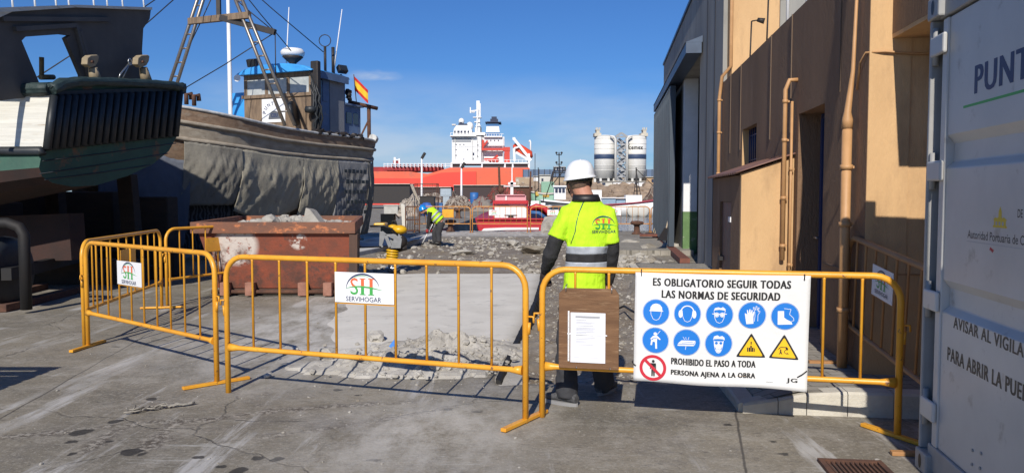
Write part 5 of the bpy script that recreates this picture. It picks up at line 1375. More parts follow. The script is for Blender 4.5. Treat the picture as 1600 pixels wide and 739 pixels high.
def HB(t_, v, side=1):
    """hull surface: t along, v 0 gunwale .. 1 keel"""
    hb = hbw(t_); zg = gun_z(t_); zk = interp(t_, [(0, 1.6), (.12, .75), (.85, .72), (.95, 1.5), (1, 2.2)])
    sec = [(0, 1.0), (.17, .985), (.35, .94), (.55, .84), (.72, .66), (.88, .36), (1, .03)]
    flare = interp(t_, [(0, .3), (.3, 1), (.8, 1), (1, .75)])
    w = interp(v, sec); w = lerp(w * w, w, flare)
    rake = .9 * (1 - v) * (1 if t_ < .02 else max(0, 1 - t_ / .1)) 
    stern = -.9 * v * sstep(.8, 1, t_)
    return CL0 + AX * (t_ * BLt - rake + stern) + NS * (side * hb * w) + Vector((0, 0, lerp(zg, zk, v)))
TS = [0, .02, .05, .09, .14, .2, .26, .32, .4, .48, .56, .64, .72, .78, .83, .87, .91, .94, .965, .985, 1.0]
wbt = thing('wooden_fishing_boat', 'long weathered wooden fishing boat ashore with blue wheelhouse and hull sheets', 'boat', CL0 + AX * BL * .5)
def hull_strip(v0, v1, nv, m, name, off=0.0):
    k = MB()
    for sd in (1, -1):
        rg = [[HB(t_, lerp(v0, v1, i / nv), sd) + NS * sd * off for i in range(nv + 1)] for t_ in TS]
        k.loft(rg, closed=False, caps=False, smooth=True)
    k.loft([[HB(1, lerp(v0, v1, i / nv), 1), HB(1, lerp(v0, v1, i / nv), -1)] for i in range(nv + 1)], closed=False, caps=False)
    return build(name, k, M[m], wbt)
hull_strip(0, .10, 2, 'planks', 'bulwark'); hull_strip(.10, .24, 3, 'planks_grey', 'topside_planking'); hull_strip(.24, 1, 9, 'planks', 'hull_planking')
k = MB()
for sd in (1, -1):
    k.tube([HB(t_, .0, sd) + Vector((0, 0, .02)) for t_ in TS], .035, 8); 
build('gunwale', k, M['white_trim'], wbt)
k = MB()
for sd in (1, -1):
    k.tube([HB(t_, .115, sd) + NS * sd * .02 for t_ in TS[1:]], .05, 6); k.tube([HB(t_, .25, sd) + NS * sd * .02 for t_ in TS[1:]], .055, 6)
build('rubbing_strake', k, M['planks_grey'], wbt)
k = MB(); k.loft([[HB(t_, .06, 1), HB(t_, .06, -1)] for t_ in TS], closed=False, caps=False); build('deck', k, M['planks_grey'], wbt)
k = MB(); k.beam(CL0 + AX * 1.2 + Vector((0, 0, .55)), CL0 + AX * (BL * .9) + Vector((0, 0, .6)), .3, .5); build('keel', k, M['shaded_red'], wbt)
k = MB()
for t_ in (.14, .155): 
    p = HB(t_, 0, .96) + Vector((0, 0, .1)); k.tube([p, p + Vector((0, 0, .22)), p + Vector((.05, .12, .25)), p + Vector((.05, .14, .12))], .05, 8)
build('mooring_bitts', k, M['rust'], wbt)
MAP = [lambda l: l, lambda n: n, lambda z: z]
def BO(l, n, z): return CL0 + AX * MAP[0](l) + NS * MAP[1](n) + Vector((0, 0, MAP[2](z)))
BMt = Matrix((NS, AX, Vector((0, 0, 1)))).transposed()
def bbox(mb, l0, l1, n0, n1, z0, z1, m=0): return mb.box((BO(l0, n0, z0) + BO(l1, n1, z1)) / 2, (MAP[1](n1) - MAP[1](n0), MAP[0](l1) - MAP[0](l0), MAP[2](z1) - MAP[2](z0)), BMt, m)
M['blue_roof'] = mat('bright_blue_paint', (.05, .34, .78), (.04, .27, .65), .45, nscale=4, spots=(.25, .35, .45), sscale=6, sth=(.66, .74))
M['blue_grey'] = mat('faded_blue_grey_paint', (.13, .205, .35), (.095, .15, .26), .65, nscale=2.5, spots=(.30, .28, .25), sscale=3, sth=(.60, .7))
M['old_wood'] = mat('old_cabin_wood', (.24, .17, .11), (.13, .09, .06), .8, nscale=4, stretch=(3, 3, .7))
M['dusty_glass'] = mat('dusty_pane', (.48, .50, .49), (.34, .37, .37), .25, nscale=5)
# wheelhouse: front at l = LF
MAP[0] = lambda l: 6.388 + (l - 7.7) * .80
MAP[1] = lambda n: -.867 + (n + .78) * 1.038
MAP[2] = lambda z: 1.53 + (z - 1.53) * .94
LF = 7.7; NW0, NW1 = -.78, 1.50; ZD = 3.05
# the front wall's photo edges fix the width
wz0, wz1 = ZD, 4.72
ZS, ZH, ZT = 4.60, 5.08, 5.24
k = MB(); bbox(k, LF, LF + .06, NW0, NW1, wz0, ZS); bbox(k, LF, LF + .06, NW0, NW1, ZH, ZT)
for n in (NW0, NW0 + .72, NW0 + 1.45, NW1 - .1): bbox(k, LF, LF + .06, n, n + .1, ZS + .002, ZH - .002)
whs = build('wheelhouse_front', k, M['old_wood'], wbt)
for i, n in enumerate((NW0 + .1, NW0 + .82, NW0 + 1.55)):
    n1 = (NW0 + .72, NW0 + 1.45, NW1 - .1)[i]
    k = MB(); bbox(k, LF + .02, LF + .035, n, n1, ZS + .002, ZH - .002); w_ = build('window', k, M['dusty_glass'], wbt)
k = MB(); bbox(k, LF - .06, LF - .002, NW0 - .05, NW1 + .05, ZS - .1, ZS); build('ledge', k, M['old_wood'], wbt)
k = MB(); bbox(k, LF - .02, LF - .003, NW0 + .62, NW0 + 1.40, 3.75, 4.46); npn = build('name_panel', k, M['sign_white'], wbt)
f = Flat()
cxn = NW0 + 1.0
for i, ch in enumerate('PUNTA'):
    a = R(172 - i * 26); cx_, cy_ = cxn + .24 * math.cos(a), 4.02 + .24 * math.sin(a)
    vs, fs = text_mesh(ch, .02); ca, sa = math.cos(a - R(90)), math.sin(a - R(90))
    f.items.append(([(cx_ + ((u - .5) * .085) * ca - ((v) * .11) * sa, cy_ + ((u - .5) * .085) * sa + ((v) * .11) * ca) for u, v in vs], fs, 0, 0))
f.poly([(cxn + .04 + .20 * math.cos(R(a)), 3.84 + .26 * math.sin(R(a))) for a in range(180, -1, -15)], 1, 0)
f.text('CEU', cxn - .07, 3.90, .22, .12, 0, 1, .01)
f.lay(lambda u, v, o_: BO(LF - .021 - o_, u, v), [M['navy'], mat('name_grey', (.10, .11, .13), rough=.6)], 'painted_name', npn)
k = MB()
bbox(k, LF + .07, LF + 2.0, NW1 - .06, NW1, wz0, ZT); bbox(k, LF + .07, LF + 2.0, NW0, NW0 + .06, wz0, ZT); bbox(k, LF + 2.01, LF + 2.06, NW0, NW1, wz0, ZT)
build('wheelhouse_sides', k, M['blue_grey'], wbt)
for l0, l1, z0, z1, nm, mm in ((LF + .2, LF + .55, 4.5, 5.05, 'side_window', 'glass'), (LF + .62, LF + .98, 4.4, 5.05, 'side_window', 'blue_grey'), (LF + 1.05, LF + 1.95, ZD, 5.12, 'side_panel', 'white_trim2')):
    if mm == 'white_trim2': M[mm] = mat('dull_grey_panel', (.26, .27, .29), (.22, .23, .25), .7, nscale=3)
    k = MB(); bbox(k, l0, l1, NW1 + .002, NW1 + .02, z0, z1); build(nm, k, M[mm], wbt)
k = MB()     # rounded blue roof
rg = []
for l in (LF - .22, LF - .18, LF + 2.1, LF + 2.15):
    z_in = -.04 if l in (LF - .22, LF + 2.15) else 0
    rg.append([BO(l, lerp(NW0 - .14, NW1 + .12, i / 10), ZT + .01 + z_in + .24 * math.sin(math.pi * i / 10) ** .6) for i in range(11)] + [BO(l, lerp(NW1 + .12, NW0 - .14, i / 10), ZT - .02) for i in range(11)])
k.loft(rg); build('wheelhouse_roof', k, M['blue_roof'], wbt)
k = MB(); bbox(k, LF - .1, LF + 2.0, NW1 + .121, NW1 + .16, ZT - .2, ZT + .02); build('roof_valance', k, M['blue_grey'], wbt)
k = MB(); bbox(k, LF + .3, LF + .36, NW0 - .62, NW0 - .05, 3.4, 4.75); build('blue_door_leaf', k, M['blue_roof'], wbt)
k = MB(); bbox(k, LF + 2.07, LF + 3.2, NW0 + .1, NW1 - .05, ZD, 4.42); bbox(k, LF + 2.07, LF + 3.3, NW0, NW1 + .02, 4.422, 4.48); build('aft_cabin', k, M['blue_grey'], wbt)
for l0, l1 in ((LF + 2.2, LF + 2.55), (LF + 2.7, LF + 3.0)):
    k = MB(); bbox(k, l0, l1, NW1 - .048, NW1 - .03, 3.85, 4.2); build('aft_window', k, M['glass'], wbt)
# radar, floodlights, horn, aerials
k = MB(); c = BO(LF + .5, NW1 - .9, 5.45); k.lathe([(.02, .30), (.28, .30), (.33, .36), (.34, .44), (.28, .52), (.1, .55), (.01, .55)], c, 24); rd = build('radar_dome', k, M['white'], wbt)
k = MB(); k.lathe([(.10, -.02), (.10, .12), (.22, .22), (.30, .296), (.02, .298)], c, 16); build('radar_mount', k, M['iron'], rd)
def flood(p, d, nm='floodlight'):
    k = MB(); d = Vector(d).normalized(); k.beam(p, p + d * .16, .30, .22); fl_ = build(nm, k, M['iron'], wbt, bevel=.02)
    k = MB(); k.beam(p + d * .161, p + d * .168, .26, .18); build('lens', k, M['glass'], fl_)
    k = MB(); k.tube([p + Vector((0, 0, -.28)), p + Vector((0, 0, -.1))], .03, 6); build('bracket', k, M['iron'], fl_)
flood(BO(LF + .1, NW0 + .3, 5.62), (-.3, -1, -.35)); flood(BO(LF + 2.0, NW1 - .1, 5.48), (.5, -.5, .4))
k = MB(); c = BO(LF - .24, NW0 - .02, 5.1); k.lathe([(.03, 0), (.05, .05), (.1, .12)], c, 12, M=Matrix.Rotation(R(90), 3, 'X')); build('horn', k, M['white'], wbt)
k = MB()
for l, n, h, lean in ((LF + .6, NW1 - 1.2, 1.9, .12), (LF + 1.5, NW1 - .1, 1.9, .28)):
    b0 = BO(l, n, 5.3); k.tube([b0, b0 + Vector((lean, 0, h))], [.022, .012], 6)
build('whip_aerial', k, M['white'], wbt)
k = MB(); b0 = BO(LF + 1.0, NW1 - .1, 5.3); k.tube([b0, b0 + Vector((0, 0, .75))], .04, 6); k.tube([b0 + Vector((.17 * math.cos(a * .524), 0, .92 + .17 * math.sin(a * .524))) for a in range(12)], .014, 6, closed=True); b0 = BO(LF + 1.5, NW1 - .1, 5.3); k.tube([b0, b0 + Vector((0, 0, .8))], .05, 6); build('loop_aerial', k, M['iron'], wbt)
# hydraulic arm in front of the side wall, hoses
k = MB(); bbox(k, LF - .12, LF + .08, NW1 + .02, NW1 + .26, 3.2, 5.5); build('net_hauler_arm', k, M['iron'], wbt, bevel=.03)
k = MB(); r_ = random.Random(8)
for j in range(7):
    p0 = BO(LF - .15, NW1 + .1 + r_.uniform(-.1, .15), 4.9 + r_.uniform(-.2, .2)); p1 = BO(LF - .1 + r_.uniform(-.1, .6), NW1 + .1, 3.15)
    pts = [p0.lerp(p1, i / 10) + Vector((.22 * math.sin(i * .31) * r_.uniform(.4, 1), -.12 * math.sin(i * .31), 0)) for i in range(11)]; k.tube(pts, .022, 6)
c = BO(LF - .25, NW1 + .1, 4.05); k.lathe([(.02, -.1), (.16, -.08), (.18, 0), (.16, .08), (.02, .1)], c, 14); k.lathe([(.1, -.05), (.34, -.05), (.36, 0), (.34, .05), (.1, .05)], BO(LF - .35, NW1 - .4, 3.95), 20, M=Matrix.Rotation(R(80), 3, 'Y'))
build('hauler_hoses', k, M['rubber'], wbt)
# A-frame mast: two ladder-like steel legs on the gunwales
def leg(foot, topx):
    (fx, fy, fY), (tx, ty) = foot, topx
    a = P(fx, fy, fY); 
    return a
LEGY = 18.6
MAP[0] = lambda l: l; MAP[1] = lambda n: n; MAP[2] = lambda z: z
mpos = BO(4.47, 0, 0)
apex = P(340, -61, 20.3); Fl = mpos - NS * 2.2 + Vector((0, 0, 3.3)); Fr = mpos + NS * 2.2 + Vector((0, 0, 3.3))
k = MB()
for foot, sd in ((Fl, -1), (Fr, 1)):
    tp = apex + NS * sd * .16; w = AX * .0 + NS * .15
    for o_ in (-1, 1): k.tube([foot + w * o_, tp + w * .6 * o_], .045, 8)
    for i in range(1, 12):
        p = foot.lerp(tp, i / 12); k.tube([p - w * lerp(1, .6, i / 12), p + w * lerp(1, .6, i / 12)], .022, 6)
build('mast_legs', k, mat('dull_mast_steel', (.22, .215, .21), (.30, .25, .20), .4, metal=.7, nscale=8), wbt)
t0 = .66; pA, pB = Fl.lerp(apex, t0) - NS * .25, Fr.lerp(apex, t0) + NS * .25
k = MB(); k.beam(pA, pB, .12, .16); build('mast_crossbeam', k, M['old_wood'], wbt)
k = MB(); pC = (pA + pB) / 2; k.beam(pC, pC + Vector((0, 0, .9)), .1, .1, up=(0, 1, 0)); k.beam(pC + NS * .1 - AX * .05, pC + NS * 1.55 + AX * .3 - Vector((0, 0, .42)), .13, .15); build('derrick_boom', k, M['iron'], wbt)
k = MB(); pD = pC + NS * 1.55 + AX * .3 - Vector((0, 0, .42))
pl_ = Fl.lerp(apex, .23)
for a, b_ in ((pl_ + NS * .2, pD), (pD, pD - Vector((0, 0, 1.2))), (apex, BO(7.1, 1.4, 5.65)), (pC + Vector((0, 0, .9)), pD), (Fl.lerp(apex, .45), pC + Vector((0, 0, .9))), (apex, BO(.3, -.2, 3.9)), (apex - NS * .2, BO(-.4, -.6, 3.9)), (apex, BO(BL * .7, .8, 5.4)), (pl_, pl_ - Vector((-.1, 0, 1.0)))):
    k.tube([a, a.lerp(b_, .5) - Vector((0, 0, .03)), b_], .014, 5)
build('rigging_lines', k, M['iron'], wbt)
k = MB(); k.ball(pl_ + NS * .15, (.09, .07, .16), 10, 8); build('rigging_block', k, M['iron'], wbt)
MAP[0] = lambda l: 6.388 + (l - 7.7) * .80
MAP[1] = lambda n: -.867 + (n + .78) * 1.038
MAP[2] = lambda z: 1.53 + (z - 1.53) * .94
# stern davit and gear
k = MB(); b0 = BO(LF + 3.5, NW1 + .1, 3.1); k.tube([b0, b0 + Vector((0, 0, 1.25))], .06, 8); k.tube([b0 + Vector((-.55, -.4, 1.4)), b0 + Vector((.25, .1, 1.25))], .06, 8); k.tube([b0 + Vector((-.4, -.2, 0)), b0 + Vector((0, 0, .9))], .03, 6); build('stern_davit', k, M['rust'], wbt)
k = MB(); r_ = random.Random(4)
for i in range(40):
    p = HB(r_.uniform(.55, .8), 0, 1) - NS * r_.uniform(0, .15); k.rock(p + Vector((0, 0, r_.uniform(.02, .1))), (.2, .2, .12), r_)
c = BO(LF + 2.2, NW1 - .05, 4.75); 
for i in range(12): k.rock(c + Vector((r_.uniform(-.2, .12), r_.uniform(-.2, .3), r_.uniform(-.25, .2))), (.18, .18, .16), r_)
build('deck_gear', k, M['iron'], wbt)
k = MB(); pts = [HB(t_, 0, .98) + Vector((0, 0, .1)) for t_ in (.86, .9, .94, .97, .99, 1.0)] + [HB(1, 0, s_) + Vector((0, 0, .12)) for s_ in (.5, 0, -.5)]
k.tube(pts, .12, 8); build('stern_cover', k, M['white_trim'], wbt)
# flag on the aft cabin
fl_ = thing('flag', 'small red and yellow striped flag flying aft of the wheelhouse', 'flag', BO(LF + 3.0, 1.42, 4.48))
k = MB(); b0 = BO(LF + 3.0, 1.42, 4.48); b1 = b0 + Vector((-.08, 0, .95)); k.tube([b0, b1], .014, 6); build('flagstaff', k, M['rust'], fl_)
k = MB()
def flg(u, v): return b1 + Vector((.02 + .42 * u, .06 * math.sin(u * 6), -.06 - .42 * v - .42 * u))
for v0, v1, m in ((0, .25, 0), (.25, .75, 1), (.75, 1, 0)): k.grid(lambda u, v: flg(u, lerp(v0, v1, v)), 10, 3, m)
build('cloth', k, [mat('flag_red', (.55, .03, .02), rough=.8), mat('flag_yellow', (.80, .50, .03), rough=.8)], fl_, recalc=False)
MAP[0] = lambda l: l; MAP[1] = lambda n: n; MAP[2] = lambda z: z
# sheets hung along the hull
M['canvas'] = mat('olive_canvas', (.40, .37, .29), (.32, .295, .235), .95, nscale=3, bump=.5, bscale=22, spots=(.17, .155, .13), sscale=4, sth=(.60, .72))
M['canvas2'] = mat('grey_canvas', (.24, .225, .19), (.19, .18, .155), .95, nscale=3, bump=.5, bscale=22, spots=(.12, .11, .095), sscale=3, sth=(.58, .72))
M['denim'] = mat('blue_grey_sheet', (.13, .145, .18), (.10, .115, .145), .95, nscale=2, bump=.4, bscale=24)
M['dotted'] = mat('spotted_sheet', (.30, .30, .30), (.25, .25, .25), .95, nscale=3, bump=.3, bscale=22)
def zebra():
    m = mat('striped_black_sheet', (.02, .02, .024), rough=.9); t = m.node_tree; b = t.nodes['Principled BSDF']
    tcn = t.nodes.new('ShaderNodeTexCoord'); w = t.nodes.new('ShaderNodeTexWave'); w.inputs['Scale'].default_value = 5; w.inputs['Distortion'].default_value = 7; w.inputs['Detail Scale'].default_value = 1.2
    cr_ = t.nodes.new('ShaderNodeValToRGB'); cr_.color_ramp.elements[0].position = .55; cr_.color_ramp.elements[0].color = (.014, .015, .018, 1); cr_.color_ramp.elements[1].position = .7; cr_.color_ramp.elements[1].color = (.085, .09, .10, 1)
    t.links.new(tcn.outputs['Object'], w.inputs['Vector']); t.links.new(w.outputs[0], cr_.inputs[0]); t.links.new(cr_.outputs[0], b.inputs['Base Color']); return m
M['zebra'] = zebra()
GS = 'sheets hung along the wooden boat hull'
def sheet_(label, ta, tb, zt_v, zb, m, folds=1.0, sag=.0, seed=0, out=.06):
    k = MB()
    def fn(u, v):
        t_ = lerp(ta, tb, u); top = HB(t_, zt_v, 1)
        d = noise.noise(Vector((u * 9 * folds, v * 1.4, seed))) * .07 + noise.noise(Vector((u * 30 * folds + v * 5, v * 4, seed + 5))) * .028 + abs(noise.noise(Vector((u * 14 - v * 6, v * 5, seed + 15)))) * .035
        z = lerp(top.z, zb + sag * math.sin(u * math.pi), v)
        bulge = .04 * math.sin(v * math.pi)
        p = top + NS * (out + (d + bulge) * min(1, v * 3) - .25 * v * v); p.z = z + .02 * noise.noise(Vector((u * 15, v * 4, seed + 9))); return p
    k.grid(fn, 70, 26)
    o = build('hull_sheet', k, M[m], recalc=False); s_ = o.modifiers.new('thickness', 'SOLIDIFY'); s_.thickness = .006
    return tag(o, label, 'sheet', GS)
sheet_('blue grey sheet hanging under the bow beside the wire cages', -.0 + .03, .145, .42, .35, 'denim', .35, 0, 1, .12)
sheet_('brown grey canvas hanging beside the blue grey sheet', .13, .265, .27, 1.3, 'canvas2', .35, 0, 2, .09)
sheet_('large sunlit olive canvas gathered at its lower right corner', .262, .50, .27, 1.15, 'canvas', .45, -.2, 3)
sheet_('olive canvas right of the gathered corner', .497, .66, .27, .95, 'canvas', .3, 0, 4)
dot_ = sheet_('pale sheet with dark square spots hanging near the stern', .657, .815, .27, .80, 'dotted', .2, 0, 6)
sheet_('dark narrow sheet wrapped around the stern of the boat', .813, .93, .27, .35, 'canvas2', .6, 0, 7)
sheet_('black zebra striped sheet hanging below the olive canvas', .145, .47, .60, .2, 'zebra', .6, 0, 8, .0)
k = MB()
for i in range(5):
    for j in range(6):
        t_ = lerp(.675, .80, (j + .5 * (i % 2)) / 6.2); v = .18 + i * .17; top = HB(t_, .27, 1)
        p = top + NS * .20; p.z = lerp(top.z, .8, v); k.box(p, (.02, .11 + .05 * ((i * 7 + j * 3) % 4) / 4, .09 + .05 * ((i * 5 + j) % 3) / 3), BMt)
build('cloth_patches', k, M['rubber'], dot_)
# shores below the hull
for t_, lb in ((.52, 'timber prop behind the skip under the wooden boat'), (.72, 'timber prop below the spotted sheet'), (.86, 'broad timber prop under the stern of the wooden boat')):
    p = HB(t_, .75, 1); q = thing('timber_prop', lb, 'prop', (p.x, p.y, 0), GK)
    k = MB(); k.beam((p.x + .1, p.y, .2), (p.x, p.y, p.z + .1), .3, .3, up=(0, 1, 0)); build('post', k, M['planks_grey'], q, bevel=.01)
    k = MB(); k.box((p.x + .1, p.y, .1), (.8, .4, .2)); build('base_block', k, M['planks_grey'], q, bevel=.01)
# dark tarpaulin on the ground beyond the skip and a cardboard box
k = MB()
def trp(u, v):
    x = lerp(-5.6, -3.2, u) + v * .35; y = lerp(19.3, 24.5, v) + .3 * (u - .5) + (1.6 * u * (1 - v)); return Vector((x, y, .16 + .30 * max(0, noise.noise(Vector((u * 3, v * 2.5, 4)))) + .22 * math.exp(-((u - .2) ** 2 + (v - .2) ** 2) / .05)))
k.grid(trp, 40, 40); o = build('tarpaulin', k, mat('navy_tarpaulin', (.018, .026, .055), (.012, .018, .04), .45, nscale=4), recalc=False)
s_ = o.modifiers.new('thickness', 'SOLIDIFY'); s_.thickness = .01; s_.offset = -1; tag(o, 'crumpled navy tarpaulin spread on the ground behind the skip', 'tarpaulin')
M['card'] = mat('cardboard', (.30, .18, .09), (.24, .14, .07), .9, nscale=4)
bx = P(606, 345, 30); q = thing('cardboard_box', 'open brown cardboard box standing under the boat stern', 'box', (bx.x, 30, 0))
k = MB(); k.span((bx.x - .25, 29.8, .02), (bx.x + .28, 30.2, .80)); build('carton', k, M['card'], q)
k = MB(); k.prism([(bx.x + .28, 29.8, .80), (bx.x + .28, 30.2, .80), (bx.x + .45, 30.2, .62), (bx.x + .45, 29.8, .62)], (0, 0, .012)); build('flap', k, M['card'], q)
# ------------------------------------------------------------------ people
M['skin'] = mat('skin', (.50, .24, .16), (.44, .20, .13), .55, nscale=12)
M['hair'] = mat('cropped_hair', (.11, .075, .055), (.22, .13, .09), .85, nscale=60)
M['hivis'] = mat('hi_vis_yellow_cloth', (.53, .86, .02), (.47, .78, .015), .85, nscale=6, bump=.9, bscale=7, stretch=(1.7, 1.7, .6))
M['blackcloth'] = mat('black_cloth', (.016, .016, .018), (.024, .024, .026), .85, nscale=6, bump=.4, bscale=14)
M['trouser'] = mat('charcoal_trousers', (.028, .029, .034), (.045, .046, .052), .9, nscale=5, bump=.5, bscale=12)
M['silver'] = mat('reflective_tape', (.40, .43, .47), (.34, .37, .41), .45, nscale=9, bump=.15, bscale=12)
M['helmet'] = mat('white_helmet_shell', (.80, .82, .84), rough=.32)
M['shoe'] = mat('dark_knit_shoe', (.045, .047, .05), (.10, .10, .105), .9, nscale=60)
M['sole'] = mat('grey_sole', (.25, .25, .25), rough=.8)
M['glove'] = mat('black_glove', (.025, .022, .022), (.05, .03, .028), .75, nscale=14)
def ell(c, rx, ry, n=20, rot=0.0, tilt=Vector((0, 0, 0))):
    c = Vector(c); out = []
    for j in range(n):
        a = 2 * math.pi * j / n; x, y = rx * math.cos(a), ry * math.sin(a)
        xr, yr = x * math.cos(rot) - y * math.sin(rot), x * math.sin(rot) + y * math.cos(rot)
        out.append(c + Vector((xr, yr, tilt.x * xr + tilt.y * yr)))
    return out
WY = 5.64
def wp(px, py, dy=0.0): return P(px, py, WY + dy)
w1 = thing('person', 'worker seen from behind in white helmet and yellow hi-vis shirt', 'person', (.52, WY, 0))
hipL, hipR = wp(895, 470), wp(932, 470); kneL, kneR = wp(884, 545, -.02), wp(940, 540, .10); ankL, ankR = wp(886, 622, -.10), wp(943, 607, .22)
shL, shR = wp(886, 331), wp(951, 333); elL, elR = wp(860, 397, .0), wp(956, 392, .0); wrL, wrR = wp(853, 424, .13), wp(951, 445, .10)
neck, head = wp(914, 307), wp(905, 288, .035)
# --- body: head, neck and hands as one skin surface running through the clothes
k = MB()
hc = head + Vector((0, 0, .0))
k.ball(hc + Vector((.0, -.005, .03)), (.076, .096, .105), 18, 12)
k.ball(hc + Vector((-.012, .055, -.055)), (.056, .055, .062), 14, 10)          # jaw
k.tube([hc + Vector((-.02, .10, .02)), hc + Vector((-.026, .128, -.012)), hc + Vector((-.022, .115, -.03))], [.012, .016, .010], 8)   # nose
for s_ in (-1, 1): k.ball(hc + Vector((s_ * .078, .012, -.005)), (.012, .022, .034), 8, 6)
k.tube([hc + Vector((.005, -.02, -.01)), neck + Vector((0, 0, -.01)), neck + Vector((0, .01, -.10))], [.066, .068, .06], 14)
k.loft([ell(neck + Vector((.0, .012, -.07)), .055, .045), ell(wp(917, 350), .12, .07), ell(wp(915, 430), .13, .09), ell(wp(914, 470), .14, .1)])
def handk(k, wr, el, curl, side, up_=Vector((0, 0, 1))):
    d = (wr - el).normalized(); tip = Vector((d.x * .3, d.y * .6 + .25, -.75)).normalized()
    sx = tip.cross(Vector((side, .2, 0))).normalized(); pn = sx.cross(tip).normalized()
    pc = wr + tip * .045
    k.tube([wr - d * .04, wr, wr + tip * .03, wr + tip * .085], [.03, .027, .036, .038], 10)
    for i, ln in enumerate((.072, .080, .075, .060)):
        b0 = wr + tip * .085 + sx * ((i - 1.5) * .020)
        b1 = b0 + (tip * .9 + pn * .25 * curl).normalized() * ln * .5
        b2 = b1 + (tip * .55 + pn * .8 * curl).normalized() * ln * .32
        b3 = b2 + (tip * .1 + pn * 1.0 * curl).normalized() * ln * .26
        k.tube([b0 - tip * .02, b0, b1, b2, b3], [.0105, .0105, .0098, .009, .0072], 8)
    t0 = wr + tip * .025 - sx * .034
    k.tube([t0, t0 + (tip * .6 - sx * .6 + pn * .3).normalized() * .035, t0 + (tip * .9 - sx * .35 + pn * .6).normalized() * .068], [.014, .0115, .009], 8)
for a, b_ in ((shL, elL), (shR, elR)): k.tube([a, b_], [.045, .036], 10)
for a, b_ in ((elL, wrL), (elR, wrR)): k.tube([a, b_], [.036, .026], 10)
handk(k, wrL, elL, 1, 1); handk(k, wrR, elR, 1, -1)
for a, b_, c in ((hipL, kneL, ankL), (hipR, kneR, ankR)): k.tube([a, b_, c], [.075, .052, .038], 10)
body = rmod(build('body', k, M['skin'], w1), .008, 3)
gl = MB(); handk(gl, wrL, elL, 1, 1)
glo = rmod(build('glove', gl, M['glove'], w1), .005, 1); 
for v in glo.data.vertices: pass
gd = glo.modifiers.new('puff', 'DISPLACE'); gd.strength = .006; gd.mid_level = 0
k = MB(); k.ball(hc + Vector((.0, -.012, .022)), (.080, .096, .085), 18, 12); hr = build('hair', k, M['hair'], w1)
k = MB()        # sunglasses arm and dark straps of the helmet
for s_ in (-1, 1): k.tube([hc + Vector((s_ * .084, -.05, .045)), hc + Vector((s_ * .088, .01, .0)), hc + Vector((s_ * .07, .06, -.06)), hc + Vector((s_ * .02 - .01, .09, -.10))], [.009, .008, .006, .006], 6)
k.tube([hc + Vector((.088 * math.cos(t_ * .3142), -.004 + .104 * math.sin(t_ * .3142), .040 - .012 * math.sin(t_ * .3142 + 3.14))) for t_ in range(20)], .014, 6, closed=True)
k.ball(hc + Vector((.03, -.10, .028)), (.035, .018, .016), 10, 8); k.ball(hc + Vector((-.083, .03, .005)), (.010, .03, .03), 8, 6); k.ball(hc + Vector((.085, .0, .01)), (.010, .02, .028), 8, 6)
for s_ in (-1, 1): k.tube([hc + Vector((s_ * .086, 0, .02)), hc + Vector((s_ * .08, .09, .02))], .005, 6)
k.tube([hc + Vector((-.07, .10, .015)), hc + Vector((-.03, .115, .018)), hc + Vector((.02, .112, .018)), hc + Vector((.06, .095, .016))], [.014, .018, .018, .014], 8)
build('helmet_harness', k, M['black'], w1)
k = MB(); prof = []
hcz = hc + Vector((.002, -.002, .048))
rings = []
for i in range(13):
    t_ = i / 12; a = t_ * math.pi / 2
    rr = math.cos(a) ** .72; z = .132 * math.sin(a) ** 1.05
    rr = max(rr, .02)
    ring = []
    for j in range(36):
        th_ = 2 * math.pi * j / 36; rx = .112 * rr; ry = .138 * rr
        q = Vector((rx * math.cos(th_), ry * math.sin(th_), z + (.008 if (abs(math.cos(th_)) < .14 and .1 < t_ < .9) else 0) - .016 * math.cos(th_ - 3.0) * (1 - t_)))
        ring.append(hcz + q)
    rings.append(ring)
br = [hcz + Vector((.126 * math.cos(2 * math.pi * j / 36) * (1 + .06 * max(0, math.cos(2 * math.pi * j / 36))), .152 * math.sin(2 * math.pi * j / 36) * (1 + .22 * max(0, math.sin(2 * math.pi * j / 36)) ** 3), -.012 - .016 * math.cos(2 * math.pi * j / 36 - 3.0))) for j in range(36)]
k.loft([br, rings[0]] + rings, smooth=True)
hm = build('helmet', k, M['helmet'], w1)
# --- shirt
k = MB(); cz = lambda y: wp(915, y)
k.loft([ell(wp(912, 457), .158, .112), ell(wp(914, 430), .148, .108), ell(wp(917, 395), .146, .108), ell(wp(918, 360), .163, .112), ell(wp(918, 338), .170, .104), ell(wp(917, 326, .01), .152, .090), ell(wp(916, 317, .01), .118, .080), ell(wp(916, 309, .01), .088, .074)], smooth=True)
for sh_, el_, sx in ((shL, elL, -1), (shR, elR, 1)):
    m1 = sh_.lerp(el_, .62 if sx < 0 else .80)
    k.tube([sh_ + Vector((-sx * .07, 0, .012)), sh_ + Vector((-sx * .012, 0, -.008)), sh_.lerp(el_, .35), m1], [.062, .071, .068, .070], 14)
shirt = rmod(build('shirt', k, M['hivis'], w1), .009, 4, .034, .12)
bpy.context.view_layer.update()
dg = bpy.context.evaluated_depsgraph_get()
bvh = BVHTree.FromObject(shirt, dg); wl0 = rootloc(shirt)
def on_shirt(X, Z, off=.002):
    h = bvh.ray_cast(Vector((X, WY - 1, Z)) - wl0, Vector((0, 1, 0)))
    y = (h[0].y + wl0.y) if h[0] is not None else WY
    return Vector((X, y - off, Z))
k = MB()
for sh_, el_, wr_, sx in ((shL, elL, wrL, -1), (shR, elR, wrR, 1)):
    m1 = sh_.lerp(el_, .52 if sx < 0 else .70)
    k.tube([m1, sh_.lerp(el_, .85), el_, el_.lerp(wr_, .5), wr_.lerp(el_, .06)], [.062, .060, .058, .052, .040], 14)
rmod(build('sleeves', k, M['blackcloth'], w1), .009, 4, .03, .10)
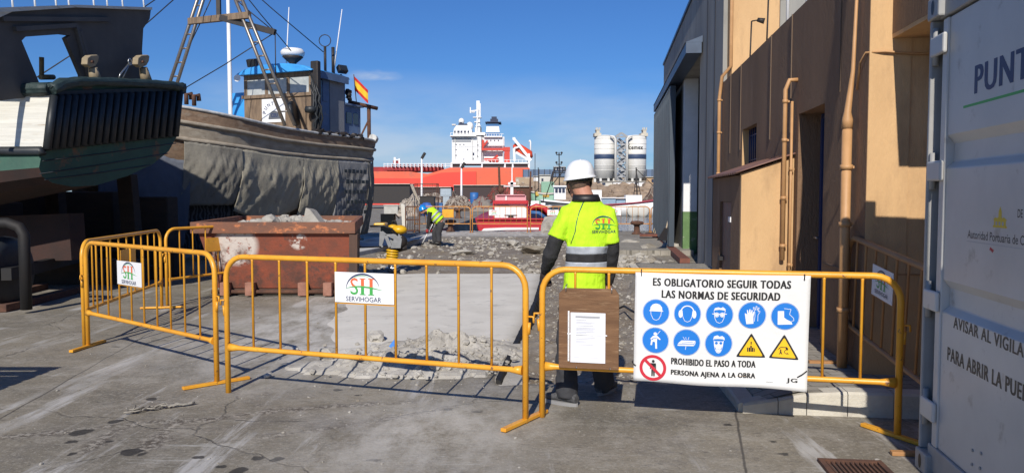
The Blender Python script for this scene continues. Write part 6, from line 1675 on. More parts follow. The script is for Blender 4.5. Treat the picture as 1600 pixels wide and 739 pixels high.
def band(name, ya, yb, m, ex=.006):
    k = MB(); rg = []
    for i in range(7):
        y = lerp(ya, yb, i / 6); c = wp(interp(y, [(395, 917), (430, 914), (457, 912)]), y); e_ = []
        for j in range(72):
            a = 2 * math.pi * j / 72; d = Vector((math.cos(a), math.sin(a), 0))
            h = bvh.ray_cast(c + d * .30 - wl0, -d)
            r0 = (h[0] + wl0 - c).length if h[0] is not None else .14
            e_.append(c + d * (min(.185, r0) + ex))
        rg.append(e_)
    k.loft(rg, caps=False); o = build(name, k, M[m], w1, recalc=False); s_ = o.modifiers.new('thickness', 'SOLIDIFY'); s_.thickness = .003
band('reflective_band', 384, 396, 'silver', .005); band('dark_band', 396.2, 408, 'blackcloth', .0045); band('reflective_band', 408.2, 421, 'silver', .005)
k = MB(); k.loft([ell(wp(916, 315, .012), .100, .084), ell(wp(916, 310, .012), .092, .079), ell(wp(915, 304.5, .016), .086, .074)], caps=False); o = build('collar', k, M['black'], w1, recalc=False); s_ = o.modifiers.new('thickness', 'SOLIDIFY'); s_.thickness = .009; s_.offset = 1
k = MB()
for pts in (((911, 314), (904, 330), (899, 347), (897, 362), (891, 380)),):
    q = [on_shirt(P(x, y, WY).x, P(x, y, WY).z, .001) for x, y in pts]; k.tube(q, .0035, 6)
build('piping', k, M['navy'], w1)
e0, e1 = P(920, 364, WY), P(964, 324, WY)
ew = (e1.x - e0.x)
def on_back(u, v, o_): 
    a = on_shirt(e0.x + u * ew, e0.z + v * ew, .0035 + o_); return a
emblem().lay(on_back, [M[e] for e in EMB], 'printed_emblem', w1, step=.001)
# --- trousers and shoes
k = MB()
k.loft([ell(wp(913, 478), .145, .105), ell(wp(912, 455), .142, .100), ell(wp(912, 445), .125, .08)])
for a, b_, c, s_ in ((hipL, kneL, ankL, 1), (hipR, kneR, ankR, -1)):
    k.tube([a + Vector((0, 0, .05)), a.lerp(b_, .3), b_, b_.lerp(c, .45), b_.lerp(c, .85), c + Vector((0, -.0, .0))], [.098, .094, .074, .078, .080, .074], 16)
rmod(build('trousers', k, M['trouser'], w1), .011, 4, .03, .09)
for c, dr_, nm in ((ankL, Vector((-.80, .6, 0)), 0), (ankR, Vector((.55, .83, 0)), 1)):
    dr_.normalize(); g0 = Vector((c.x, c.y, 0)); k = MB(); sd = Vector((-dr_.y, dr_.x, 0))
    rg = []
    for s_, w, h in ((-.085, .030, .06), (-.06, .040, .085), (0, .043, .10), (.07, .046, .075), (.13, .046, .055), (.175, .036, .042), (.195, .02, .03)):
        ctr = g0 + dr_ * s_; rg.append([ctr + sd * (w * math.cos(2 * math.pi * j / 14)) + Vector((0, 0, .024 + h * .5 + h * .5 * math.sin(2 * math.pi * j / 14))) for j in range(14)])
    k.loft(rg); sh_ = build('shoe', k, M['shoe'], w1)
    k = MB(); rg = []
    for z in (0.002, .012, .028):
        rg.append([g0 + dr_ * (.055 + .148 * math.cos(2 * math.pi * j / 20)) + sd * (.049 * math.sin(2 * math.pi * j / 20) * (1 + .15 * math.cos(2 * math.pi * j / 20))) + Vector((0, 0, z)) for j in range(20)])
    k.loft(rg, smooth=False); build('sole', k, M['sole'], sh_)

# bent worker in the distance with a shovel
Y2 = 23.8
def q2(px, py, dy=0.0): return P(px, py, Y2 + dy)
w2 = thing('person', 'bending worker with blue helmet and yellow vest using a shovel', 'person', (q2(683, 380).x, Y2, 0))
k = MB(); hd2 = q2(662, 329); k.ball(hd2, (.085, .095, .115), 14, 10); k.ball(hd2 + Vector((-.06, -.01, -.06)), (.05, .05, .05), 10, 8)
hp2, sh2 = q2(690, 347), q2(673, 331)
k.tube([hd2, sh2, sh2.lerp(hp2, .5), hp2], [.06, .11, .12, .12], 12)
el2, wr2 = q2(670, 347, -.12), q2(668, 359, -.05); el2b, wr2b = q2(676, 348, .15), q2(674, 358, .1)
for a, b_, c in ((sh2 + Vector((0, -.16, 0)), el2, wr2), (sh2 + Vector((0, .16, 0)), el2b, wr2b)):
    k.tube([a, b_, c], [.05, .042, .03], 8)
    for i in range(4): k.tube([c, c + Vector((-.02 + .012 * i, (i - 1.5) * .02, -.09))], [.014, .010], 6)
    k.tube([c, c + Vector((.03, .03, -.06))], [.014, .011], 6)
for s_, fx in ((-1, 686), (1, 680)):
    a = hp2 + Vector((0, s_ * .09, 0)); kn = q2(fx - 1, 364, s_ * .12); an = q2(fx, 379, s_ * .13); k.tube([a, kn, an], [.085, .06, .045], 10)
rmod(build('body', k, M['skin'], w2), .014, 2)
k = MB(); k.tube([q2(668, 331), sh2, sh2.lerp(hp2, .4), hp2.lerp(sh2, .12)], [.11, .175, .185, .175], 16); rmod(build('vest', k, M['hivis'], w2), .015, 3)
k = MB()
for t_ in (.35, .62):
    c = sh2.lerp(hp2, t_); d = (hp2 - sh2).normalized(); k.tube([c - d * .03, c + d * .03], .197, 18)
build('reflective_band', k, M['silver'], w2)
k = MB()
for a, b_, c in ((sh2 + Vector((0, -.17, 0)), el2, wr2), (sh2 + Vector((0, .17, 0)), el2b, wr2b)): k.tube([a, b_, c.lerp(b_, .15)], [.075, .065, .05], 10)
k.tube([hd2 + Vector((0, 0, -.05)), sh2], [.075, .10], 10)
rmod(build('sleeves', k, M['blackcloth'], w2), .014, 2)
k = MB()
for c in (wr2, wr2b): k.ball(c + Vector((-.01, 0, -.04)), (.05, .05, .065), 10, 8)
build('gloves', k, mat('red_glove', (.30, .02, .03), rough=.8), w2)
k = MB()
for s_, fx in ((-1, 686), (1, 680)):
    a = hp2 + Vector((0, s_ * .085, 0)); kn = q2(fx - 1, 364, s_ * .12); an = q2(fx, 378, s_ * .13); k.tube([a, kn, an], [.13, .095, .085], 12)
rmod(build('trousers', k, M['trouser'], w2), .016, 2)
k = MB()
for s_, fx in ((-1, 686), (1, 680)):
    an = q2(fx, 379, s_ * .13); k.ball((an.x - .05, an.y, .05), (.14, .055, .055), 10, 8)
build('boots', k, M['black'], w2)
k = MB(); k.lathe([(.135, -.02), (.12, .0), (.118, .05), (.09, .11), (.04, .14), (.005, .145)], hd2 + Vector((-.02, 0, .03)), 20, M=Matrix.Rotation(R(-22), 3, 'Y')); build('helmet', k, mat('blue_helmet_shell', (.01, .22, .62), rough=.3), w2)
sv = thing('shovel', 'long handled shovel held by the bending worker', 'shovel', q2(657, 384))
k = MB(); k.tube([q2(676, 350), q2(660, 380)], .02, 8); build('handle', k, M['white'], sv)
k = MB(); a, b_ = q2(660, 380), q2(655, 388); k.prism([a + Vector((0, -.12, 0)), a + Vector((0, .12, 0)), b_ + Vector((0, .11, 0)), b_ + Vector((0, -.11, 0))], (.01, 0, .012)); build('blade', k, M['iron'], sv)

# vibrating rammer
Y3 = 16.0
def q3(px, py, dy=0.0): return P(px, py, Y3 + dy)
M['my'] = mat('machine_yellow', (.72, .42, .01), (.62, .35, .01), .4, nscale=6); M['mg'] = mat('machine_grey', (.26, .27, .28), (.20, .21, .22), .5, nscale=10)
rm = thing('vibrating_rammer', 'yellow and grey vibrating rammer standing beside the skip', 'rammer', q3(611, 420))
k = MB(); k.span((q3(603, 420).x, Y3 - .16, 0), (q3(621, 420).x, Y3 + .18, .03)); k.tube([q3(612, 420) + Vector((0, 0, .02)), q3(613, 403)], .075, 14); build('foot', k, M['steel'], rm, bevel=.006)
k = MB(); b0, b1 = q3(612.5, 405), q3(614, 389); pts, rs = [], []
for i in range(17): pts.append(b0.lerp(b1, i / 16)); rs.append(.125 + (.014 if i % 4 in (1, 2) else -.012))
k.tube(pts, rs, 18); bl_ = build('bellows', k, M['my'], rm)
k = MB()
for i in (0, 4, 8, 12, 16): k.tube([b0.lerp(b1, max(0, i / 16 - .03)), b0.lerp(b1, min(1, i / 16 + .03))], .119, 18)
build('bellows_ring', k, M['black'], bl_)
k = MB(); 
for dy in (-.16, .16):
    o4 = [(592, 386), (593, 364), (598, 361), (604, 366), (613, 385), (607, 387), (601, 372), (597, 384)]
    k.prism([q3(*q, dy) for q in o4], (0, .03, 0))
    k.prism([q3(x, y, dy) for x, y in ((598, 366), (624, 366), (628, 374), (626, 388), (610, 388), (615, 374))], (0, .03, 0))
k.beam(q3(597, 385, -.16), q3(597, 385, .19), .04, .04); k.beam(q3(595, 363, -.16), q3(595, 363, .19), .04, .04); k.beam(q3(614, 386), q3(622, 366), .16, .2)
build('housing', k, M['mg'], rm, bevel=.008)
k = MB(); k.ball(q3(625, 378, .02), (.16, .17, .15), 16, 10); k.tube([q3(622, 390), q3(636, 386)], .06, 10); build('engine', k, M['iron'], rm)
k = MB(); k.ball(q3(624, 359), (.165, .15, .10), 18, 12); k.ball(q3(614, 355), (.11, .11, .06), 14, 8); build('fuel_tank', k, M['my'], rm)
k = MB(); k.span((q3(586, 354).x, Y3 - .2, q3(586, 354).z), (q3(604, 348).x, Y3 + .2, q3(604, 348).z)); build('handle_cover', k, M['my'], rm, bevel=.03)
k = MB()
for dy in (-.24, .24): k.tube([q3(579, 353.5, dy), q3(600, 353, dy), q3(612, 358, dy * .8), q3(622, 368, dy * .6)], .022, 8)
k.tube([q3(579, 353.5, -.24), q3(579, 353.5, .24)], .022, 8); k.tube([q3(612, 352), q3(613, 345), q3(618, 345), q3(620, 352)], .016, 6); build('handle', k, M['black'], rm)
# shovel and brooms leaning on the warehouse door, red tray
def tool(label, p0, p1, head_, nm='shovel', col='ply'):
    q = thing(nm, label, nm.replace('_', ' '), p0, 'tools leaning against the warehouse door'); k = MB(); k.tube([p0, p1], .018, 8); build('handle', k, mat('pale_handle', (.42, .34, .24), rough=.7) if 'pale_handle' not in bpy.data.materials else bpy.data.materials['pale_handle'], q)
    k = MB(); head_(k); build('blade' if nm == 'shovel' else 'head', k, M['iron'], q)
def ph(px, py, Y): return P(px, py, Y)
d_ = ph(1038, 371, 23.5)
tool('shovel with triangular metal blade leaning on the sliding door', ph(1041, 357, 20.6), ph(1048, 326, 21.2), lambda k: k.loft([[ph(1041, 356, 20.6) + Vector((x * .05, 0, 0)) for x in (-1, 1)] + [ph(1041, 357, 20.65) + Vector((x * .05, 0, 0)) for x in (1, -1)], [ph(1034, 377, 19.9) + Vector((x * .13, 0, .02)) for x in (-1, 1)] + [ph(1034, 377, 19.92) + Vector((x * .13, 0, .02)) for x in (1, -1)]], smooth=False))
tool('broom with pale handle leaning at the far end of the sliding door', ph(1020, 366, 26.5), ph(1034, 318, 27), lambda k: k.box(ph(1020, 366, 26.5), (.5, .12, .10)), 'broom')
tool('rake with pale handle leaning beside the broom', ph(1023, 366, 26), ph(1037, 324, 26.6), lambda k: k.box(ph(1023, 367, 26), (.42, .05, .06)), 'rake')
k = MB(); c = ph(1016, 370, 25.2); k.prism([c + Vector((-.4, -.3, .02)), c + Vector((.5, -.2, .02)), c + Vector((.55, .3, .02)), c + Vector((-.3, .3, .02))], (0, 0, .07)); tag(build('shovel_tray', k, bpy.data.materials['red_lead_steel'], bevel=.01), 'flat red metal tray on the ground by the broom', 'tray')
# reinforcing bar and hose lying in the trench
k = MB(); p = [G(958, 486, -.06), G(975, 478, -.03), G(988, 486, 0), G(998, 492, -.02), G(1010, 490, -.05)]
k.tube(p, .016, 6); tag(build('cut_cable', k, M['black']), 'black cut cable end curling out of the trench wall', 'cable')
# ------------------------------------------------------------------ harbour beyond the works
def pbox(mb, x0, y0, x1, y1, Y, dep, m=0):
    a, b_ = P(x0, y1, Y), P(x1, y0, Y); return mb.span((a.x, Y, a.z), (b_.x, Y + dep, b_.z), m)
def pbeam(mb, x0, y0, x1, y1, Y, w, m=0, dY=0.0):
    return mb.beam(P(x0, y0, Y), P(x1, y1, Y + dY), w, w, up=(0, 1, .1), m=m)
def ptube(mb, pts, Y, r_, n=6, m=0): return mb.tube([P(x, y, Y) for x, y in pts], r_, n, m=m)
M['ship_red'] = mat('ship_orange_red', (.72, .125, .055), (.66, .11, .05), .55, nscale=.12, spots=(.50, .12, .07), sscale=.3, sth=(.55, .7))
M['ship_red2'] = mat('ship_bright_red', (.76, .05, .028), (.70, .055, .03), .5, nscale=.2)
M['ship_white'] = mat('ship_white', (.80, .80, .80), (.74, .74, .74), .5, nscale=.3)
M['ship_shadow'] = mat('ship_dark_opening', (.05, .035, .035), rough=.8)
M['ship_blue'] = mat('funnel_blue', (.02, .12, .30), rough=.5); M['ship_navy'] = mat('funnel_navy', (.012, .022, .06), rough=.5)
YS = 230.0
sh = thing('tanker_ship', 'red tanker ship with white superstructure and blue banded funnel', 'ship', P(740, 300, YS))
k = MB()   # hull: stern on the right, deck rises from the left
prof = [(480, 300), (480, 268), (640, 268), (668, 272), (703, 262), (826, 262), (829, 266), (829, 300)]
pts = [P(x, y, YS) for x, y in prof]; pts[0].z = pts[-1].z = -2
k.prism(pts, (0, 16, 0)); build('hull', k, M['ship_red'], sh)
k = MB(); pts = [P(x, y, YS - .35) for x, y in ((480, 300), (480, 278), (655, 279), (690, 270), (744, 268), (744, 300))]; pts[0].z = pts[-1].z = -2
k.prism(pts, (0, .3, 0)); build('fresh_paint_patch', k, M['ship_red2'], sh)
k = MB(); pbox(k, 480, 268.2, 690, 261, YS + 4, 9)
for i in range(14): pbox(k, 612 + i * 6, 262, 614 + i * 6, 257, YS + 2, 1)
pbox(k, 600, 260, 690, 258.5, YS + 5, .6); pbox(k, 600, 266, 640, 264, YS + 1, .8); pbox(k, 614, 256, 623, 251, YS + 6, 3)
build('deck_pipes', k, mat('deck_red', (.33, .02, .025), (.20, .02, .02), .7, nscale=.5), sh)
k = MB()
for x0 in range(600, 700, 6): pbeam(k, x0, 262, x0, 255, YS + 1, .15)
pbeam(k, 600, 256, 704, 256, YS + 1, .15); pbeam(k, 600, 259, 704, 259, YS + 1, .15)
pbeam(k, 617, 257, 617, 246, YS + 6, .6); pbeam(k, 624, 257, 624, 248, YS + 6, .5); pbeam(k, 617, 250, 624, 250, YS + 6, .4)
build('deck_railing', k, M['ship_white'], sh)
k = MB()
pbox(k, 704, 256, 826, 254, YS + .2, 15); pbox(k, 704, 262, 707, 256, YS + .3, 1); pbox(k, 825, 263, 828, 240, YS + .4, 14)
for x in (719, 752, 788, 800): pbox(k, x, 262, x + 2.2, 256, YS + .3, 14)
pbox(k, 706, 254.2, 752, 213, YS + 2, 13); pbox(k, 752.2, 254.2, 786, 228, YS + 5, 9); pbox(k, 703, 213, 744, 211.5, YS + .5, 16)
pbox(k, 752, 228, 788, 214, YS + 4, 8); pbox(k, 756, 214.5, 784, 212.6, YS + 3, 10)
build('superstructure', k, M['ship_white'], sh)
k = MB(); rg = []
k.prism([P(708, 211.4, YS + 2), P(737, 211.4, YS + 2), P(737, 203, YS + 2), P(733, 196, YS + 2), P(713, 196, YS + 2), P(709, 202, YS + 2)], (0, 9, 0))
pbox(k, 737.2, 211.4, 758, 207, YS + 3, 8)
wh_ = build('wheelhouse', k, M['ship_white'], sh)
for x0, x1 in ((709.5, 712), (714.5, 718), (719.5, 722.5), (725, 728), (730.5, 733)):
    k = MB(); pbox(k, x0, 209, x1, 204.5, YS + 1.9, .08); build('window', k, M['ship_navy'], wh_)
k = MB(); pbox(k, 707, 222, 736, 215.5, YS + 1.85, .12); build('bridge_front_shade', k, mat('ship_grey', (.30, .32, .35), rough=.6), sh)
k = MB()
for x0, x1 in ((707, 718), (755, 787), (790.5, 799.5), (803, 824)): pbox(k, x0, 261.6, x1, 256.4, YS + .8, .2)
build('side_opening', k, M['ship_shadow'], sh)
for x0, y0, x1, y1 in ((738, 243, 741, 239), (738, 250, 740, 247), (745, 246, 747, 243)):
    k = MB(); pbox(k, x0, y0, x1, y1, YS + 1.9, .08); build('porthole', k, M['ship_navy'], sh)
k = MB()
pbeam(k, 747.5, 211, 747, 158, YS + 5, 1.0); pbox(k, 739, 184, 752, 182.8, YS + 4, 3); pbox(k, 736, 176, 742, 173.5, YS + 5, 1); pbeam(k, 734, 174, 751, 172, YS + 5, .35); pbox(k, 741, 191, 750, 189.8, YS + 4, 3)
pbox(k, 743, 197, 751, 196, YS + 4, 3); pbeam(k, 735, 177, 735, 168, YS + 5, .3); pbeam(k, 750, 182, 750, 162, YS + 5, .4); pbeam(k, 744, 210, 747, 170, YS + 4, .3)
k.ball(P(734, 200, YS + 5) + Vector((0, 0, .5)), (1.1, 1.1, 1.3), 12, 8); k.ball(P(721, 190, YS + 5), (.9, .9, 1.0), 12, 8); pbeam(k, 721, 196, 721, 190, YS + 5, .5)
for x in range(760, 788, 4): pbeam(k, x, 214, x, 209, YS + 3, .12)
pbeam(k, 757, 209.5, 787, 209.5, YS + 3, .12)
for x in range(704, 752, 5): pbeam(k, x, 211, x, 207.5, YS + .8, .1)
pbeam(k, 704, 208, 752, 208, YS + .8, .12)
for x in range(756, 826, 6): pbeam(k, x, 254, x, 249.5, YS + .6, .12)
pbeam(k, 756, 250, 826, 250, YS + .6, .12)
build('mast', k, M['ship_white'], sh)
k = MB(); pbox(k, 716, 196, 730, 193.5, YS + 3, 4); pbox(k, 718, 193.5, 722, 191, YS + 4, 1.5); build('bridge_top', k, M['ship_navy'], sh)
fn_ = MB()
def trap(mb, ya, yb, m):
    f_ = lambda y: (lerp(759, 760.5, (216 - y) / 26), lerp(782, 778.5, (216 - y) / 26))
    a, b_ = f_(ya), f_(yb); mb.prism([P(a[0], ya, YS + 5), P(a[1], ya, YS + 5), P(b_[1], yb, YS + 5), P(b_[0], yb, YS + 5)], (0, 7, 0), m)
trap(fn_, 216, 207, 2); trap(fn_, 206.98, 197.5, 0); trap(fn_, 197.48, 194, 2); trap(fn_, 193.98, 190, 1); pbox(fn_, 766, 190, 778, 186, YS + 7, 3, 1); pbox(fn_, 768, 186, 776, 182.5, YS + 8, 2.5, 1); pbox(fn_, 758, 190.5, 783, 191.5, YS + 4.5, 8, 1)
build('funnel', fn_, [M['ship_white'], M['ship_navy'], M['ship_blue']], sh)
k = MB(); pbox(k, 741, 235, 792, 231.5, YS + 2.5, 1.4); pbox(k, 788, 254, 796.5, 233, YS + 2, 2.4); pbox(k, 786, 236, 797, 230, YS + 1.9, 2.6); pbox(k, 752, 231, 756, 219, YS + 3, 1.2); pbeam(k, 753, 231, 762, 220, YS + 3.2, .5); pbeam(k, 765, 254, 778, 243, YS + 3.4, .7)
k.prism([P(755, 251, YS + 1.2), P(778, 254, YS + 1.2), P(780, 250, YS + 1.2), P(776, 247.5, YS + 1.2), P(757, 247, YS + 1.2)], (0, 1.1, 0)); build('deck_crane', k, mat('crane_red', (.55, .05, .03), rough=.5), sh)
k = MB(); c = P(815, 236, YS + 3); k.tube([P(803, 226, YS + 3), P(807, 230, YS + 3), P(816, 236.5, YS + 3), P(827, 243, YS + 3), P(831, 247, YS + 3)], [.5, 1.35, 1.6, 1.5, .5], 12); build('lifeboat', k, mat('lifeboat_orange', (.70, .08, .03), rough=.45), sh)
k = MB()
for dy in (1, 5): pbeam(k, 803, 217, 830, 251, YS + dy, .8); pbeam(k, 804, 252, 803, 232, YS + dy, .7); pbeam(k, 806, 238, 826, 250, YS + dy, .7); pbeam(k, 803, 232, 812, 229, YS + dy, .5)
pbeam(k, 803, 217, 803, 217.5, YS + 1, .8, dY=5); k.tube([P(829, 250, YS + 4), P(829, 222, YS + 4), P(828, 219.5, YS + 4), P(826.5, 222, YS + 4)], .25, 6); build('lifeboat_davit', k, M['ship_white'], sh)

# cement silos
M['silo'] = mat('silo_white', (.70, .69, .66), (.60, .59, .55), .7, nscale=.5, stretch=(1, 1, .3), spots=(.45, .35, .25), sscale=.4, sth=(.66, .8))
M['silo_band'] = mat('silo_navy_band', (.03, .055, .12), rough=.6)
YC = 160.0
GSI = 'cement silos on the far quay'
for i, (xa, xb, lb) in enumerate(((930, 962, 'left white cement silo with a navy band'), (979.5, 1012, 'right white cement silo with a navy band and dark lettering'))):
    a, b_ = P(xa, 280, YC), P(xb, 280, YC); r_ = (b_.x - a.x) / 2; cx = (a.x + b_.x) / 2; z = lambda y: P(900, y, YC).z
    q = thing('cement_silo', lb, 'silo', (cx, YC + r_, 0), GSI)
    k = MB(); k.lathe([(r_, z(279)), (r_, z(213))], (cx, YC + r_, 0), 36); k.lathe([(r_, z(213)), (r_ * 1.02, z(211.5)), (r_ * .2, z(210))], (cx, YC + r_, 0), 36); build('shell', k, M['silo'], q)
    k = MB()
    for y in (216, 224.5, 232, 239.5, 250, 258, 266): k.lathe([(r_ * 1.004, z(y + .35)), (r_ * 1.018, z(y + .3)), (r_ * 1.018, z(y - .3)), (r_ * 1.004, z(y - .35))], (cx, YC + r_, 0), 36)
    build('hoops', k, M['silo'], q)
    k = MB(); k.lathe([(r_ * 1.006, z(248.5)), (r_ * 1.01, z(248.4)), (r_ * 1.01, z(241.1)), (r_ * 1.006, z(241))], (cx, YC + r_, 0), 36); build('painted_band', k, M['silo_band'], q)
    k = MB(); k.lathe([(r_ * .93, z(292)), (r_ * .93, z(279))], (cx, YC + r_, 0), 24); build('base_opening', k, M['dark'], q)
    k = MB()
    for j in range(8):
        an = j * math.pi / 4 + .3; k.beam((cx + r_ * math.cos(an), YC + r_ + r_ * math.sin(an), z(296)), (cx + r_ * math.cos(an), YC + r_ + r_ * math.sin(an), z(279)), .45, .45, up=(0, 1, 0))
    build('legs', k, M['silo'], q)
    hx = xa if i == 0 else xb - 9
    k = MB(); pbox(k, hx - 1, 213, hx + 9.5, 208, YC + .6, 3); pbox(k, hx + 2, 208, hx + 7, 203, YC + 1, 2); pbox(k, hx + 1, 203.5, hx + 8, 202.6, YC + .9, 2.2)
    for x in (hx + 1.5, hx + 4, hx + 7): pbeam(k, x, 203, x, 199.5, YC + 1.2, .2)
    build('top_filter', k, mat('filter_beige', (.50, .46, .38), rough=.8) if i == 0 else bpy.data.materials['filter_beige'], q)
    k = MB(); xs_ = xb - .5 if i == 0 else xa + .5
    ptube(k, [(xs_, 282), (xs_, 218), (xs_ + (-2 if i == 0 else 2), 214), (xs_ + (-8 if i == 0 else 8), 213)], YC - .35, .22); build('filling_pipe', k, M['silo'], q)
    if i == 1:
        f = Flat(); x0, x1 = P(983, 230, YC).x, P(1005, 230, YC).x; zb = P(983, 233.5, YC).z; zt = P(983, 229, YC).z
        f.text('cemex', x0, zb, x1 - x0, (zt - zb), 0, 0, .02)
        xx = P(981, 230, YC).x; f.poly([(xx, zb - .05), (xx + .12, zb - .05), (xx + .5, zt + .6), (xx + .36, zt + .6)], 0); f.poly([(xx - .05, zt + .55), (xx + .08, zt + .55), (xx + .22, zt - .1), (xx + .1, zt - .3)], 0)
        f.lay(lambda u, v, o_: Vector((u, YC + r_ - math.sqrt(max(.01, (r_ * 1.012) ** 2 - (u - cx) ** 2)) - o_ * 20, v)), [M['black']], 'painted_lettering', q)
st = thing('stair_tower', 'steel lattice stair tower between the two silos', 'stair tower', P(970, 290, YC + 2))
k = MB()
for x in (963.5, 978.5):
    for dy in (0, 4): pbeam(k, x, 290, x, 211, YC + dy, .22)
ys = [288, 278, 268, 258, 248, 238, 228, 218]
for i, (a, b_) in enumerate(zip(ys, ys[1:])):
    for dy in (0, 4): pbeam(k, 963.5, a, 978.5, b_, YC + dy, .18); pbeam(k, 978.5, a, 963.5, b_, YC + dy, .18)
for dy in (0, 4): pbeam(k, 962, 214, 971, 208, YC + dy, .4); pbeam(k, 971, 208, 980, 214, YC + dy, .4); pbeam(k, 962, 214, 980, 214, YC + dy, .3)
build('lattice', k, mat('tower_steel', (.30, .31, .32), rough=.6), st)
k = MB()
for i, (a, b_) in enumerate(zip(ys, ys[1:])): 
    pbeam(k, 965 if i % 2 else 977, a, 977 if i % 2 else 965, b_, YC + 2, .9); pbox(k, 964, a, 978, a - .8, YC + 1.2, 1.6)
build('stair_flights', k, M['grey_print'], st)

# breakwater, its wall and fence, far quay
k = MB(); k.span((0, 166, -3), (170, 210, 3.2)); struct('far_quay', k, M['kerb'])
k = MB(); pts = [P(806, 276, 215), P(1150, 276, 215)]
k.span((1, 214, 3.3), (160, 217, P(900, 277, 214).z)); tag(build('breakwater_wall', k, mat('tan_breakwater', (.40, .31, .21), (.33, .25, .17), .95, nscale=.3, spots=(.5, .47, .42), sscale=.2, sth=(.55, .6))), 'long tan breakwater wall across the far side of the harbour', 'wall')
q = thing('wave_fence', 'long blue grey mesh fence on top of the breakwater', 'fence', (30, 215, P(900, 277, 214).z))
k = MB(); zf0, zf1 = P(900, 277, 215).z, P(900, 265, 215).z
k.span((3, 215, zf0 + .02), (160, 215.12, zf1)); build('mesh_panel', k, mat('fence_blue_grey', (.11, .16, .25), (.09, .14, .22), .8, nscale=.6), q)
k = MB(); x = 3.0
while x < 90: k.span((x, 214.85, zf0 + .02), (x + .14, 214.98, zf1 + .1)); x += 1.5
build('posts', k, M['iron'], q)
# low works on the far quay
def shed(label, x0, y0, x1, y1, Y, dep, m, cat='shed', nm='harbour_shed', win=None):
    q = thing(nm, label, cat, P((x0 + x1) / 2, y1, Y)); k = MB(); pbox(k, x0, y0, x1, y1, Y, dep); build('wall', k, m, q)
    k = MB(); pbox(k, x0 - .6, y0 + .0, x1 + .6, y0 - .9, Y - .3, dep + .6); build('roof', k, M['kerb'], q)
    for (a, b_, c, d) in (win or []):
        k = MB(); pbox(k, a, b_, c, d, Y - .1, .09); build('window', k, M['ship_navy'], q)
M['tan_wall'] = mat('tan_render', (.48, .32, .18), (.42, .28, .16), .9, nscale=.4)
M['pale_wall'] = mat('pale_render', (.60, .58, .52), (.52, .50, .45), .9, nscale=.4)
shed('pale square shed on the breakwater left of the helmeted worker', 843, 274, 860, 292, 158, 5, M['pale_wall'], win=[(846, 279, 849, 283)])
shed('small white kiosk at the foot of the tanker stern', 834, 276, 842, 290, 160, 4, M['white'])
shed('low tan building right of the silos with dark windows', 1010, 277, 1090, 300, 152, 6, M['tan_wall'], win=[(1018, 280, 1025, 285), (1028, 280, 1036, 285)])
shed('long white quay shed below the silos', 958, 284, 1008, 293, 150, 4, M['ship_white'], win=[(992, 286.5, 996, 290)])
shed('white van like cabin standing left of the silo bases', 938, 284, 957, 293, 149, 4, M['pale_wall'], win=[(941, 286, 946, 289)])
# rock armour and clutter along the far shore: masses nobody could count
k = MB(); r_ = random.Random(31)
for i in range(900):
    x = r_.uniform(2, 45); s_ = r_.uniform(.6, 2.2); Y = r_.uniform(138, 150); k.rock((x, Y, -1.2 + (Y - 138) * .36 + r_.uniform(-.2, .6)), (s_ * 1.3, s_, s_ * .9), r_)
tag(build('rock_armour', k, mat('shore_rocks', (.36, .27, .19), (.22, .165, .12), .95, nscale=.35, bump=.4, bscale=3), recalc=False), 'brown rock slope along the far shore of the basin', 'rocks', kind='stuff')
k = MB(); k.span((0, 137, -3), (60, 166, -.2)); struct('far_shore', k, M['rubble_dark'])

# lamp posts
def lamp(label, px, ytop, ybase, Y, r_=.06, tall=None):
    base = P(px, ybase, Y); q = thing('lamp_post', label, 'lamp post', base); top = P(px, ytop, Y)
    k = MB(); k.tube([(base.x, Y, 0.0), (base.x, Y, base.z), top], [r_ * 1.3, r_ * 1.1, r_ * .75], 8); build('pole', k, M['white'], q)
    k = MB(); c = top + Vector((.02, 0, 0)); k.beam(c + Vector((-.03, 0, -.06)), c + Vector((r_ * 3.2, -.1, r_ * 5)), r_ * 1.8, r_ * 2.6); build('lamp_head', k, M['iron'], q, bevel=r_ * .4)
lamp('white lamp post with a tilted dark lamp in front of the tanker bow', 659, 247, 300, 75, .10)
lamp('shorter lamp post with dark lamp before the white superstructure', 721, 262, 300, 78, .10)
q = thing('tall_pole', 'tall slim white pole rising behind the wooden boat', 'pole', (P(358, 200, 38).x, 38, 0))
k = MB(); a = P(360, 165, 38); b_ = P(355, -60, 38); k.tube([(a.x + .05, 38, 0), a, b_], [.13, .11, .075], 10); build('shaft', k, M['white'], q)
k = MB(); k.tube([b_, b_ + Vector((.3, 0, .25)), b_ + Vector((.9, 0, .35))], .05, 8); k.beam(b_ + Vector((.8, 0, .33)), b_ + Vector((1.5, 0, .36)), .22, .1); build('lamp_head', k, M['iron'], q)

# quay stuff: mooring bollards, boulder, old rope stump
GB = 'iron mooring bollards on the quay edge'
def bollard(label, px, py, Y, s_=1.0):
    p = G(px, py); q = thing('mooring_bollard', label, 'bollard', p, GB)
    k = MB(); k.lathe([(.26 * s_, 0), (.24 * s_, .06 * s_), (.16 * s_, .12 * s_), (.14 * s_, .42 * s_), (.2 * s_, .48 * s_)], p, 18); build('post', k, M['rust'], q)
    k = MB(); k.lathe([(.14 * s_, .46 * s_), (.31 * s_, .50 * s_), (.34 * s_, .57 * s_), (.28 * s_, .65 * s_), (.03, .68 * s_)], p, 18); build('cap', k, M['rust'], q)
bollard('iron bollard on the quay edge in front of the open water', 995, 366, 31, .78)
bollard('iron bollard on the long left quay behind the barriers', 716, 341, 52, 1.0)
bollard('rope worn stumpy bollard behind the barrier near the bent worker', 704, 362, 32, .75)
p = G(863, 363.5); k = MB(); k.rock((p.x, p.y, .25), (.95, .8, .85), random.Random(2), sub=3, rough=.15); tag(build('boulder', k, M['rubble']), 'pale rounded boulder on the quay beside the red boat', 'boulder')
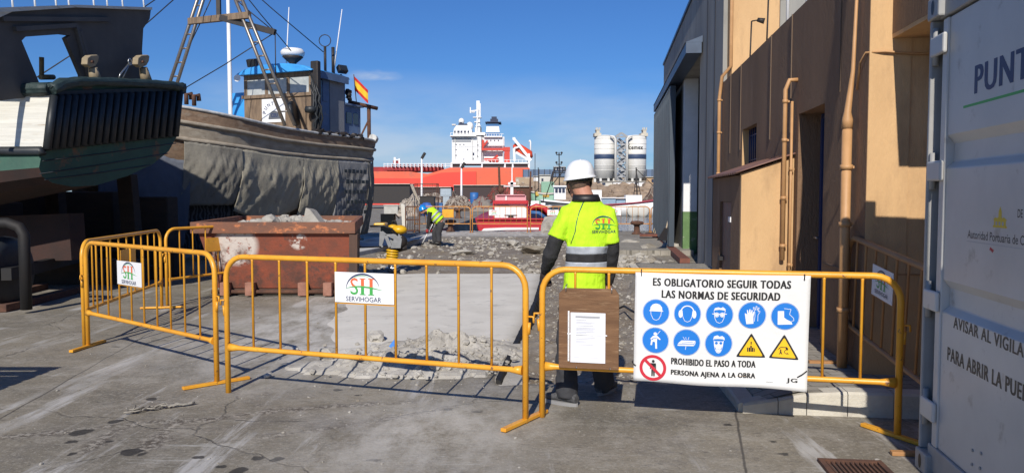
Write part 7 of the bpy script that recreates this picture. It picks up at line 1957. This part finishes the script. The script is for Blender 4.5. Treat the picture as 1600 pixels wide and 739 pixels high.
# moored red and white boat seen from astern
YB = 34.5
rb = thing('red_white_boat', 'small red and white boat moored stern first with open cabin and mast', 'boat', P(797, 362, YB))
M['boat_red'] = mat('boat_red_paint', (.50, .018, .03), (.42, .02, .03), .45, nscale=1.5, spots=(.55, .25, .2), sscale=2, sth=(.66, .74)); M['boat_pink'] = mat('faded_pink_paint', (.62, .32, .34), (.55, .28, .30), .6, nscale=2)
k = MB()
def sec(Y, w, top, s_): 
    c = P(797, 340, YB).x; return [Vector((c - w, Y, top)), Vector((c - w * .93, Y, top - .55)), Vector((c - w * .6, Y, -1.25)), Vector((c + w * .6, Y, -1.25)), Vector((c + w * .93, Y, top - .55)), Vector((c + w, Y, top))]
zt = P(797, 342, YB).z
k.loft([sec(YB, 1.5, zt, 0), sec(YB + 1.5, 1.65, zt, 0), sec(YB + 4, 1.5, zt + .1, 0), sec(YB + 6.5, .7, zt + .4, 0), sec(YB + 7.6, .08, zt + .6, 0)]); build('hull', k, M['boat_red'], rb)
k = MB(); a = [(752, 361), (756, 357), (790, 355.5), (842, 355.5), (842, 359), (790, 359.5)]; k.prism([P(x, y, YB - .04) for x, y in a], (0, .03, 0)); build('stern_stripe', k, M['ship_white'], rb)
k = MB(); pbox(k, 744, 343.5, 850, 341.5, YB - .1, .3); build('stern_rail', k, M['boat_red'], rb)
k = MB(); pbox(k, 772.5, 341.4, 822.5, 318.5, YB + 1.6, 1.8); cb = build('cabin', k, M['ship_white'], rb)
k = MB(); pbox(k, 771, 318.6, 824, 313.5, YB + 1.4, 2.2); pbox(k, 770, 342, 772.3, 313.6, YB + 1.5, 2); pbox(k, 823, 342, 825.4, 313.6, YB + 1.5, 2); build('cabin_roof', k, M['boat_red'], rb)
k = MB(); pbox(k, 788, 336.5, 808, 335.8, YB + 1.54, .05); pbox(k, 794, 341, 802, 336.8, YB + 1.5, .09); pbox(k, 776, 321.5, 796, 321, YB + 1.55, .04); build('cabin_fittings', k, M['iron'], cb)
k = MB(); pbox(k, 774, 313.4, 822, 305.5, YB + 2.0, 1.2); pbox(k, 776, 305.6, 820, 304, YB + 1.9, 1.4); build('upper_box', k, M['boat_pink'], rb)
k = MB(); pbox(k, 797.5, 305, 802, 283, YB + 2.4, .13); pbox(k, 787, 292, 812, 290.3, YB + 2.4, .25); pbox(k, 794, 289, 806, 285, YB + 2.4, .2); pbeam(k, 800, 283, 800, 262, YB + 2.5, .05); pbox(k, 789.5, 313, 792, 304, YB + 1.95, .1); build('mast', k, M['ship_white'], rb)
k = MB(); ptube(k, [(782, 313), (781, 300), (780.5, 288), (779.5, 260)], YB + 2.2, .06); k.ball(P(783, 297, YB + 2.1), (.16, .1, .16), 8, 6); ptube(k, [(827, 330), (828.5, 290), (829, 268)], YB + 2.6, .05); build('rigging_poles', k, M['rust'], rb)
k = MB(); 
for i in range(5): ptube(k, [(828, 327 + i * 4), (838, 322 + i * 4), (850, 325 + i * 4.2), (860, 334 + i * 3.6), (866, 350 + i * 2)], YB + .4 + i * .22, .14)
o = build('red_tubes', k, M['boat_red'], rb)
k = MB()
for i in range(3): ptube(k, [(829, 332 + i * 3), (842, 333 + i * 3), (853, 341 + i * 3)], YB + .2 + i * .1, .10)
build('blue_tubes', k, mat('blue_hose', (.03, .12, .30), rough=.6), rb)

# further moored boats
def hullboat(label, name, x0, x1, ytop0, ytop1, ywl, Y, mat_, trim, bow_right=True, beam_=2.6, group='boats moored across the basin'):
    q = thing(name, label, 'boat', P((x0 + x1) / 2, ywl, Y), group)
    k = MB(); rg = []; a, b_ = P(x0, ywl, Y).x, P(x1, ywl, Y).x; n = 14
    cap = []
    for i in range(n + 1):
        t_ = i / n; x = lerp(a, b_, t_); u = t_ if bow_right else 1 - t_
        w = beam_ / 2 * (1 if u < .55 else math.cos((u - .55) / .45 * math.pi / 2) ** .8) + .04
        if u < .1: w *= .8 + 2 * u
        zt_ = P(800, lerp(ytop0, ytop1, t_) + (2.0 * math.sin(t_ * math.pi)), Y).z; xo = (.0 if u < .8 else (u - .8) * 5 * (b_ - a) * .06) * (1 if bow_right else -1)
        rg.append([Vector((x + xo, Y - w + 1, zt_)), Vector((x + xo * .6, Y - w * .92 + 1, lerp(zt_, -1.3, .5))), Vector((x, Y - w * .5 + 1, -1.4)), Vector((x, Y + w * .5 + 1, -1.4)), Vector((x + xo * .6, Y + w * .92 + 1, lerp(zt_, -1.3, .5))), Vector((x + xo, Y + w + 1, zt_))])
    k.loft(rg); build('hull', k, mat_, q)
    k = MB(); k.tube([r_[0] + Vector((0, -.05, 0)) for r_ in rg], .13, 6); k.tube([r_[-1] for r_ in rg], .13, 6); build('gunwale', k, trim, q)
    return q
M['maroon'] = mat('maroon_trim', (.25, .03, .05), rough=.5); M['dark_hull'] = mat('dark_hull_paint', (.025, .032, .042), (.04, .045, .055), .5, nscale=1)
M['pale_blue'] = mat('pale_blue_paint', (.24, .34, .44), (.20, .29, .38), .6, nscale=2); M['pale_green'] = mat('pale_green_paint', (.24, .42, .30), (.20, .36, .26), .6, nscale=2)
q = hullboat('long white fishing boat with maroon rail moored right of the worker', 'white_fishing_boat', 930, 1062, 321, 308, 333, 100, M['ship_white'], M['maroon'])
k = MB(); pbox(k, 941, 322, 962, 310, 100, 1.4); pbox(k, 963, 321, 977, 311, 100.2, 1.4); build('wheelhouse', k, M['pale_blue'], q)
k = MB(); pbox(k, 978, 319, 1003, 305, 100.3, 1.6); pbox(k, 918, 318, 940, 297, 100.6, 1.4); pbox(k, 940.2, 309.8, 978, 308.6, 99.8, 1.8); build('deckhouse', k, M['ship_white'], q)
k = MB(); ptube(k, [(996, 322), (994, 262)], 101, .09)
for a, b_ in (((989, 318), (994, 272)), ((1003, 316), (995, 272)), ((994, 264), (1040, 310))): ptube(k, [a, b_], 101, .05)
for i in range(6): ptube(k, [(990 + i * .7, 312 - i * 6.5), (1002 - i * 1.1, 312 - i * 6.5)], 101, .05)
build('mast', k, M['iron'], q)
k = MB(); 
for x in (990, 1004): k.ball(P(x, 330, 98.5), (.9, .3, .8), 10, 8)
build('fenders', k, M['pale_wall'], q)
q = hullboat('dark hulled fishing boat behind the worker, bow to the left', 'dark_fishing_boat', 850, 930, 313, 317, 327, 88, M['dark_hull'], M['ship_white'], False)
k = MB(); pbox(k, 866, 312, 884, 292, 88.4, 1.2); pbox(k, 864, 292.2, 886, 290, 88.1, 1.8); dk = build('wheelhouse', k, M['ship_white'], q)
for x0, x1 in ((867.5, 871.5), (873, 877), (878.5, 882.5)):
    k = MB(); pbox(k, x0, 301, x1, 294.5, 88.32, .06); build('window', k, M['ship_navy'], dk)
k = MB(); ptube(k, [(874, 291), (873.5, 238)], 89, .07)
for y, w in ((257, 4), (242, 4)): 
    ptube(k, [(873.5 - w, y - 3), (873.5 - w, y), (873.5 + w, y), (873.5 + w, y - 3)], 89, .06)
    for s_ in (-1, 1): k.ball(P(873.5 + s_ * w, y - 3, 89), (.13, .13, .13), 8, 6)
for a, b_ in (((862, 290), (866, 262)), ((886, 290), (883, 262)), ((865, 262), (884, 262)), ((864, 270), (885, 270)), ((863, 277), (885, 277)), ((862, 290), (884, 262)), ((852, 310), (868, 262))): ptube(k, [a, b_], 89.5, .06)
build('mast_frame', k, M['iron'], q)
k = MB(); pbox(k, 865, 268, 884, 260, 90, .8); build('net_drum', k, M['grey_print'], q)
q = hullboat('green and yellow work boat in the crowded moorings', 'green_work_boat', 832, 868, 300, 302, 318, 110, M['pale_green'], M['pale_wall'], False)
k = MB(); pbox(k, 846, 301, 866, 284, 110.4, 1.5); build('wheelhouse', k, M['pale_green'], q)
k = MB(); pbox(k, 848, 308, 858, 301.5, 109.6, 1); pbox(k, 836, 306, 842, 300, 109.8, 1); build('deck_boxes', k, mat('box_yellow', (.55, .36, .06), rough=.6), q)
k = MB(); ptube(k, [(842, 318), (841, 262)], 110.5, .07); ptube(k, [(850, 318), (864, 268)], 110.5, .09); ptube(k, [(836, 300), (836, 240)], 111, .05); build('mast', k, M['iron'], q)
q = hullboat('low grey work boat with white gear beside the red boat', 'grey_work_boat', 826, 862, 321, 323, 333, 70, M['grey_print'], M['ship_white'], False)
k = MB(); pbox(k, 830, 322, 842, 314, 70.4, 1); pbox(k, 845, 322, 852, 317, 70.4, .8); build('deck_boxes', k, M['ship_white'], q)
k = MB(); ptube(k, [(838, 322), (836, 300), (842, 294)], 70.6, .05); ptube(k, [(848, 322), (850, 305)], 70.6, .05); build('mast', k, M['iron'], q)

# nets, cages, crates and sheds on the long left quay
def netheap(label, x0, x1, ytop, ybase, Y, dep, m1, m2, seed, ropes=60):
    k = MB(); r_ = random.Random(seed); a, b_ = P(x0, ybase, Y), P(x1, ybase, Y); h = P(x0, ytop, Y).z - .02
    def sf(u, v):
        x = lerp(a.x, b_.x, u); y = lerp(Y - dep / 2, Y + dep / 2, v); e = max(0, 1 - (2 * u - 1) ** 2) ** .6 * max(0, 1 - (2 * v - 1) ** 2) ** .6
        return Vector((x, y, h * e * (.78 + .35 * noise.noise(Vector((u * 4, v * 4, seed)))) + .01))
    k.grid(sf, 36, 20, 0, False)
    for i in range(ropes):
        u, v = r_.uniform(.05, .9), r_.uniform(.02, .8); pts = []
        du, dv = r_.uniform(-.02, .035), r_.uniform(-.03, .03)
        for j in range(9):
            u = min(.98, max(.02, u + du)); v = min(.98, max(.02, v + dv)); du += r_.uniform(-.012, .012); dv += r_.uniform(-.02, .02)
            pts.append(sf(u, v) + Vector((0, 0, r_.uniform(.0, .1))))
        k.tube(pts, r_.uniform(.02, .045), 4, m=1)
    return tag(build('net_heap', k, [m1, m2], recalc=False), label, 'net heap', 'heaps of fishing net on the left quay')
M['net_brown'] = mat('brown_net', (.13, .075, .05), (.07, .05, .04), .95, nscale=2); M['net_pale'] = mat('pale_rope', (.42, .37, .31), (.33, .28, .23), .95, nscale=3); M['net_grey'] = mat('grey_sheet_net', (.24, .21, .18), (.18, .155, .13), .95, nscale=1.5); M['net_red'] = mat('red_net', (.26, .05, .04), rough=.9)
netheap('brown net heap with pale rope coils, left of the red boat', 694, 740, 303, 327, 76, 5, M['net_brown'], M['net_pale'], 3, 130)
netheap('grey brown net heap with red rope next to the red boat cabin', 735, 775, 302, 329, 74, 5, M['net_grey'], M['net_red'], 4, 26)
netheap('pale heap of old rope by the wooden boat stern', 622, 660, 303, 335, 58, 5, M['net_pale'], M['net_pale'], 5, 90)
netheap('dark heap of mixed net behind the grey cabinets', 688, 722, 294, 318, 92, 5, M['net_brown'], M['net_grey'], 6, 60)
netheap('rust coloured heap of nets at the end of the left quay', 756, 800, 291, 316, 98, 6, M['net_brown'], M['net_red'], 7, 60)
netheap('heap of tangled net and floats on the far shore', 1005, 1050, 284, 304, 140, 5, M['net_brown'], M['net_pale'], 8, 40)
c0, c1 = P(648, 305, 66), P(682, 287, 66)
GW2 = 'cages'
cg = cage('large rusty fish cage leaning on a beam on the left quay', c0.x, c1.x, 66, .0, c1.z, 2.0, .22, 'rust')
cg['group'] = 'rusty cages on the left quay'
k = MB(); pbeam(k, 643, 288, 655, 318, 62, .22); tag(build('timber_beam', k, M['planks_grey'], bevel=.02), 'pale timber beam propped against the rusty fish cage', 'beam')
def tub(label, x0, y0, x1, y1, Y, dep, m, nm, cat, lid=None):
    q = thing(nm, label, cat, P((x0 + x1) / 2, y1, Y)); k = MB(); a, b_ = P(x0, y1, Y), P(x1, y0, Y); w = .06
    k.span((a.x, Y, max(0.0, a.z)), (b_.x, Y + w, b_.z)); k.span((a.x, Y + dep - w, max(0.0, a.z)), (b_.x, Y + dep, b_.z)); k.span((a.x, Y + w, max(0, a.z)), (a.x + w, Y + dep - w, b_.z)); k.span((b_.x - w, Y + w, max(0, a.z)), (b_.x, Y + dep - w, b_.z)); k.span((a.x + w, Y + w, max(0, a.z)), (b_.x - w, Y + dep - w, max(0, a.z) + w))
    build('walls', k, m, q); k = MB(); k.span((a.x - .04, Y - .04, b_.z), (b_.x + .04, Y + .1, b_.z + .08)); k.span((a.x - .04, Y + dep - .1, b_.z), (b_.x + .04, Y + dep + .04, b_.z + .08)); build('rim', k, m, q); return q
tub('dark plastic tub behind the bent worker', 656, 308, 678, 330, 60, 1.4, M['iron'], 'plastic_tub', 'tub')
k = MB(); r_ = random.Random(6); c = P(667, 318, 52)
k.rock((c.x, 52, .55), (1.2, .8, .95), r_, sub=3, rough=.25); tag(build('tied_sack', k, mat('blue_sack', (.04, .12, .42), rough=.6)), 'bright blue plastic sack lying above the bent worker', 'sack')
def cabinet(label, x0, y0, x1, y1, Y):
    q = thing('grey_cabinet', label, 'cabinet', P((x0 + x1) / 2, y1, Y), 'pale grey electrical cabinets on the left quay'); k = MB(); a, b_ = P(x0, y1, Y), P(x1, y0, Y); k.span((a.x, Y, max(0, a.z)), (b_.x, Y + .8, b_.z)); build('body', k, mat('cabinet_grey', (.36, .42, .46), (.30, .36, .40), .5, nscale=2) if 'cabinet_grey' not in bpy.data.materials else bpy.data.materials['cabinet_grey'], q, bevel=.03)
    m_ = (a.x + b_.x) / 2
    for s0, s1 in ((a.x + .06, m_ - .03), (m_ + .03, b_.x - .06)):
        k = MB(); k.span((s0, Y - .03, max(0, a.z) + .15), (s1, Y - .002, b_.z - .15)); build('door', k, bpy.data.materials['cabinet_grey'], q)
cabinet('upper and wider pale grey cabinet on the left quay', 688, 295, 705, 307, 80)
cabinet('lower pale grey cabinet standing in front on the left quay', 692, 307.5, 702, 323, 79)
k = MB(); c = P(741, 305, 80); k.lathe([(.42, 0), (.45, .5), (.45, 1.3), (.42, 1.8), (.02, 1.82)], (c.x, 80, 0), 18); tag(build('blue_drum', k, mat('drum_blue', (.03, .13, .36), rough=.5)), 'blue plastic drum standing among the net heaps', 'drum')
# dark quay sheds below the tanker
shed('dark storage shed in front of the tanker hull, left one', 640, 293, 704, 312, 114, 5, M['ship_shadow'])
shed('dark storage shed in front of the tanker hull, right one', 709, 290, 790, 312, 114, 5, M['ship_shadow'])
shed('brown rubble bunker at the end of the left quay', 791, 292, 832, 315, 118, 5, M['rust'])
shed('dark workshop wall behind the stern of the wooden boat', 560, 288, 640, 318, 88, 4, M['iron'])
# rusty mesh gate panel and leaning board behind the bent worker
q = thing('mesh_gate', 'small rusty mesh gate standing left of the bent worker', 'gate', P(644, 362, 31))
k = MB(); a, b_ = P(634, 362, 31.2), P(655, 323, 31.2); a.z = .02
for x in (a.x, b_.x): k.beam((x, 31.2, .0), (x, 31.2, b_.z), .05, .05, up=(0, 1, 0))
for z in (.1, b_.z * .5, b_.z): k.beam((a.x + .026, 31.2, z), (b_.x - .026, 31.2, z), .05, .05)
build('frame', k, M['rust'], q)
k = MB()
for i in range(7):
    x = lerp(a.x, b_.x, (i + 1) / 8); k.tube([(x, 31.2, .1), (x, 31.2, b_.z)], .012, 5)
build('bars', k, M['rust'], q)
k = MB(); k.prism([P(628, 318, 31.8), P(632, 320, 31.8), P(636, 340, 31.5), P(634, 342, 31.5)], (.0, .05, 0)); k.prism([P(626, 318, 31.9), P(633, 321, 31.9), P(637, 341, 31.7), (P(634, 341, 31.7).x, 31.7, .02), (P(629, 341, 31.7).x, 31.7, .02)], (0, .04, 0)); tag(build('leaning_board', k, M['pale_wall']), 'curved pale board leaning beside the rusty mesh gate', 'board')

# stack of pallets added unseen left of the view to throw shade into the frame
q = thing('shade_pallet_stack', 'unseen stack of rough wooden pallets added to throw shade from the left', 'pallets', (-5.3, 4.7, 0))
for i in range(8):
    k = MB(); z = .14 * i
    for x in (-6.2, -5.3, -4.36): k.span((x - .05, 4.2, z), (x + .05, 5.2, z + .1))
    for j in range(6): k.span((-6.26, 4.2 + j * .18, z + .102), (-4.3, 4.31 + j * .18, z + .125))
    build('pallet', k, M['planks_grey'], q)

# small clutter along the left quay and more ship detail
GCL = 'plastic fish crates in the clutter of the left quay'
r_ = random.Random(77)
for i, (px, py, Y, c, lb) in enumerate(((612, 322, 56, (.45, .44, .40), 'pale fish crate nearest the stern of the wooden boat'), (683, 324, 70, (.04, .16, .40), 'blue fish crate beside the pale net heap'), (727, 322, 88, (.50, .20, .06), 'orange fish crate between the two net heaps'), (748, 314, 96, (.50, .48, .42), 'pale fish crate behind the grey brown net heap'), (764, 312, 100, (.05, .20, .16), 'green fish crate at the far end of the net heaps'), (672, 312, 84, (.35, .33, .30), 'grey fish crate behind the blue sack'))):
    p = P(px, py, Y); q = thing('fish_crate', lb, 'crate', (p.x, Y, 0), GCL); m = mat('crate_plastic', c, [v * .8 for v in c], .6, nscale=3)
    k = MB(); w, d, h = 1.0, .8, .75
    k.span((p.x - w / 2, Y - d / 2, .0), (p.x + w / 2, Y - d / 2 + .06, h)); k.span((p.x - w / 2, Y + d / 2 - .06, .0), (p.x + w / 2, Y + d / 2, h)); k.span((p.x - w / 2, Y - d / 2 + .061, 0), (p.x - w / 2 + .06, Y + d / 2 - .061, h)); k.span((p.x + w / 2 - .06, Y - d / 2 + .061, 0), (p.x + w / 2, Y + d / 2 - .061, h)); k.span((p.x - w / 2 + .061, Y - d / 2 + .061, .02), (p.x + w / 2 - .061, Y + d / 2 - .061, .1))
    build('walls', k, m, q)
    k = MB(); k.span((p.x - w / 2 - .04, Y - d / 2 - .05, h + .002), (p.x + w / 2 + .04, Y - d / 2 + .08, h + .09)); build('rim', k, m, q)
netheap('long low heap of pale rope and netting under the tanker bow', 640, 700, 298, 316, 100, 5, M['net_pale'], M['net_brown'], 12, 70)
netheap('dark red net heap beside the white mast of the red boat', 772, 826, 286, 312, 108, 5, M['net_red'], M['net_brown'], 13, 60)
k = MB()
for y in (222.4, 230, 238, 246): pbox(k, 706.5, y, 751.5, y - .35, YS + 1.93, .06)
for y in (221, 235, 244): pbox(k, 756, y, 785, y - .35, YS + 3.93 if y < 228 else YS + 4.93, .06)
build('deck_lines', k, M['grey_print'], sh)
for x0, y0 in ((712, 227), (718, 227), (724, 227), (712, 235), (730, 235), (746, 228), (746, 236), (760, 221), (766, 221), (772, 221), (778, 221), (712, 244), (724, 250), (760, 236), (768, 236), (776, 236)):
    k = MB(); yy = YS + 1.9 if x0 < 752 else (YS + 3.9 if y0 < 228 else YS + 4.9); pbox(k, x0, y0, x0 + 1.5, y0 - 2, yy, .08); build('porthole', k, M['ship_navy'], sh)
k = MB()
for x in (711, 738, 745.5): pbeam(k, x, 254, x, 213, YS + 1.7, .16)
for x in (754, 786): pbeam(k, x, 254, x, 214, YS + 3.6, .16)
pbox(k, 787.5, 254, 790, 240, YS + 6, 2); pbox(k, 742, 206.5, 752, 199, YS + 7, 3); pbox(k, 706, 195.8, 712, 194, YS + 3, 2)
build('wall_ladders', k, M['silo'], sh)
